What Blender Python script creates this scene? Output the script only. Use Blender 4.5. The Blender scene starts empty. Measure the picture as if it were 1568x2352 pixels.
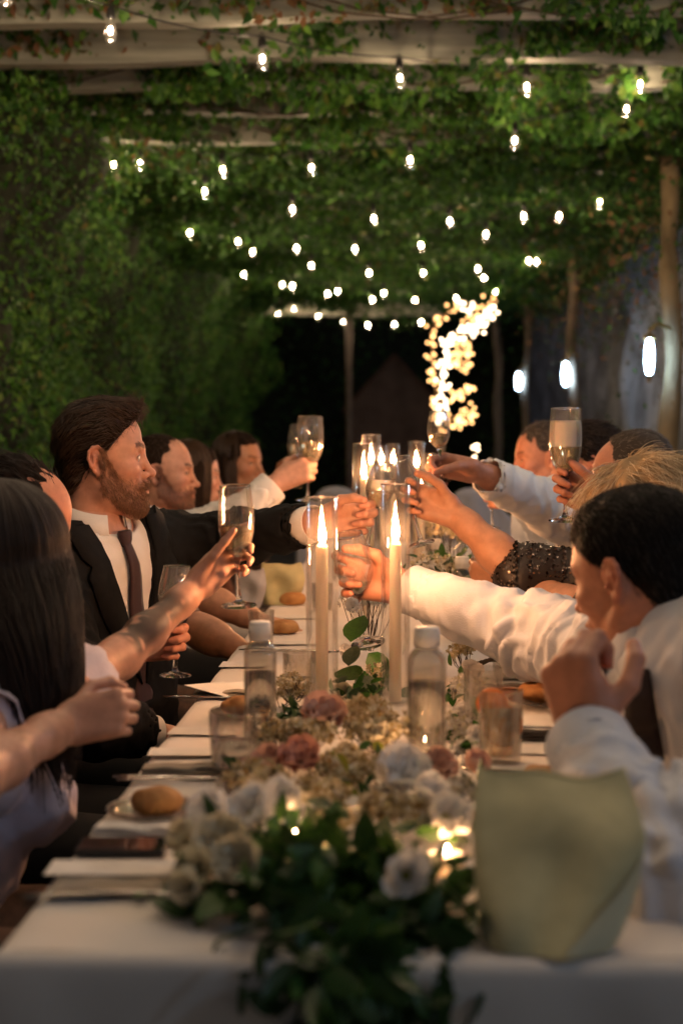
import bpy, bmesh, math, random
import numpy as np
from mathutils import Vector, Matrix
random.seed(7)
rng = np.random.default_rng(7)
S = bpy.context.scene
COL = S.collection
PI = math.pi

# ------------------------------------------------------------------ camera, sky, exposure
F = 3267.0                                   # focal length in units of the 1568 x 2352 reference grid
cam_data = bpy.data.cameras.new('camera')
cam = bpy.data.objects.new('camera', cam_data)
COL.objects.link(cam)
S.camera = cam
cam_data.sensor_fit = 'VERTICAL'
cam_data.sensor_height = 36.0
cam_data.lens = 36.0 * F / 2352.0
cam.location = (0, 0, 1.22)
cam.rotation_euler = (math.radians(90) - math.atan(141 / F), 0, math.atan(116 / F))
cam_data.clip_start = 0.05
cam_data.clip_end = 400
cam_data.dof.use_dof = True
cam_data.dof.focus_distance = 2.98
cam_data.dof.aperture_fstop = 2.9
cam_data.dof.aperture_blades = 0
RM = cam.rotation_euler.to_matrix()

W = bpy.data.worlds.new('World')
S.world = W
W.use_nodes = True
wn = W.node_tree
bg = wn.nodes['Background']
sky = wn.nodes.new('ShaderNodeTexSky')
sky.sky_type = 'NISHITA'
sky.sun_disc = False
sky.sun_elevation = math.radians(-2.7)
sky.sun_rotation = math.radians(120)
wn.links.new(sky.outputs[0], bg.inputs[0])
bg.inputs[1].default_value = 0.15

S.view_settings.view_transform = 'Standard'
S.view_settings.look = 'None'
S.view_settings.exposure = 2.42
S.view_settings.gamma = 1.0
S.cycles.use_denoising = True
S.cycles.max_bounces = 8
S.cycles.diffuse_bounces = 3
S.cycles.glossy_bounces = 4
S.cycles.transmission_bounces = 6
S.cycles.transparent_max_bounces = 24
S.cycles.caustics_reflective = False
S.cycles.caustics_refractive = False
S.cycles.sample_clamp_indirect = 4.0
S.cycles.use_light_tree = True

TZ = 0.752                                   # top of the tablecloth


def at(px, py, Y):
    """point on the view ray of reference pixel (px, py) at depth Y"""
    v = RM @ Vector(((px - 784) / F, -(py - 1176) / F, -1.0))
    return Vector(cam.location) + v * (Y / v.y)


def tab(px, py, z=TZ):
    v = RM @ Vector(((px - 784) / F, -(py - 1176) / F, -1.0))
    return Vector(cam.location) + v * ((z - cam.location.z) / v.z)


# ------------------------------------------------------------------ materials
def nodes_of(name):
    m = bpy.data.materials.new(name)
    m.use_nodes = True
    nt = m.node_tree
    return m, nt, nt.nodes['Principled BSDF'], nt.nodes['Material Output']


def principled(name, base, rough=0.6, vary=0.0, vscale=12.0, bump=0.0, bscale=60.0, base2=None, metal=0.0,
               sss=0.0, spec=0.5, sheen=0.0, attr=False, island=None, trans=0.0, ior=1.45, detail=4.0, stretch=None,
               translucent=0.0, coat=0.0):
    m, nt, p, out = nodes_of(name)
    p.inputs['Roughness'].default_value = rough
    p.inputs['Metallic'].default_value = metal
    p.inputs['Specular IOR Level'].default_value = spec
    p.inputs['IOR'].default_value = ior
    p.inputs['Transmission Weight'].default_value = trans
    p.inputs['Coat Weight'].default_value = coat
    if sheen:
        p.inputs['Sheen Weight'].default_value = sheen
    if sss:
        p.inputs['Subsurface Weight'].default_value = sss
        p.inputs['Subsurface Radius'].default_value = (1.0, 0.35, 0.18)
        p.inputs['Subsurface Scale'].default_value = 0.008
    tc = nt.nodes.new('ShaderNodeTexCoord')
    vec = tc.outputs['Object']
    if stretch:
        mp = nt.nodes.new('ShaderNodeMapping')
        mp.inputs['Scale'].default_value = stretch
        nt.links.new(vec, mp.inputs[0])
        vec = mp.outputs[0]
    col = None
    if island:
        g = nt.nodes.new('ShaderNodeNewGeometry')
        rp = nt.nodes.new('ShaderNodeValToRGB')
        els = rp.color_ramp.elements
        for i, (pos, c) in enumerate(island):
            e = els[i] if i < 2 else els.new(pos)
            e.position = pos
            e.color = (*c, 1)
        nt.links.new(g.outputs['Random Per Island'], rp.inputs[0])
        col = rp.outputs[0]
    elif vary or base2:
        n = nt.nodes.new('ShaderNodeTexNoise')
        n.inputs['Scale'].default_value = vscale
        n.inputs['Detail'].default_value = detail
        nt.links.new(vec, n.inputs['Vector'])
        rp = nt.nodes.new('ShaderNodeValToRGB')
        b2 = base2 or tuple(min(1, c * (1 + vary)) for c in base)
        b1 = base if base2 else tuple(c * (1 - vary) for c in base)
        rp.color_ramp.elements[0].position = 0.35
        rp.color_ramp.elements[1].position = 0.65
        rp.color_ramp.elements[0].color = (*b1, 1)
        rp.color_ramp.elements[1].color = (*b2, 1)
        nt.links.new(n.outputs['Fac'], rp.inputs[0])
        col = rp.outputs[0]
    if attr:
        a = nt.nodes.new('ShaderNodeAttribute')
        a.attribute_name = 'tint'
        if col is not None:
            mx = nt.nodes.new('ShaderNodeMix')
            mx.data_type = 'RGBA'
            mx.blend_type = 'MULTIPLY'
            mx.inputs[0].default_value = 1.0
            nt.links.new(col, mx.inputs[6])
            nt.links.new(a.outputs['Color'], mx.inputs[7])
            col = mx.outputs[2]
        else:
            col = a.outputs['Color']
    if col is not None:
        nt.links.new(col, p.inputs['Base Color'])
    else:
        p.inputs['Base Color'].default_value = (*base, 1)
    if bump:
        n2 = nt.nodes.new('ShaderNodeTexNoise')
        n2.inputs['Scale'].default_value = bscale
        n2.inputs['Detail'].default_value = 5.0
        nt.links.new(vec, n2.inputs['Vector'])
        b = nt.nodes.new('ShaderNodeBump')
        b.inputs['Strength'].default_value = bump
        b.inputs['Distance'].default_value = 0.004
        nt.links.new(n2.outputs['Fac'], b.inputs['Height'])
        nt.links.new(b.outputs[0], p.inputs['Normal'])
    if translucent:
        tr = nt.nodes.new('ShaderNodeBsdfTranslucent')
        if col is not None:
            nt.links.new(col, tr.inputs[0])
        else:
            tr.inputs[0].default_value = (*base, 1)
        ms = nt.nodes.new('ShaderNodeMixShader')
        ms.inputs[0].default_value = translucent
        nt.links.new(p.outputs[0], ms.inputs[1])
        nt.links.new(tr.outputs[0], ms.inputs[2])
        nt.links.new(ms.outputs[0], out.inputs[0])
    return m


def emitter(name, colour, strength):
    m, nt, p, out = nodes_of(name)
    nt.nodes.remove(p)
    e = nt.nodes.new('ShaderNodeEmission')
    e.inputs[0].default_value = (*colour, 1)
    e.inputs[1].default_value = strength
    nt.links.new(e.outputs[0], out.inputs[0])
    return m


def thin_glass(name, tint=(1, 1, 1), rough=0.02, base=0.05, edge=0.75, haze=0.0):
    """a thin sheet of glass: see-through, with mirror reflections that grow towards grazing angles"""
    m, nt, p, out = nodes_of(name)
    nt.nodes.remove(p)
    t = nt.nodes.new('ShaderNodeBsdfTransparent')
    t.inputs[0].default_value = (*tint, 1)
    g = nt.nodes.new('ShaderNodeBsdfGlossy')
    g.inputs['Roughness'].default_value = rough
    lw = nt.nodes.new('ShaderNodeLayerWeight')
    lw.inputs[0].default_value = 0.32
    mr = nt.nodes.new('ShaderNodeMapRange')
    mr.inputs['To Min'].default_value = base
    mr.inputs['To Max'].default_value = edge
    nt.links.new(lw.outputs['Fresnel'], mr.inputs[0])
    ms = nt.nodes.new('ShaderNodeMixShader')
    nt.links.new(mr.outputs[0], ms.inputs[0])
    nt.links.new(t.outputs[0], ms.inputs[1])
    nt.links.new(g.outputs[0], ms.inputs[2])
    last = ms.outputs[0]
    if haze:
        d = nt.nodes.new('ShaderNodeBsdfDiffuse')
        d.inputs[0].default_value = (0.9, 0.88, 0.84, 1)
        m2 = nt.nodes.new('ShaderNodeMixShader')
        m2.inputs[0].default_value = haze
        nt.links.new(last, m2.inputs[1])
        nt.links.new(d.outputs[0], m2.inputs[2])
        last = m2.outputs[0]
    nt.links.new(last, out.inputs[0])
    return m


# ------------------------------------------------------------------ objects
BASE = {}


def root_base(o):
    while o.parent:
        o = o.parent
    return BASE.get(o.name, Vector((0, 0, 0)))


def tag(o, label=None, cat=None, group=None, kind=None):
    if label:
        o['label'] = label
    if cat:
        o['category'] = cat
    if group:
        o['group'] = group
    if kind:
        o['kind'] = kind
    return o


def thing(name, loc, label=None, cat=None, group=None, kind=None):
    o = bpy.data.objects.new(name, None)
    o.empty_display_size = 0.05
    COL.objects.link(o)
    o.location = loc
    BASE[o.name] = Vector(loc)
    return tag(o, label, cat, group, kind)


def mesh_obj(name, V, F_, mat, parent=None, smooth=True, base=None, tint=None):
    """V world coordinates; a list or array of points, F_ list of index tuples or an (n,3|4) array"""
    V = np.asarray(V, dtype=np.float32).reshape(-1, 3)
    me = bpy.data.meshes.new(name)
    b = root_base(parent) if parent else (Vector(base) if base is not None else Vector((0, 0, 0)))
    Vl = V - np.array(b, dtype=np.float32)
    if isinstance(F_, np.ndarray):
        nf, k = F_.shape
        me.vertices.add(len(Vl))
        me.vertices.foreach_set('co', Vl.ravel())
        me.loops.add(nf * k)
        me.loops.foreach_set('vertex_index', F_.astype(np.int32).ravel())
        me.polygons.add(nf)
        me.polygons.foreach_set('loop_start', np.arange(0, nf * k, k, dtype=np.int32))
        me.polygons.foreach_set('loop_total', np.full(nf, k, dtype=np.int32))
        me.update(calc_edges=True)
        me.validate()
    else:
        me.from_pydata([tuple(float(c) for c in v) for v in Vl], [], F_)
        me.update()
    if smooth:
        me.polygons.foreach_set('use_smooth', np.ones(len(me.polygons), dtype=bool))
    if tint is not None:
        a = me.attributes.new('tint', 'FLOAT_COLOR', 'POINT')
        t4 = np.ones((len(V), 4), dtype=np.float32)
        t4[:, :3] = tint
        a.data.foreach_set('color', t4.ravel())
    if mat:
        me.materials.append(mat)
    o = bpy.data.objects.new(name, me)
    COL.objects.link(o)
    if parent:
        o.parent = parent
    else:
        o.location = b
        BASE[o.name] = b
    return o


def children(o):
    return [c for c in bpy.data.objects if c.parent == o]


def copy_tree(o, parent=None, _idx=None):
    if _idx is None:
        _idx = {}
        for c in bpy.data.objects:
            if c.parent:
                _idx.setdefault(c.parent.name, []).append(c)
    c = o.copy()
    COL.objects.link(c)
    if parent:
        c.parent = parent
    for ch in _idx.get(o.name, []):
        copy_tree(ch, c, _idx)
    return c


class MB:
    """collects simple shapes into one mesh"""
    def __init__(self):
        self.v, self.f = [], []

    def add(self, vs, fs):
        n = len(self.v)
        self.v += [Vector(v) for v in vs]
        self.f += [tuple(i + n for i in f) for f in fs]
        return self

    def box(self, c, size, R=None):
        hx, hy, hz = (s / 2 for s in size)
        vs = [Vector((x, y, z)) for x in (-hx, hx) for y in (-hy, hy) for z in (-hz, hz)]
        if R is not None:
            vs = [R @ v for v in vs]
        return self.add([Vector(c) + v for v in vs],
                        [(0, 1, 3, 2), (4, 6, 7, 5), (0, 4, 5, 1), (2, 3, 7, 6), (0, 2, 6, 4), (1, 5, 7, 3)])

    def bbox(self, c, size, b, R=None):
        """box with chamfered edges in plan and section"""
        hx, hy, hz = (s / 2 for s in size)
        rings = [(hx - b, hy - b, -hz), (hx, hy, -hz + b), (hx, hy, hz - b), (hx - b, hy - b, hz)]
        vs, fs = [], []
        for (x, y, z) in rings:
            for sx, sy in ((1, 1), (-1, 1), (-1, -1), (1, -1)):
                k = [(x, y - b), (x - b, y)] if sx * sy > 0 else [(x - b, y), (x, y - b)]
                for (a, q) in k:
                    vs.append(Vector((sx * a, sy * q, z)))
        n = 8
        for r in range(3):
            for i in range(n):
                j = (i + 1) % n
                fs.append((r * n + i, r * n + j, (r + 1) * n + j, (r + 1) * n + i))
        fs.append(tuple(reversed(range(n))))
        fs.append(tuple(range(3 * n, 4 * n)))
        if R is not None:
            vs = [R @ v for v in vs]
        return self.add([Vector(c) + v for v in vs], fs)

    def tube(self, pts, r, n=8, cap=True, flat=None):
        pts = [Vector(p) for p in pts]
        rs = r if hasattr(r, '__len__') else [r] * len(pts)
        vs, fs = [], []
        up = Vector((0.13, 0.21, 0.97))
        T0 = (pts[1] - pts[0]).normalized()
        if abs(T0.dot(up)) > 0.95:
            up = Vector((1, 0.1, 0))
        X = T0.cross(up).normalized()
        for i, p in enumerate(pts):
            T = (pts[min(i + 1, len(pts) - 1)] - pts[max(i - 1, 0)]).normalized()
            X = (X - T * X.dot(T)).normalized()
            Yv = T.cross(X)
            for k in range(n):
                a = 2 * PI * k / n
                vs.append(p + (X * math.cos(a) + Yv * math.sin(a)) * rs[i])
        for i in range(len(pts) - 1):
            for k in range(n):
                k2 = (k + 1) % n
                fs.append((i * n + k, i * n + k2, (i + 1) * n + k2, (i + 1) * n + k))
        if cap:
            fs.append(tuple(reversed(range(n))))
            fs.append(tuple(range((len(pts) - 1) * n, len(pts) * n)))
        return self.add(vs, fs)

    def lathe(self, prof, n=24, M=None, c=(0, 0, 0), close=False):
        """prof list of (r, z)"""
        vs, fs = [], []
        for (r, z) in prof:
            for k in range(n):
                a = 2 * PI * k / n
                vs.append(Vector((r * math.cos(a), r * math.sin(a), z)))
        for i in range(len(prof) - 1):
            for k in range(n):
                k2 = (k + 1) % n
                fs.append((i * n + k, i * n + k2, (i + 1) * n + k2, (i + 1) * n + k))
        if close:
            fs.append(tuple(reversed(range(n))))
            fs.append(tuple(range((len(prof) - 1) * n, len(prof) * n)))
        if M is not None:
            vs = [M @ v for v in vs]
        return self.add([v + Vector(c) for v in vs], fs)

    def ball(self, c, r, seg=10, rings=6, R=None):
        rr = r if hasattr(r, '__len__') else (r, r, r)
        vs, fs = [], []
        for i in range(rings + 1):
            th = PI * i / rings
            for k in range(seg):
                a = 2 * PI * k / seg
                v = Vector((rr[0] * math.sin(th) * math.cos(a), rr[1] * math.sin(th) * math.sin(a), -rr[2] * math.cos(th)))
                vs.append(Vector(c) + (R @ v if R is not None else v))
        for i in range(rings):
            for k in range(seg):
                k2 = (k + 1) % seg
                fs.append((i * seg + k, i * seg + k2, (i + 1) * seg + k2, (i + 1) * seg + k))
        return self.add(vs, fs)

    def grid(self, fn, nu, nv):
        vs = [fn(i / nu, j / nv) for i in range(nu + 1) for j in range(nv + 1)]
        fs = [(i * (nv + 1) + j, (i + 1) * (nv + 1) + j, (i + 1) * (nv + 1) + j + 1, i * (nv + 1) + j + 1)
              for i in range(nu) for j in range(nv)]
        return self.add(vs, fs)

    def build(self, name, mat, parent=None, smooth=True, base=None):
        return mesh_obj(name, np.array([tuple(v) for v in self.v]), self.f, mat, parent, smooth, base)


def basis(z, x=None):
    z = Vector(z).normalized()
    x = Vector(x) if x is not None else (Vector((1, 0, 0)) if abs(z.x) < 0.9 else Vector((0, 1, 0)))
    x = (x - z * x.dot(z)).normalized()
    y = z.cross(x)
    return Matrix((x, y, z)).transposed()


def wav(P, scale, seed=0, n=7):
    """cheap smooth noise in about -1..1 (sum of random plane waves)"""
    r = np.random.default_rng(seed)
    P = np.asarray(P) * scale
    out = np.zeros(P.shape[:-1])
    for i in range(n):
        k = r.normal(size=3)
        k *= (0.7 + 0.9 * r.random()) / np.linalg.norm(k)
        out += np.sin(P @ k * 2 * PI + r.random() * 6.28)
    return out / math.sqrt(n)


# ------------------------------------------------------------------ implicit surfaces for bodies, hands, heads and clothes
class Grid:
    def __init__(self, lo, hi, h):
        self.lo = np.array(lo, dtype=np.float32)
        self.h = h
        self.n = np.ceil((np.array(hi) - self.lo) / h).astype(int) + 1
        self.D = np.full(tuple(self.n), 0.3, dtype=np.float32)

    def _blk(self, lo, hi):
        a = np.clip(np.floor((np.asarray(lo) - self.lo) / self.h).astype(int), 0, self.n)
        b = np.clip(np.ceil((np.asarray(hi) - self.lo) / self.h).astype(int) + 1, 0, self.n)
        if np.any(b <= a):
            return None
        ax = [(self.lo[i] + self.h * np.arange(a[i], b[i])).astype(np.float32) for i in range(3)]
        return tuple(slice(a[i], b[i]) for i in range(3)), ax[0][:, None, None], ax[1][None, :, None], ax[2][None, None, :]

    def _mix(self, sl, d, k, sub):
        A = self.D[sl]
        if sub:
            A = -A
        if k > 1e-6:
            hh = np.maximum(k - np.abs(A - d), 0) / k
            R = np.minimum(A, d) - hh * hh * k * 0.25
        else:
            R = np.minimum(A, d)
        self.D[sl] = -R if sub else R

    def cap(self, a, b, ra, rb=None, k=0.01, sub=False):
        rb = ra if rb is None else rb
        a, b = np.array(a, dtype=np.float32), np.array(b, dtype=np.float32)
        m = max(ra, rb) + k + 2 * self.h
        blk = self._blk(np.minimum(a, b) - m, np.maximum(a, b) + m)
        if blk is None:
            return self
        sl, X, Y, Z = blk
        ab = b - a
        L2 = float(ab @ ab) + 1e-12
        t = np.clip(((X - a[0]) * ab[0] + (Y - a[1]) * ab[1] + (Z - a[2]) * ab[2]) / L2, 0, 1)
        d = np.sqrt((X - a[0] - t * ab[0]) ** 2 + (Y - a[1] - t * ab[1]) ** 2 + (Z - a[2] - t * ab[2]) ** 2) - (ra + t * (rb - ra))
        self._mix(sl, d, k, sub)
        return self

    def ell(self, c, r, R=None, k=0.01, sub=False):
        c = np.array(c, dtype=np.float32)
        r = np.array(r, dtype=np.float32)
        m = float(r.max()) + k + 2 * self.h
        blk = self._blk(c - m, c + m)
        if blk is None:
            return self
        sl, X, Y, Z = blk
        x, y, z = X - c[0], Y - c[1], Z - c[2]
        if R is not None:
            Rt = np.array(R, dtype=np.float32).T
            x, y, z = (Rt[0, 0] * x + Rt[0, 1] * y + Rt[0, 2] * z, Rt[1, 0] * x + Rt[1, 1] * y + Rt[1, 2] * z,
                       Rt[2, 0] * x + Rt[2, 1] * y + Rt[2, 2] * z)
        k0 = np.sqrt((x / r[0]) ** 2 + (y / r[1]) ** 2 + (z / r[2]) ** 2)
        k1 = np.sqrt((x / r[0] ** 2) ** 2 + (y / r[1] ** 2) ** 2 + (z / r[2] ** 2) ** 2) + 1e-9
        self._mix(sl, k0 * (k0 - 1.0) / k1, k, sub)
        return self

    def cut(self, fn):
        """keep where fn(X, Y, Z) < 0"""
        sl, X, Y, Z = self._blk(self.lo, self.lo + self.h * (self.n - 1))
        self.D = np.maximum(self.D, fn(X, Y, Z).astype(np.float32))
        return self

    def mesh(self, smooth=1):
        D = self.D.copy()
        D[0], D[-1] = 0.3, 0.3
        D[:, 0], D[:, -1] = 0.3, 0.3
        D[:, :, 0], D[:, :, -1] = 0.3, 0.3
        s = D < 0
        nx, ny, nz = D.shape
        cnt = np.zeros((nx - 1, ny - 1, nz - 1), dtype=np.int8)
        for i in (0, 1):
            for j in (0, 1):
                for k in (0, 1):
                    cnt += s[i:nx - 1 + i, j:ny - 1 + j, k:nz - 1 + k]
        act = (cnt > 0) & (cnt < 8)
        I, J, K = np.nonzero(act)
        idx = np.full(act.shape, -1, dtype=np.int32)
        idx[I, J, K] = np.arange(len(I))
        acc = np.zeros((len(I), 3))
        num = np.zeros(len(I))
        corners = [(i, j, k) for i in (0, 1) for j in (0, 1) for k in (0, 1)]
        val = {c: D[I + c[0], J + c[1], K + c[2]] for c in corners}
        for c in corners:
            for ax in range(3):
                if c[ax]:
                    continue
                e = list(c)
                e[ax] = 1
                a, b = val[c], val[tuple(e)]
                x = (a < 0) != (b < 0)
                t = np.where(x, a / np.where(x, a - b, 1), 0)
                for q in range(3):
                    acc[:, q] += np.where(x, c[q] + (t if q == ax else 0), 0)
                num += x
        V = self.lo + self.h * (np.stack([I, J, K], 1) + acc / num[:, None])
        quads = []
        for ax in range(3):
            b_, c_ = (ax + 1) % 3, (ax + 2) % 3
            sa = [slice(None)] * 3
            sb = [slice(None)] * 3
            sa[ax], sb[ax] = slice(0, -1), slice(1, None)
            ch = s[tuple(sa)] != s[tuple(sb)]
            P = np.stack(np.nonzero(ch), 1)
            ok = (P[:, b_] > 0) & (P[:, c_] > 0)
            P = P[ok]
            ins = s[P[:, 0], P[:, 1], P[:, 2]]

            def cell(db, dc):
                Q = P.copy()
                Q[:, b_] += db
                Q[:, c_] += dc
                return idx[Q[:, 0], Q[:, 1], Q[:, 2]]
            q = np.stack([cell(-1, -1), cell(0, -1), cell(0, 0), cell(-1, 0)], 1)
            q[~ins] = q[~ins][:, ::-1]
            quads.append(q)
        Q = np.concatenate(quads) if quads else np.zeros((0, 4), int)
        Q = Q[(Q >= 0).all(1)]
        for _ in range(smooth):
            V = relax(V, Q)
        return V, Q


def scat(n, idx, vals):
    return np.stack([np.bincount(idx, weights=vals[:, q], minlength=n) for q in range(3)], 1)


def relax(V, Q, w=0.5):
    n = len(V)
    A = np.zeros_like(V)
    c = np.zeros(n)
    for a, b in ((0, 1), (1, 2), (2, 3), (3, 0)):
        A += scat(n, Q[:, a], V[Q[:, b]]) + scat(n, Q[:, b], V[Q[:, a]])
        c += np.bincount(Q[:, a], minlength=n) + np.bincount(Q[:, b], minlength=n)
    return V * (1 - w) + w * A / np.maximum(c, 1)[:, None]


def normals(V, Q):
    a = np.cross(V[Q[:, 2]] - V[Q[:, 0]], V[Q[:, 3]] - V[Q[:, 1]])
    N = np.zeros_like(V)
    for i in range(4):
        N += scat(len(V), Q[:, i], a)
    return N / (np.linalg.norm(N, axis=1, keepdims=True) + 1e-12)


def join(parts):
    """[(V, Q, tint or None)] -> one"""
    Vs, Qs, Ts, n = [], [], [], 0
    for V, Q, T in parts:
        Vs.append(V)
        Qs.append(Q + n)
        Ts.append(np.ones((len(V), 3)) * (np.array(T) if T is not None else 1.0))
        n += len(V)
    return np.concatenate(Vs), np.concatenate(Qs), np.concatenate(Ts)


def strands(name, P, mat, parent, r0=0.0006, r1=0.0002):
    """P (n curves, m points, 3) world coordinates"""
    n, m = P.shape[:2]
    hc = bpy.data.hair_curves.new(name)
    hc.add_curves([m] * n)
    b = root_base(parent)
    hc.attributes['position'].data.foreach_set('vector', (P - np.array(b)).astype(np.float32).ravel())
    ra = hc.attributes.get('radius') or hc.attributes.new('radius', 'FLOAT', 'POINT')
    ra.data.foreach_set('value', np.tile(np.linspace(r0, r1, m), n).astype(np.float32))
    hc.materials.append(mat)
    o = bpy.data.objects.new(name, hc)
    COL.objects.link(o)
    o.parent = parent
    return o


def sstep(a, b, x):
    t = np.clip((x - a) / (b - a), 0, 1)
    return t * t * (3 - 2 * t)
# ------------------------------------------------------------------ people: shared builders
def unit(v):
    v = np.asarray(v, dtype=float)
    return v / np.linalg.norm(v)


def frame(face, up=(0, 0, 1), roll=0.0):
    """3x3 with columns forward, left, up"""
    f = unit(face)
    l = unit(np.cross(np.asarray(up, float), f))
    u = np.cross(f, l)
    if roll:
        c, s = math.cos(roll), math.sin(roll)
        l, u = l * c + u * s, u * c - l * s
    return np.stack([f, l, u], 1)


def pitchdir(yaw_deg, pitch_deg):
    y, p = math.radians(yaw_deg), math.radians(pitch_deg)
    return (math.cos(y) * math.cos(p), math.sin(y) * math.cos(p), math.sin(p))


def head_grid(h, female=False, ear=True, jaw=1.0, nose=1.0, beardy=0.0, mouth_open=0.0):
    """head in its own frame: x forward, y left, z up, origin between the ears"""
    g = Grid((-0.13, -0.105, -0.215), (0.145, 0.105, 0.15), h)
    fm = 0.93 if female else 1.0
    g.ell((-0.012, 0, 0.047), (0.098, 0.077, 0.084), k=0)
    g.ell((0.030, 0, 0.022), (0.063, 0.066, 0.085), k=0.03)
    g.ell((0.036, 0, -0.050), (0.052, 0.052 * fm, 0.058), k=0.03)
    for sgn in (1, -1):
        g.cap((-0.012, sgn * 0.058 * fm, -0.035), (0.005, sgn * 0.054 * fm, -0.062), 0.014, 0.014, k=0.03)
        g.cap((0.005, sgn * 0.053 * fm, -0.064), (0.062, sgn * 0.018, -0.100 * jaw), 0.016, 0.014, k=0.025)
        g.ell((0.060, sgn * 0.043, -0.016), (0.022, 0.020, 0.017), k=0.025)                    # cheekbone
        g.cap((0.088, sgn * 0.012, 0.030), (0.070, sgn * 0.046, 0.032), 0.009 if female else 0.0105, 0.008, k=0.018)   # brow
    g.ell((0.076, 0, -0.099 * jaw), (0.017, 0.020, 0.017), k=0.02)                              # chin
    for sgn in (1, -1):
        g.ell((0.096, sgn * 0.032, 0.009), (0.019, 0.020, 0.0125), k=0.014, sub=True)           # eye socket
        g.ell((0.0765, sgn * 0.0315, 0.0075), (0.0125, 0.0145, 0.0115), k=0.004)                # lids over the eyeball
        g.cap((0.0885, sgn * 0.024, 0.0068), (0.0850, sgn * 0.040, 0.0068), 0.0022, 0.0018, k=0.003, sub=True)
        g.cap((0.0885, sgn * 0.021, 0.0125), (0.0815, sgn * 0.043, 0.0125), 0.0028, 0.0026, k=0.004)
    nl = 0.9 * nose if female else nose
    g.cap((0.089, 0, 0.018), (0.092 + 0.018 * nl, 0, -0.026), 0.0075, 0.0085, k=0.014)
    g.ell((0.096 + 0.018 * nl, 0, -0.030), (0.0115, 0.0105, 0.0095), k=0.008)
    for sgn in (1, -1):
        g.ell((0.097, sgn * 0.0125, -0.0335), (0.0115, 0.0078, 0.0078), k=0.006)
        g.ell((0.1035, sgn * 0.0065, -0.0415), (0.0055, 0.0032, 0.0035), k=0.003, sub=True)
    g.ell((0.083, 0, -0.062), (0.017, 0.026, 0.022), k=0.014)                                    # muzzle
    g.ell((0.0985, 0, -0.0575 ), (0.0075, 0.0205, 0.0055), k=0.006)                               # lips
    g.ell((0.0965, 0, -0.0705 - mouth_open), (0.0080, 0.0185, 0.0062), k=0.006)
    g.ell((0.1040, 0, -0.0640 - mouth_open * 0.5), (0.0100, 0.0235, 0.0013 + mouth_open * 0.5), k=0.0035, sub=True)
    g.ell((0.0900, 0, -0.0830), (0.012, 0.016, 0.004), k=0.010, sub=True)
    if beardy:
        g.ell((0.068, 0, -0.098), (0.030 + beardy, 0.036 + beardy, 0.026 + beardy), k=0.03)
        g.cap((0.010, 0.052, -0.070), (0.060, 0.030, -0.100), 0.016 + beardy * 0.5, 0.018 + beardy * 0.5, k=0.03)
        g.cap((0.010, -0.052, -0.070), (0.060, -0.030, -0.100), 0.016 + beardy * 0.5, 0.018 + beardy * 0.5, k=0.03)
        for sgn in (1, -1):
            g.cap((0.103, sgn * 0.004, -0.050), (0.088, sgn * 0.028, -0.062), 0.0055, 0.0045, k=0.008)
    if ear:
        for sgn in (1, -1):
            def e(x, z, y):
                return (-0.012 + x, sgn * y, z)
            g.ell(e(0.002, 0.004, 0.074), (0.017, 0.006, 0.029), k=0.010)
            rim = [(0.014, 0.012, 0.076), (0.012, 0.026, 0.080), (0.003, 0.0345, 0.084), (-0.009, 0.033, 0.088), (-0.0175, 0.023, 0.092),
                   (-0.019, 0.009, 0.093), (-0.0145, -0.006, 0.090), (-0.007, -0.018, 0.085), (0.003, -0.026, 0.080), (0.009, -0.021, 0.076)]
            g.ell(e(-0.004, 0.006, 0.083), (0.014, 0.006, 0.026), k=0.006)
            for a, b in zip(rim[:-1], rim[1:]):
                g.cap(e(*a), e(*b), 0.0042, 0.0042, k=0.0035)
            g.ell(e(0.002, -0.024, 0.081), (0.0078, 0.0052, 0.0090), k=0.004)
            g.ell(e(0.003, -0.004, 0.089), (0.0085, 0.0075, 0.0110), k=0.003, sub=True)
            g.cap(e(-0.002, 0.022, 0.091), e(-0.011, 0.008, 0.094), 0.0036, 0.0030, k=0.003, sub=True)
            g.cap(e(0.003, 0.026, 0.089), e(-0.010, 0.024, 0.093), 0.0028, 0.0028, k=0.003, sub=True)
            g.cap(e(-0.006, 0.014, 0.089), e(-0.008, -0.008, 0.090), 0.0030, 0.0030, k=0.003)
            g.ell(e(0.0115, -0.004, 0.084), (0.0038, 0.0045, 0.0055), k=0.003)
    r = 0.050 if female else 0.059
    g.cap((-0.028, 0, -0.04), (-0.052, 0, -0.21), r, r * 1.04, k=0.03)
    if not female:
        g.ell((0.004, 0, -0.150), (0.016, 0.013, 0.018), k=0.02)
    return g


_heads = {}


def head_mesh(h, key, **kw):
    k = (h, key)
    if k not in _heads:
        _heads[k] = head_grid(h, **kw).mesh(1)
    return _heads[k]


def beard_mask(V, grow=1.0):
    x, y, z = V[:, 0], np.abs(V[:, 1]), V[:, 2]
    top = np.interp(x, [-0.02, 0.005, 0.02, 0.045, 0.07, 0.088, 0.12], [0.03, 0.040, -0.002, -0.040, -0.049, -0.044, -0.043])
    bot = np.interp(x, [-0.02, 0.0, 0.03, 0.07, 0.1], [-0.055, -0.066, -0.100, -0.126, -0.13])
    n = wav(V, 70, 5) * 0.004
    m = sstep(0.010, -0.010, z - top - n) * sstep(-0.010, 0.006, z - bot + n) * sstep(-0.016, -0.002, x)
    lips = np.clip(1.2 - ((y / 0.022) ** 2 + ((z + 0.0645) / 0.0085) ** 2) * 1.0, 0, 1) * (x > 0.085)
    m = m * (1 - sstep(0.15, 0.45, lips))
    return np.clip(m, 0, 1) * grow


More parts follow.
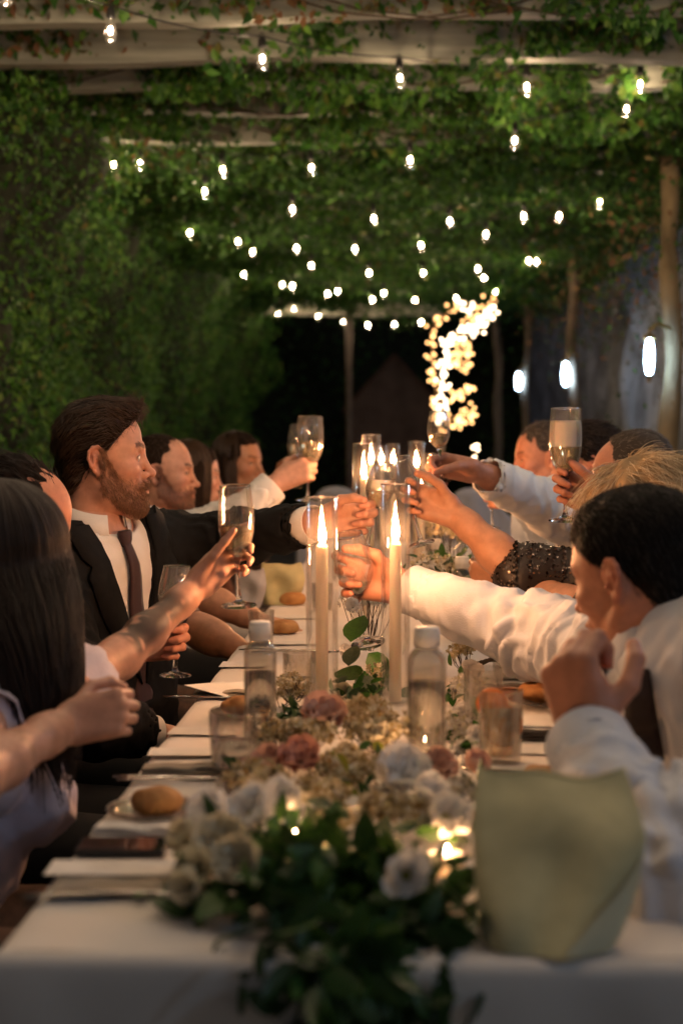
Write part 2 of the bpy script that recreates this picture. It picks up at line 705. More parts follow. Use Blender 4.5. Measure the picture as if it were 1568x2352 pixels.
def face_tint(V, brow=(0.12, 0.07, 0.045), beard=None, beard_amt=0.8, lip=(0.78, 0.42, 0.38), scalp=None, stubble=0.0):
    """colour of lips, brows and beard, darkened lid creases and eye sockets; multiplies the skin colour"""
    x, y, z = V[:, 0], np.abs(V[:, 1]), V[:, 2]
    T = np.ones((len(V), 3))
    blush = np.exp(-(((x - 0.075) / 0.03) ** 2 + ((y - 0.043) / 0.022) ** 2 + ((z + 0.02) / 0.02) ** 2))
    T *= 1 - blush[:, None] * np.array([0.02, 0.16, 0.14])
    nose = np.exp(-(((x - 0.112) / 0.014) ** 2 + (y / 0.014) ** 2 + ((z + 0.03) / 0.013) ** 2))
    T *= 1 - nose[:, None] * np.array([0.02, 0.16, 0.14])
    earm = sstep(0.079, 0.088, y)
    T *= 1 - earm[:, None] * np.array([0.02, 0.18, 0.18])
    if beard is not None:
        b = beard_mask(V)[:, None] * beard_amt
        T = T * (1 - b) + np.array(beard) * b
    L = (y / 0.0225) ** 2 + ((z + 0.0640) / 0.0105) ** 2
    lm = (sstep(1.15, 0.75, L) * (x > 0.085))[:, None] * 0.8
    T = T * (1 - lm) + np.array(lip) * lm
    ex = np.clip((y - 0.021) / 0.022, 0, 1)
    lash = sstep(0.0045, 0.0020, np.abs(z - (0.0105 - 0.003 * (2 * ex - 1) ** 2))) * (y > 0.020) * (y < 0.045) * (x > 0.07)  # lashes together with a crease darkening painted into the upper lid
    T *= 1 - 0.75 * lash[:, None]
    sock = np.exp(-(((y - 0.032) / 0.018) ** 2 + ((z - 0.012) / 0.012) ** 2)) * (x > 0.06)  # skin colour made darker and redder in the eye sockets
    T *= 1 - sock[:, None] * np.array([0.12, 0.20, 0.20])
    t = np.clip((y - 0.012) / 0.036, 0, 1)
    bz = 0.030 + 0.008 * t - 0.010 * np.maximum(t - 0.7, 0)
    bm = sstep(0.0062, 0.0030, np.abs(z - bz)) * (y > 0.010) * (y < 0.052) * (x > 0.045)
    bm = bm[:, None] * 0.85
    T = T * (1 - bm) + np.array(brow) * bm
    return T


def place(V, R, o):
    return V @ np.asarray(R).T + np.asarray(o)


FING = [(0.027, 0.092, 0.074, 0.0092), (0.009, 0.096, 0.082, 0.0094), (-0.0095, 0.092, 0.077, 0.0090), (-0.0265, 0.084, 0.060, 0.0080)]


def hand_axes(d, n, right):
    d = unit(d)
    n = np.asarray(n, float)
    n = unit(n - d * (n @ d))
    t = np.cross(d, n) * (1 if right else -1)
    return d, n, t


def hand_into(g, Wp, d, n, right, curls, thumb=((0.55, 0.62, 0.55), (0.75, 0.1, 0.65), (0.6, -0.35, 0.7)), s=1.0, spread=0.06, slim=1.0, nails=None):
    """adds palm, four fingers and thumb to grid g. curls: per finger (mcp, pip, dip) in degrees. Returns finger tips"""
    d, n, t = hand_axes(d, n, right)
    Wp = np.asarray(Wp, float)
    r = s * slim
    # palm: a fan of capsules from wrist to knuckles, thicker at the heel and the thumb ball
    for (off, ln, fl, fr) in FING:
        g.cap(Wp + d * 0.012 * s + t * off * 0.62 * s, Wp + (d * (ln - 0.004) + t * off - n * 0.001) * s, 0.0155 * r, 0.0112 * r, k=0.012 * s)
    g.cap(Wp + (d * 0.022 + t * 0.020 + n * 0.008) * s, Wp + (d * 0.058 + t * 0.026 + n * 0.007) * s, 0.0165 * r, 0.012 * r, k=0.014 * s)
    g.cap(Wp + (d * 0.022 - t * 0.017 + n * 0.006) * s, Wp + (d * 0.065 - t * 0.021 + n * 0.004) * s, 0.0140 * r, 0.0105 * r, k=0.014 * s)
    tips = []
    for i, (off, ln, fl, fr) in enumerate(FING):
        a = 0.0
        p = Wp + (d * ln + t * off) * s
        side = t * (spread * (1.5 - i))
        c = curls[i] if len(curls) == 4 else curls[0]
        for j, (frac, bend) in enumerate(zip((0.50, 0.28, 0.22), c)):
            a += math.radians(bend)
            dr = unit(d * math.cos(a) + n * math.sin(a) + side * math.cos(a))
            q = p + dr * fl * frac * s
            r0 = fr * (1.0, 0.93, 0.86)[j] * r
            r1 = fr * (0.93, 0.86, 0.74)[j] * r
            g.cap(p, q, r0, r1, k=0.0035 * s if j else 0.006 * s)
            g.ell(p, (r0 * 1.06,) * 3, k=0.002)
            p = q
        tips.append((p, dr))
    p = Wp + (d * 0.026 + t * 0.024 + n * 0.008) * s
    for j, (v, L, ra, rb) in enumerate(zip(thumb, (0.046, 0.034, 0.027), (0.0135, 0.0108, 0.0102), (0.0112, 0.0102, 0.0080))):
        dr = unit(d * v[0] + t * v[1] + n * v[2])
        q = p + dr * L * s
        g.cap(p, q, ra * r, rb * r, k=0.010 * s if j == 0 else 0.004 * s)
        p = q
    tips.append((p, dr))
    return tips


GRIP = [(48, 62, 40), (52, 64, 42), (56, 66, 42), (60, 66, 40)]
STEM = [(40, 75, 50), (52, 80, 50), (60, 85, 50), (66, 85, 45)]
FIST = [(75, 92, 55), (78, 95, 55), (80, 95, 55), (80, 92, 50)]


def arm_hand(h, elbow, Wp, d, n, right, curls, re=0.041, rw=0.026, upper=None, ru=0.05, thumb=None, s=1.0, slim=1.0, spread=0.06):
    """forearm (and upper arm) with its hand in one piece"""
    pts = [np.asarray(p, float) for p in ([elbow, Wp] + ([upper] if upper is not None else []))]
    hp = np.asarray(Wp, float) + unit(d) * 0.1 * s
    allp = np.array(pts + [hp])
    m = 0.105 * s
    g = Grid(np.minimum(allp.min(0) - 0.07, np.minimum(hp, pts[1]) - m), np.maximum(allp.max(0) + 0.07, np.maximum(hp, pts[1]) + m), h)
    e, w = pts[0], pts[1]
    ax = unit(w - e)
    g.cap(e, e + (w - e) * 0.35, re, re * 1.02, k=0.02)
    g.cap(e + (w - e) * 0.35, e + (w - e) * 0.86, re * 1.02, rw * 1.03, k=0.02)
    dd, nn, tt = hand_axes(d, n, right)
    for o in (-0.4, 0.4):
        g.cap(e + (w - e) * 0.80 + tt * o * 0.02, w + tt * o * 0.026 + dd * 0.012 * s, rw * 0.86, 0.0170 * s * slim, k=0.02)
    if upper is not None:
        g.cap(pts[2], e, ru, re * 1.02, k=0.03)
    kw = {} if thumb is None else {'thumb': thumb}
    tips = hand_into(g, Wp, d, n, right, curls, s=s, slim=slim, spread=spread, **kw)
    V, Q = g.mesh(1)
    T = np.ones((len(V), 3))
    for (p, dr) in tips:                       # warmer finger ends
        w_ = np.exp(-((V - p) ** 2).sum(1) / 0.013 ** 2)[:, None]
        T *= 1 - w_ * np.array([0.02, 0.14, 0.12])
    return V, Q, T


def torso_into(g, P, N, Ls, Rs, o=0.0, sx=1.0, k=0.06, hips=True, bust=0.0, neck=0.05):
    P, N, Ls, Rs = (np.asarray(v, float) for v in (P, N, Ls, Rs))
    u = unit(N - P)
    L = np.linalg.norm(N - P)
    s = unit(Ls - Rs)
    f = np.cross(s, u)
    f = unit(f)
    s = np.cross(u, f)
    if hips:
        g.cap(P - s * 0.075, P + s * 0.075, 0.108 * sx + o, k=k)
    g.cap(P + u * L * 0.30 - s * 0.055, P + u * L * 0.30 + s * 0.055, 0.102 * sx + o, k=k)
    g.cap(P + u * L * 0.55 - s * 0.075, P + u * L * 0.55 + s * 0.075, 0.102 * sx + o, k=k)
    C0 = P + u * L * 0.74
    g.cap(C0 + s * 0.085, C0 - s * 0.085, 0.100 * sx + o, k=k)
    if bust:
        for q in (1, -1):
            g.ell(P + u * L * 0.60 + s * q * 0.075 + f * 0.085, (0.055 + bust,) * 3, k=0.04)
    C1 = (Ls + Rs) / 2
    g.cap(Ls, C1 + u * 0.0, 0.058 * sx + o, 0.085 * sx + o, k=k)
    g.cap(Rs, C1 + u * 0.0, 0.058 * sx + o, 0.085 * sx + o, k=k)
    g.cap(N, Ls - (Ls - N) * 0.15, neck + o, 0.048 * sx + o, k=k)
    g.cap(N, Rs - (Rs - N) * 0.15, neck + o, 0.048 * sx + o, k=k)
    return f, s, u


def folds(V, Q, amp, seed, scale=9.0, stretch=(1, 1, 1)):
    """cloth relief: displaces along the normals"""
    N = normals(V, Q)
    P = V * np.array(stretch)
    w = wav(P, scale, seed) + 0.5 * wav(P, scale * 2.3, seed + 1)
    w = -np.abs(w) + 0.6
    return V + N * (amp * w)[:, None]


def limb_folds(V, Q, a, b, amp, seed, freq=26.0, lo=0.0, hi=1.0):
    """creases that run round and slantwise across the limb from a to b"""
    a, b = np.asarray(a, float), np.asarray(b, float)
    ab = b - a
    L = np.linalg.norm(ab)
    ax = ab / L
    rel = V - a
    t = rel @ ax
    rad = rel - t[:, None] * ax
    on = (np.linalg.norm(rad, axis=1) < 0.11) & (t > -0.03) & (t < L + 0.03)
    e1 = unit(np.cross(ax, (0.1, 0.2, 1)))
    e2 = np.cross(ax, e1)
    ang = np.arctan2(rad @ e2, rad @ e1)
    ph = t * freq + 0.9 * np.sin(ang + seed) + 0.6 * wav(V, 6, seed) + 0.35 * np.sin(2 * ang + 1.7 * seed)
    ridge = 1 - 2 * np.abs((ph % 1) - 0.5)
    ridge = sstep(0.35, 1.0, ridge)
    gate = 0.5 + 0.5 * wav(V, 5, seed + 9)
    tt = np.clip(t / L, 0, 1)
    gate = np.clip(gate, 0, 1.3) * (lo + (hi - lo) * tt)
    N = normals(V, Q)
    return V + N * (amp * ridge * gate * on)[:, None]


def bounds(pts, m):
    A = np.array([np.asarray(p, float) for p in pts])
    return A.min(0) - m, A.max(0) + m


SKIN = {}


def skin(name, c):
    if name not in SKIN:
        SKIN[name] = principled('skin_' + name, c, rough=0.48, vary=0.10, vscale=55, bump=0.16, bscale=420, sss=0.10, attr=True, spec=0.45)
    return SKIN[name]


def hair_mat(name, c, c2=None, rough=0.38):
    m, nt, p, out = nodes_of(name)
    p.inputs['Roughness'].default_value = rough
    p.inputs['Specular IOR Level'].default_value = 0.4
    g = nt.nodes.new('ShaderNodeHairInfo')
    rp = nt.nodes.new('ShaderNodeValToRGB')
    c2 = c2 or tuple(v * 1.9 for v in c)
    rp.color_ramp.elements[0].color = (*c, 1)
    rp.color_ramp.elements[1].color = (*c2, 1)
    nt.links.new(g.outputs['Random'], rp.inputs[0])
    nt.links.new(rp.outputs[0], p.inputs['Base Color'])
    return m


_dull = {}


def dull(mat):
    """the matt under-layer of a head of hair, same colour as its strands"""
    if mat.name not in _dull:
        m = mat.copy()
        m.name = mat.name + '_base'
        p = m.node_tree.nodes['Principled BSDF']
        p.inputs['Roughness'].default_value = 0.85
        p.inputs['Specular IOR Level'].default_value = 0.12
        _dull[mat.name] = m
    return _dull[mat.name]


def hair_shell(R, o, parts, mat, parent, h=0.005, cuts=None, amp=0.003, seed=1, nscale=30, stretch=(1, 1, 1), name='hair'):
    """hair mass in head coordinates: parts = list of (kind, args...)"""
    lo, hi = np.array([9.0] * 3), np.array([-9.0] * 3)
    for p in parts:
        if p[0] == 'e':
            lo, hi = np.minimum(lo, np.array(p[1]) - max(p[2])), np.maximum(hi, np.array(p[1]) + max(p[2]))
        else:
            lo, hi = np.minimum(lo, np.minimum(p[1], p[2]) - max(p[3], p[4])), np.maximum(hi, np.maximum(p[1], p[2]) + max(p[3], p[4]))
    g = Grid(lo - 0.02, hi + 0.02, h)
    for p in parts:
        if p[0] == 'e':
            g.ell(p[1], p[2], k=0.02)
        else:
            g.cap(p[1], p[2], p[3], p[4], k=0.02)
    if cuts:
        g.cut(cuts)
    V, Q = g.mesh(1)
    V = V + normals(V, Q) * (amp * wav(V * np.array(stretch), nscale, seed))[:, None]
    o_ = mesh_obj(name, place(V, R, o), Q, dull(mat), parent)
    return o_, V, Q


def short_strands(V, Q, R, o, mat, parent, n, flow, length=(0.02, 0.045), lift=0.35, mask=None, m=5, r0=0.00055, seed=3, name='strands', wob=0.15, droop=0.0):
    """combed strands growing from a hair or skin surface given in head coordinates"""
    r = np.random.default_rng(seed)
    N = normals(V, Q)
    w = np.ones(len(V)) if mask is None else np.clip(mask, 0, 1)
    idx = r.choice(len(V), n, p=w / w.sum())
    P0 = V[idx] + r.normal(size=(n, 3)) * 0.0015
    Nn = N[idx]
    fl = flow(P0) + r.normal(size=(n, 3)) * wob
    T = fl - Nn * (fl * Nn).sum(1, keepdims=True)
    T /= np.linalg.norm(T, axis=1, keepdims=True) + 1e-9
    L = r.uniform(*length, size=(n, 1))
    pts = []
    for i in range(m):
        s_ = i / (m - 1)
        p = P0 - Nn * 0.002 + (T * s_ + Nn * lift * math.sin(s_ * 1.9) * 0.6) * L
        p[:, 2] -= droop * (s_ * L[:, 0]) ** 2 * 10
        pts.append(p)
    P = np.stack(pts, 1)
    return strands(name, P @ np.asarray(R).T + np.asarray(o), mat, parent, r0, r0 * 0.4)


def long_hair(name, R, H, bottom, mat, parent, n=6000, rad=(0.108, 0.093, 0.098), zc=0.045, face=52, spread=0.07, r0=0.0007, seed=5, m_arc=7, m_fall=9, tip=0.03, wave=0.0):
    """straight hair that runs from the crown over the scalp and then falls to the point bottom (world)"""
    r = np.random.default_rng(seed)
    R = np.asarray(R)
    H = np.asarray(H, float)
    phi = np.radians(r.uniform(face, 360 - face, n))
    clump = np.round(phi * 14) / 14
    phi = phi * 0.65 + clump * 0.35 + r.normal(size=n) * 0.02
    k = r.uniform(0.93, 1.05, n)
    pts = []
    for i in range(m_arc):
        el = math.radians(86 - 92 * i / (m_arc - 1))
        x = np.cos(phi) * math.cos(el) * rad[0] * k - 0.014
        y = np.sin(phi) * math.cos(el) * rad[1] * k
        z = math.sin(el) * rad[2] * k + zc
        pts.append(np.stack([x, y, z + 0 * x], 1) @ R.T + H)
    d = np.stack([np.cos(phi), np.sin(phi), 0 * phi], 1) @ R.T
    end = np.asarray(bottom, float) + d * (spread * r.uniform(0.55, 1.05, n))[:, None]
    end[:, 2] += r.normal(size=n) * tip
    p0 = pts[-1]
    for i in range(1, m_fall + 1):
        t = i / m_fall
        b = t * t * (3 - 2 * t) * 0.5 + t * 0.5
        p = p0 + (end - p0) * t
        p[:, :2] = p0[:, :2] + (end - p0)[:, :2] * b + d[:, :2] * (0.012 * math.sin(t * PI)) + d[:, [1, 0]] * wave * np.sin(t * 9 + phi * 6)[:, None]
        pts.append(p)
    return strands(name, np.stack(pts, 1), mat, parent, r0, r0 * 0.6)
# ------------------------------------------------------------------ materials of the place
M = {}
M['ground'] = principled('gravel', (0.10, 0.085, 0.07), 0.95, 0.4, 30, 0.8, 90)
M['stone_wall'] = principled('stone', (0.50, 0.52, 0.56), 0.9, 0.45, 2.2, 0.9, 7)
M['beam'] = principled('whitewashed_wood', (0.25, 0.25, 0.205), 0.75, 0.22, 5, 0.35, 30, stretch=(0.5, 6, 6))
M['trunk'] = principled('bark', (0.20, 0.155, 0.085), 0.9, 0.4, 9, 1.0, 22, stretch=(1, 1, 0.35))
M['trunk_dark'] = principled('dark_bark', (0.11, 0.085, 0.06), 0.9, 0.4, 9, 1.0, 22, stretch=(1, 1, 0.35))
M['pole'] = principled('brown_metal', (0.12, 0.09, 0.07), 0.7, 0.2, 8)
M['shed'] = principled('brown_render', (0.20, 0.13, 0.09), 0.9, 0.2, 3)
M['tile'] = principled('clay_tile', (0.16, 0.08, 0.05), 0.85, 0.3, 8)
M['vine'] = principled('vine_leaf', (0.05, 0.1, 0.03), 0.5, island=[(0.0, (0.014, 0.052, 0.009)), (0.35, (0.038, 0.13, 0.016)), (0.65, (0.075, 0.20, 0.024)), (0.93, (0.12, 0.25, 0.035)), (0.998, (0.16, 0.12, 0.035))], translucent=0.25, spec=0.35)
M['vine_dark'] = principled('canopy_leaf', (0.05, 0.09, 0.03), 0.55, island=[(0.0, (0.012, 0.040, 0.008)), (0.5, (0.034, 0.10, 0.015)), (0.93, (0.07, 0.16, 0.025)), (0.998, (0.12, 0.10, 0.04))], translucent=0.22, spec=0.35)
M['vine_dead'] = principled('withered_leaf', (0.20, 0.10, 0.05), 0.8, island=[(0.0, (0.12, 0.055, 0.025)), (0.5, (0.24, 0.12, 0.055)), (0.95, (0.10, 0.10, 0.03))], translucent=0.2)
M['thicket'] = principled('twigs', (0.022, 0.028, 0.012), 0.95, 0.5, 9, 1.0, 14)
M['twig'] = principled('stem', (0.07, 0.05, 0.03), 0.9)
M['black'] = principled('black_rubber', (0.012, 0.012, 0.012), 0.55)
M['bulb_glass'] = thin_glass('bulb_glass', (1, 0.99, 0.97), base=0.05, edge=0.45, haze=0.006)
M['filament'] = emitter('filament', (1.0, 0.71, 0.45), 260.0)
M['lamp_glow'] = emitter('lantern_glow', (0.46, 0.70, 1.0), 18.0)
M['lamp_rim'] = principled('lantern_brass', (0.35, 0.27, 0.10), 0.4, metal=0.8)
M['fairy'] = emitter('fairy_light', (1.0, 0.48, 0.17), 1.5)
M['fairy_cool'] = emitter('fairy_light_white', (1.0, 0.66, 0.40), 3.0)
M['wire'] = principled('sign_frame', (0.30, 0.20, 0.10), 0.6)

# ------------------------------------------------------------------ ground, walls, far end
mb = MB()
mb.box((0, 12, -0.05), (90, 90, 0.1))
tag(mb.build('ground', M['ground'], None, False), kind='structure')

w = thing('stone_wall', (2.45, 13, 0), 'dim blue stone wall running along the right side behind the posts', 'wall')
mb = MB()
mb.grid(lambda u, v: Vector((2.45 + 0.05 * math.sin(u * 90) * math.sin(v * 17 + u * 40), 4 + u * 22, 3.5 * v)), 160, 20)
mb.box((2.70, 15, 1.76), (0.36, 22, 3.52))
mb.build('masonry', M['stone_wall'], w)
mb = MB()
mb.box((2.65, 15, 3.56), (0.55, 22.1, 0.08))
mb.build('coping', M['stone_wall'], w, False)

o = at(905, 1035, 23)
sh = thing('garden_shed', (o.x, 23, 0), 'dim brown gabled hut in the darkness beyond the far end of the table', 'shed')
a, hw = at(910, 818, 23).z, 0.72
mb = MB()
fr = [(-hw, 0, 0), (hw, 0, 0), (hw, 0, a - hw * 1.1), (0, 0, a), (-hw, 0, a - hw * 1.1)]
mb.add([Vector((o.x + x, 23, z)) for x, y, z in fr] + [Vector((o.x + x, 25, z)) for x, y, z in fr],
       [(0, 1, 2, 3, 4), (9, 8, 7, 6, 5), (0, 5, 6, 1), (1, 6, 7, 2), (4, 9, 5, 0)])
mb.build('wall', M['shed'], sh, False)
mb = MB()
for sg in (1, -1):
    mb.add([Vector((o.x + x * sg, y, z)) for (x, y, z) in ((0, 22.9, a + 0.05), (hw + 0.12, 22.9, a - hw * 1.1 - 0.08), (hw + 0.12, 25.1, a - hw * 1.1 - 0.08), (0, 25.1, a + 0.05),
            (0, 22.9, a + 0.0), (hw + 0.12, 22.9, a - hw * 1.1 - 0.13), (hw + 0.12, 25.1, a - hw * 1.1 - 0.13), (0, 25.1, a))],
           [(0, 1, 2, 3), (7, 6, 5, 4), (0, 4, 5, 1), (1, 5, 6, 2), (2, 6, 7, 3)])
mb.build('roof', M['tile'], sh, False)


# ------------------------------------------------------------------ leaves
def leaf_mesh(P, N, size, seed=0, hang=0.0, aspect=0.55):
    """one folded leaf per point; P points, N facing directions, size lengths"""
    r = np.random.default_rng(seed)
    n = len(P)
    N = N / (np.linalg.norm(N, axis=1, keepdims=True) + 1e-9)
    A = r.normal(size=(n, 3))
    A[:, 2] -= hang
    A -= N * (A * N).sum(1, keepdims=True)
    A /= np.linalg.norm(A, axis=1, keepdims=True) + 1e-9
    B = np.cross(N, A)
    s = np.asarray(size)[:, None]
    base, tip = P - A * s * 0.5, P + A * s * 0.5 - N * s * 0.12
    mid = P - A * s * 0.08
    l, rr = mid + B * s * aspect * 0.5 + N * s * 0.10, mid - B * s * aspect * 0.5 + N * s * 0.10
    V = np.stack([base, l, tip, rr], 1).reshape(-1, 3)
    i = np.arange(n) * 4
    T = np.concatenate([np.stack([i, i + 1, i + 2], 1), np.stack([i, i + 2, i + 3], 1)])
    return V, T


# ------------------------------------------------------------------ ivy wall on the left
def wall_x(y, z):
    P = np.stack([y * 0.55, z * 0.55, y * 0], -1)
    x = -1.86 + 0.16 * wav(P, 1.0, 21) + 0.09 * wav(P, 2.7, 22)
    for (yc, wd, dp) in ((9.1, 0.6, 0.5), (13.6, 0.6, 0.45), (5.2, 0.35, 0.2)):
        x = x - dp * np.exp(-((y - yc) / wd) ** 2) * sstep(2.9, 1.9, z) * (0.65 + 0.35 * np.sin(z * 5 + yc))
    x = x + 0.30 * sstep(1.9, 3.0, z)
    return x


hd = thing('ivy_wall', (-1.9, 10, 0), 'tall wall of dense green ivy along the left side behind the seated guests', 'ivy')
ny, nz = 150, 34
yy, zz = np.meshgrid(np.linspace(2.2, 17.3, ny), np.linspace(0, 3.15, nz), indexing='ij')
X = wall_x(yy, zz) - 0.10
V = np.stack([X, yy, zz], -1).reshape(-1, 3)
i, j = np.meshgrid(np.arange(ny - 1), np.arange(nz - 1), indexing='ij')
q = (i * nz + j).ravel()
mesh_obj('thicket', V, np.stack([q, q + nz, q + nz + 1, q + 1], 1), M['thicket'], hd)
n = 110000
r = np.random.default_rng(5)
y = 2.4 + 14.9 * r.random(n) ** 0.9
z = 3.1 * r.random(n)
x = wall_x(y, z) + r.normal(size=n) * 0.05
clump = wav(np.stack([x, y, z], 1), 0.9, 33) + 0.7 * wav(np.stack([x, y, z], 1), 2.3, 34)
keep = r.random(n) < sstep(-2.2, -0.3, clump)
P = np.stack([x + 0.05 * clump, y, z], 1)[keep]
N = np.stack([np.ones(len(P)), -0.5 + 0 * P[:, 1], 0.25 + 0 * P[:, 1]], 1) + r.normal(size=(len(P), 3)) * 0.55
V, T = leaf_mesh(P, N, 0.018 + 0.042 * r.random(len(P)) ** 1.8, 1, hang=0.8)
tag(mesh_obj('foliage', V, T, M['vine'], hd, smooth=False), kind='stuff')

# a hedge added as a dark backdrop, to block the glow of the horizon
fh = thing('backdrop_hedge', (0, 27, 0), 'black backdrop hedge far behind the gabled hut, added to block the horizon glow', 'hedge')
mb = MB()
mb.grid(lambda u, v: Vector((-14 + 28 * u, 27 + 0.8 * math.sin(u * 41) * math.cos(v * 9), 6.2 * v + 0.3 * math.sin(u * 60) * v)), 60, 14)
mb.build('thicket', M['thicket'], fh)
P = np.stack([r.uniform(-9, 9, 6000), 26.2 + r.normal(size=6000) * 0.4, r.uniform(0, 6, 6000)], 1)
V, T = leaf_mesh(P, np.array([[0, -1, 0.4]]) + r.normal(size=(6000, 3)) * 0.5, r.uniform(0.08, 0.16, 6000), 2)
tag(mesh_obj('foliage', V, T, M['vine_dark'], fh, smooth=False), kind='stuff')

# ------------------------------------------------------------------ pergola
pg = thing('pergola', (0, 10, 0), 'long pergola of pale wooden beams overgrown with creeper above the table', 'pergola')
BEAMS = [4.98, 5.47, 5.99, 6.46, 6.98, 7.48] + [8.0 + 0.52 * k for k in range(15)]
beam_me = None
for k, by in enumerate(BEAMS):
    zb = 2.84 + 0.012 * math.sin(k * 2.1)
    if k < 6:
        mb = MB()
        hgt, dep = 0.21, 0.085
        nseg = 40
        prof = [(-dep / 2, 0), (dep / 2, 0), (dep / 2, hgt), (-dep / 2, hgt)]
        for a_, b_ in ((0, 1), (1, 2), (2, 3), (3, 0)):
            def fn(u, v, a_=a_, b_=b_):
                xx = -1.95 + 3.75 * u
                pa, pb = Vector((0, *prof[a_])), Vector((0, *prof[b_]))
                p = pa.lerp(pb, v)
                wz = 0.012 * math.sin(xx * 1.7 + k) + 0.006 * math.sin(xx * 5.1 + 2 * k)
                wy = 0.010 * math.sin(xx * 1.3 + 3 * k)
                return Vector((xx, by + p.y + wy, zb + p.z + wz))
            mb.grid(fn, nseg, 1)
        bo = mb.build('beam', M['beam'], pg, False)
        if k == 5:
            beam_me = bo
    else:
        b2 = beam_me.copy()
        COL.objects.link(b2)
        b2.parent = pg
        b2.location = (0, by - BEAMS[5], zb - 2.84 - 0.012 * math.sin(5 * 2.1))
for sx in ():
    mb = MB()
    mb.box((sx, 10.2, 2.77), (0.12, 11.4, 0.13))
    mb.build('side_rail', M['beam'], pg, False)

POSTS = [(2190, 3.8, 0.06), (7500, 0.55, 0.06), (1533, 7.7, 0.050), (1316, 11.6, 0.046), (1207, 14.6, 0.040), (1141, 16.4, 0.050)]
for k, (px, Y, rad) in enumerate(POSTS):
    b0 = at(px, 1000, Y)
    if px > 5000:
        b0 = Vector((1.88, Y, 0))
    pts, rs = [], []
    rr = random.Random(k + 4)
    for q in range(24):
        zz_ = 2.8 * q / 23
        pts.append((b0.x + 0.014 * math.sin(zz_ * 2.3 + k * 2) + 0.012 * math.sin(zz_ * 7 + k), Y + 0.02 * math.sin(zz_ * 3), zz_))
        rs.append(rad * (1.25 - 0.12 * zz_) * (1 + 0.10 * math.sin(zz_ * 9 + k) + rr.uniform(-0.05, 0.05)))
    mb = MB()
    mb.tube(pts, rs, 12)
    mb.build('post', M['trunk'] if px == 1533 else M['trunk_dark'], pg)
b0 = at(801, 1000, 15.7)
mb = MB()
mb.tube([(b0.x, 15.7, 0), (b0.x, 15.7, 2.85)], 0.035, 8)
mb.build('post', M['pole'], pg)

mb = MB()
mb.grid(lambda u, v: Vector((-1.45 + 2.0 * u, 16.05 + 0.10 * v, 2.735 + 0.01 * math.sin(u * 9))), 24, 2)
mb.grid(lambda u, v: Vector((-1.45 + 2.0 * u, 16.05, 2.735 + 0.17 * v + 0.01 * math.sin(u * 9))), 24, 2)
mb.grid(lambda u, v: Vector((-1.45 + 2.0 * u, 16.15, 2.735 + 0.17 * v + 0.01 * math.sin(u * 9))), 24, 2)
mb.build('end_beam', M['beam'], pg, False)
# creeper over the pergola
cr = thing('pergola_creeper', (0, 10, 2.9), 'leafy green creeper covering the pergola roof and hanging from its beams', 'creeper')
r = np.random.default_rng(11)
n = 64000
x = r.uniform(-1.95, 1.85, n)
y = 4.6 + 11.2 * r.random(n) ** 1.25
dens = np.interp(y, [4.6, 6.3, 7.2, 8.2], [0.25, 0.5, 0.9, 1.0]) + 0.55 * sstep(0.1, 1.0, x) + 0.2 * wav(np.stack([x, y, x * 0], 1), 0.9, 40)
keep = r.random(n) < dens
x, y = x[keep], y[keep]
lump = wav(np.stack([x, y * 0.8, x * 0], 1), 1.0, 41)
low = sstep(6.7, 7.9, y) * sstep(-1.15, -0.55, lump)
z = 3.02 - 0.21 * low + (0.05 + 0.02 * low) * r.normal(size=len(x)) - 0.07 * np.maximum(lump, 0)
P = np.stack([x, y, z], 1)
N = np.array([[0, -0.55, -0.8]]) + r.normal(size=(len(P), 3)) * 0.5
V, T = leaf_mesh(P, N, 0.022 + 0.050 * r.random(len(P)) ** 1.6, 3, hang=0.3)
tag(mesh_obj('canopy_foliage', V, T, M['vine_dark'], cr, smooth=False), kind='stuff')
# roof of twigs above, so that the night sky stays out
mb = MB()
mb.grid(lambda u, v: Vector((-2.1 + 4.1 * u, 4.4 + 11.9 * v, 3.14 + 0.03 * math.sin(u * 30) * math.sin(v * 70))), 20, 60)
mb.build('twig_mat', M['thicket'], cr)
# a ragged fringe of creeper hangs along the right side
n = 9000
y = r.uniform(6.2, 15.5, n)
x = 1.62 + 0.20 * r.normal(size=n)
fr = 0.35 + 0.30 * wav(np.stack([y, y * 0, y * 0], 1), 0.8, 91)
z = 3.05 - np.abs(r.normal(size=n)) * np.clip(fr, 0.08, 0.8) * sstep(5.8, 7.5, y)
P = np.stack([x, y, z], 1)
N = np.array([[-0.6, -0.6, 0.1]]) + r.normal(size=(n, 3)) * 0.6
dd = (r.random(n) < 0.45) & (z < 2.75)
V, T = leaf_mesh(P[~dd], N[~dd], r.uniform(0.026, 0.05, (~dd).sum()), 6, hang=1.0)
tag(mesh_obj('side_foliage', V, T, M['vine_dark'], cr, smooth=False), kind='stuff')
V, T = leaf_mesh(P[dd], N[dd], r.uniform(0.026, 0.05, dd.sum()), 7, hang=1.4)
tag(mesh_obj('withered_side_foliage', V, T, M['vine_dead'], cr, smooth=False), kind='stuff')
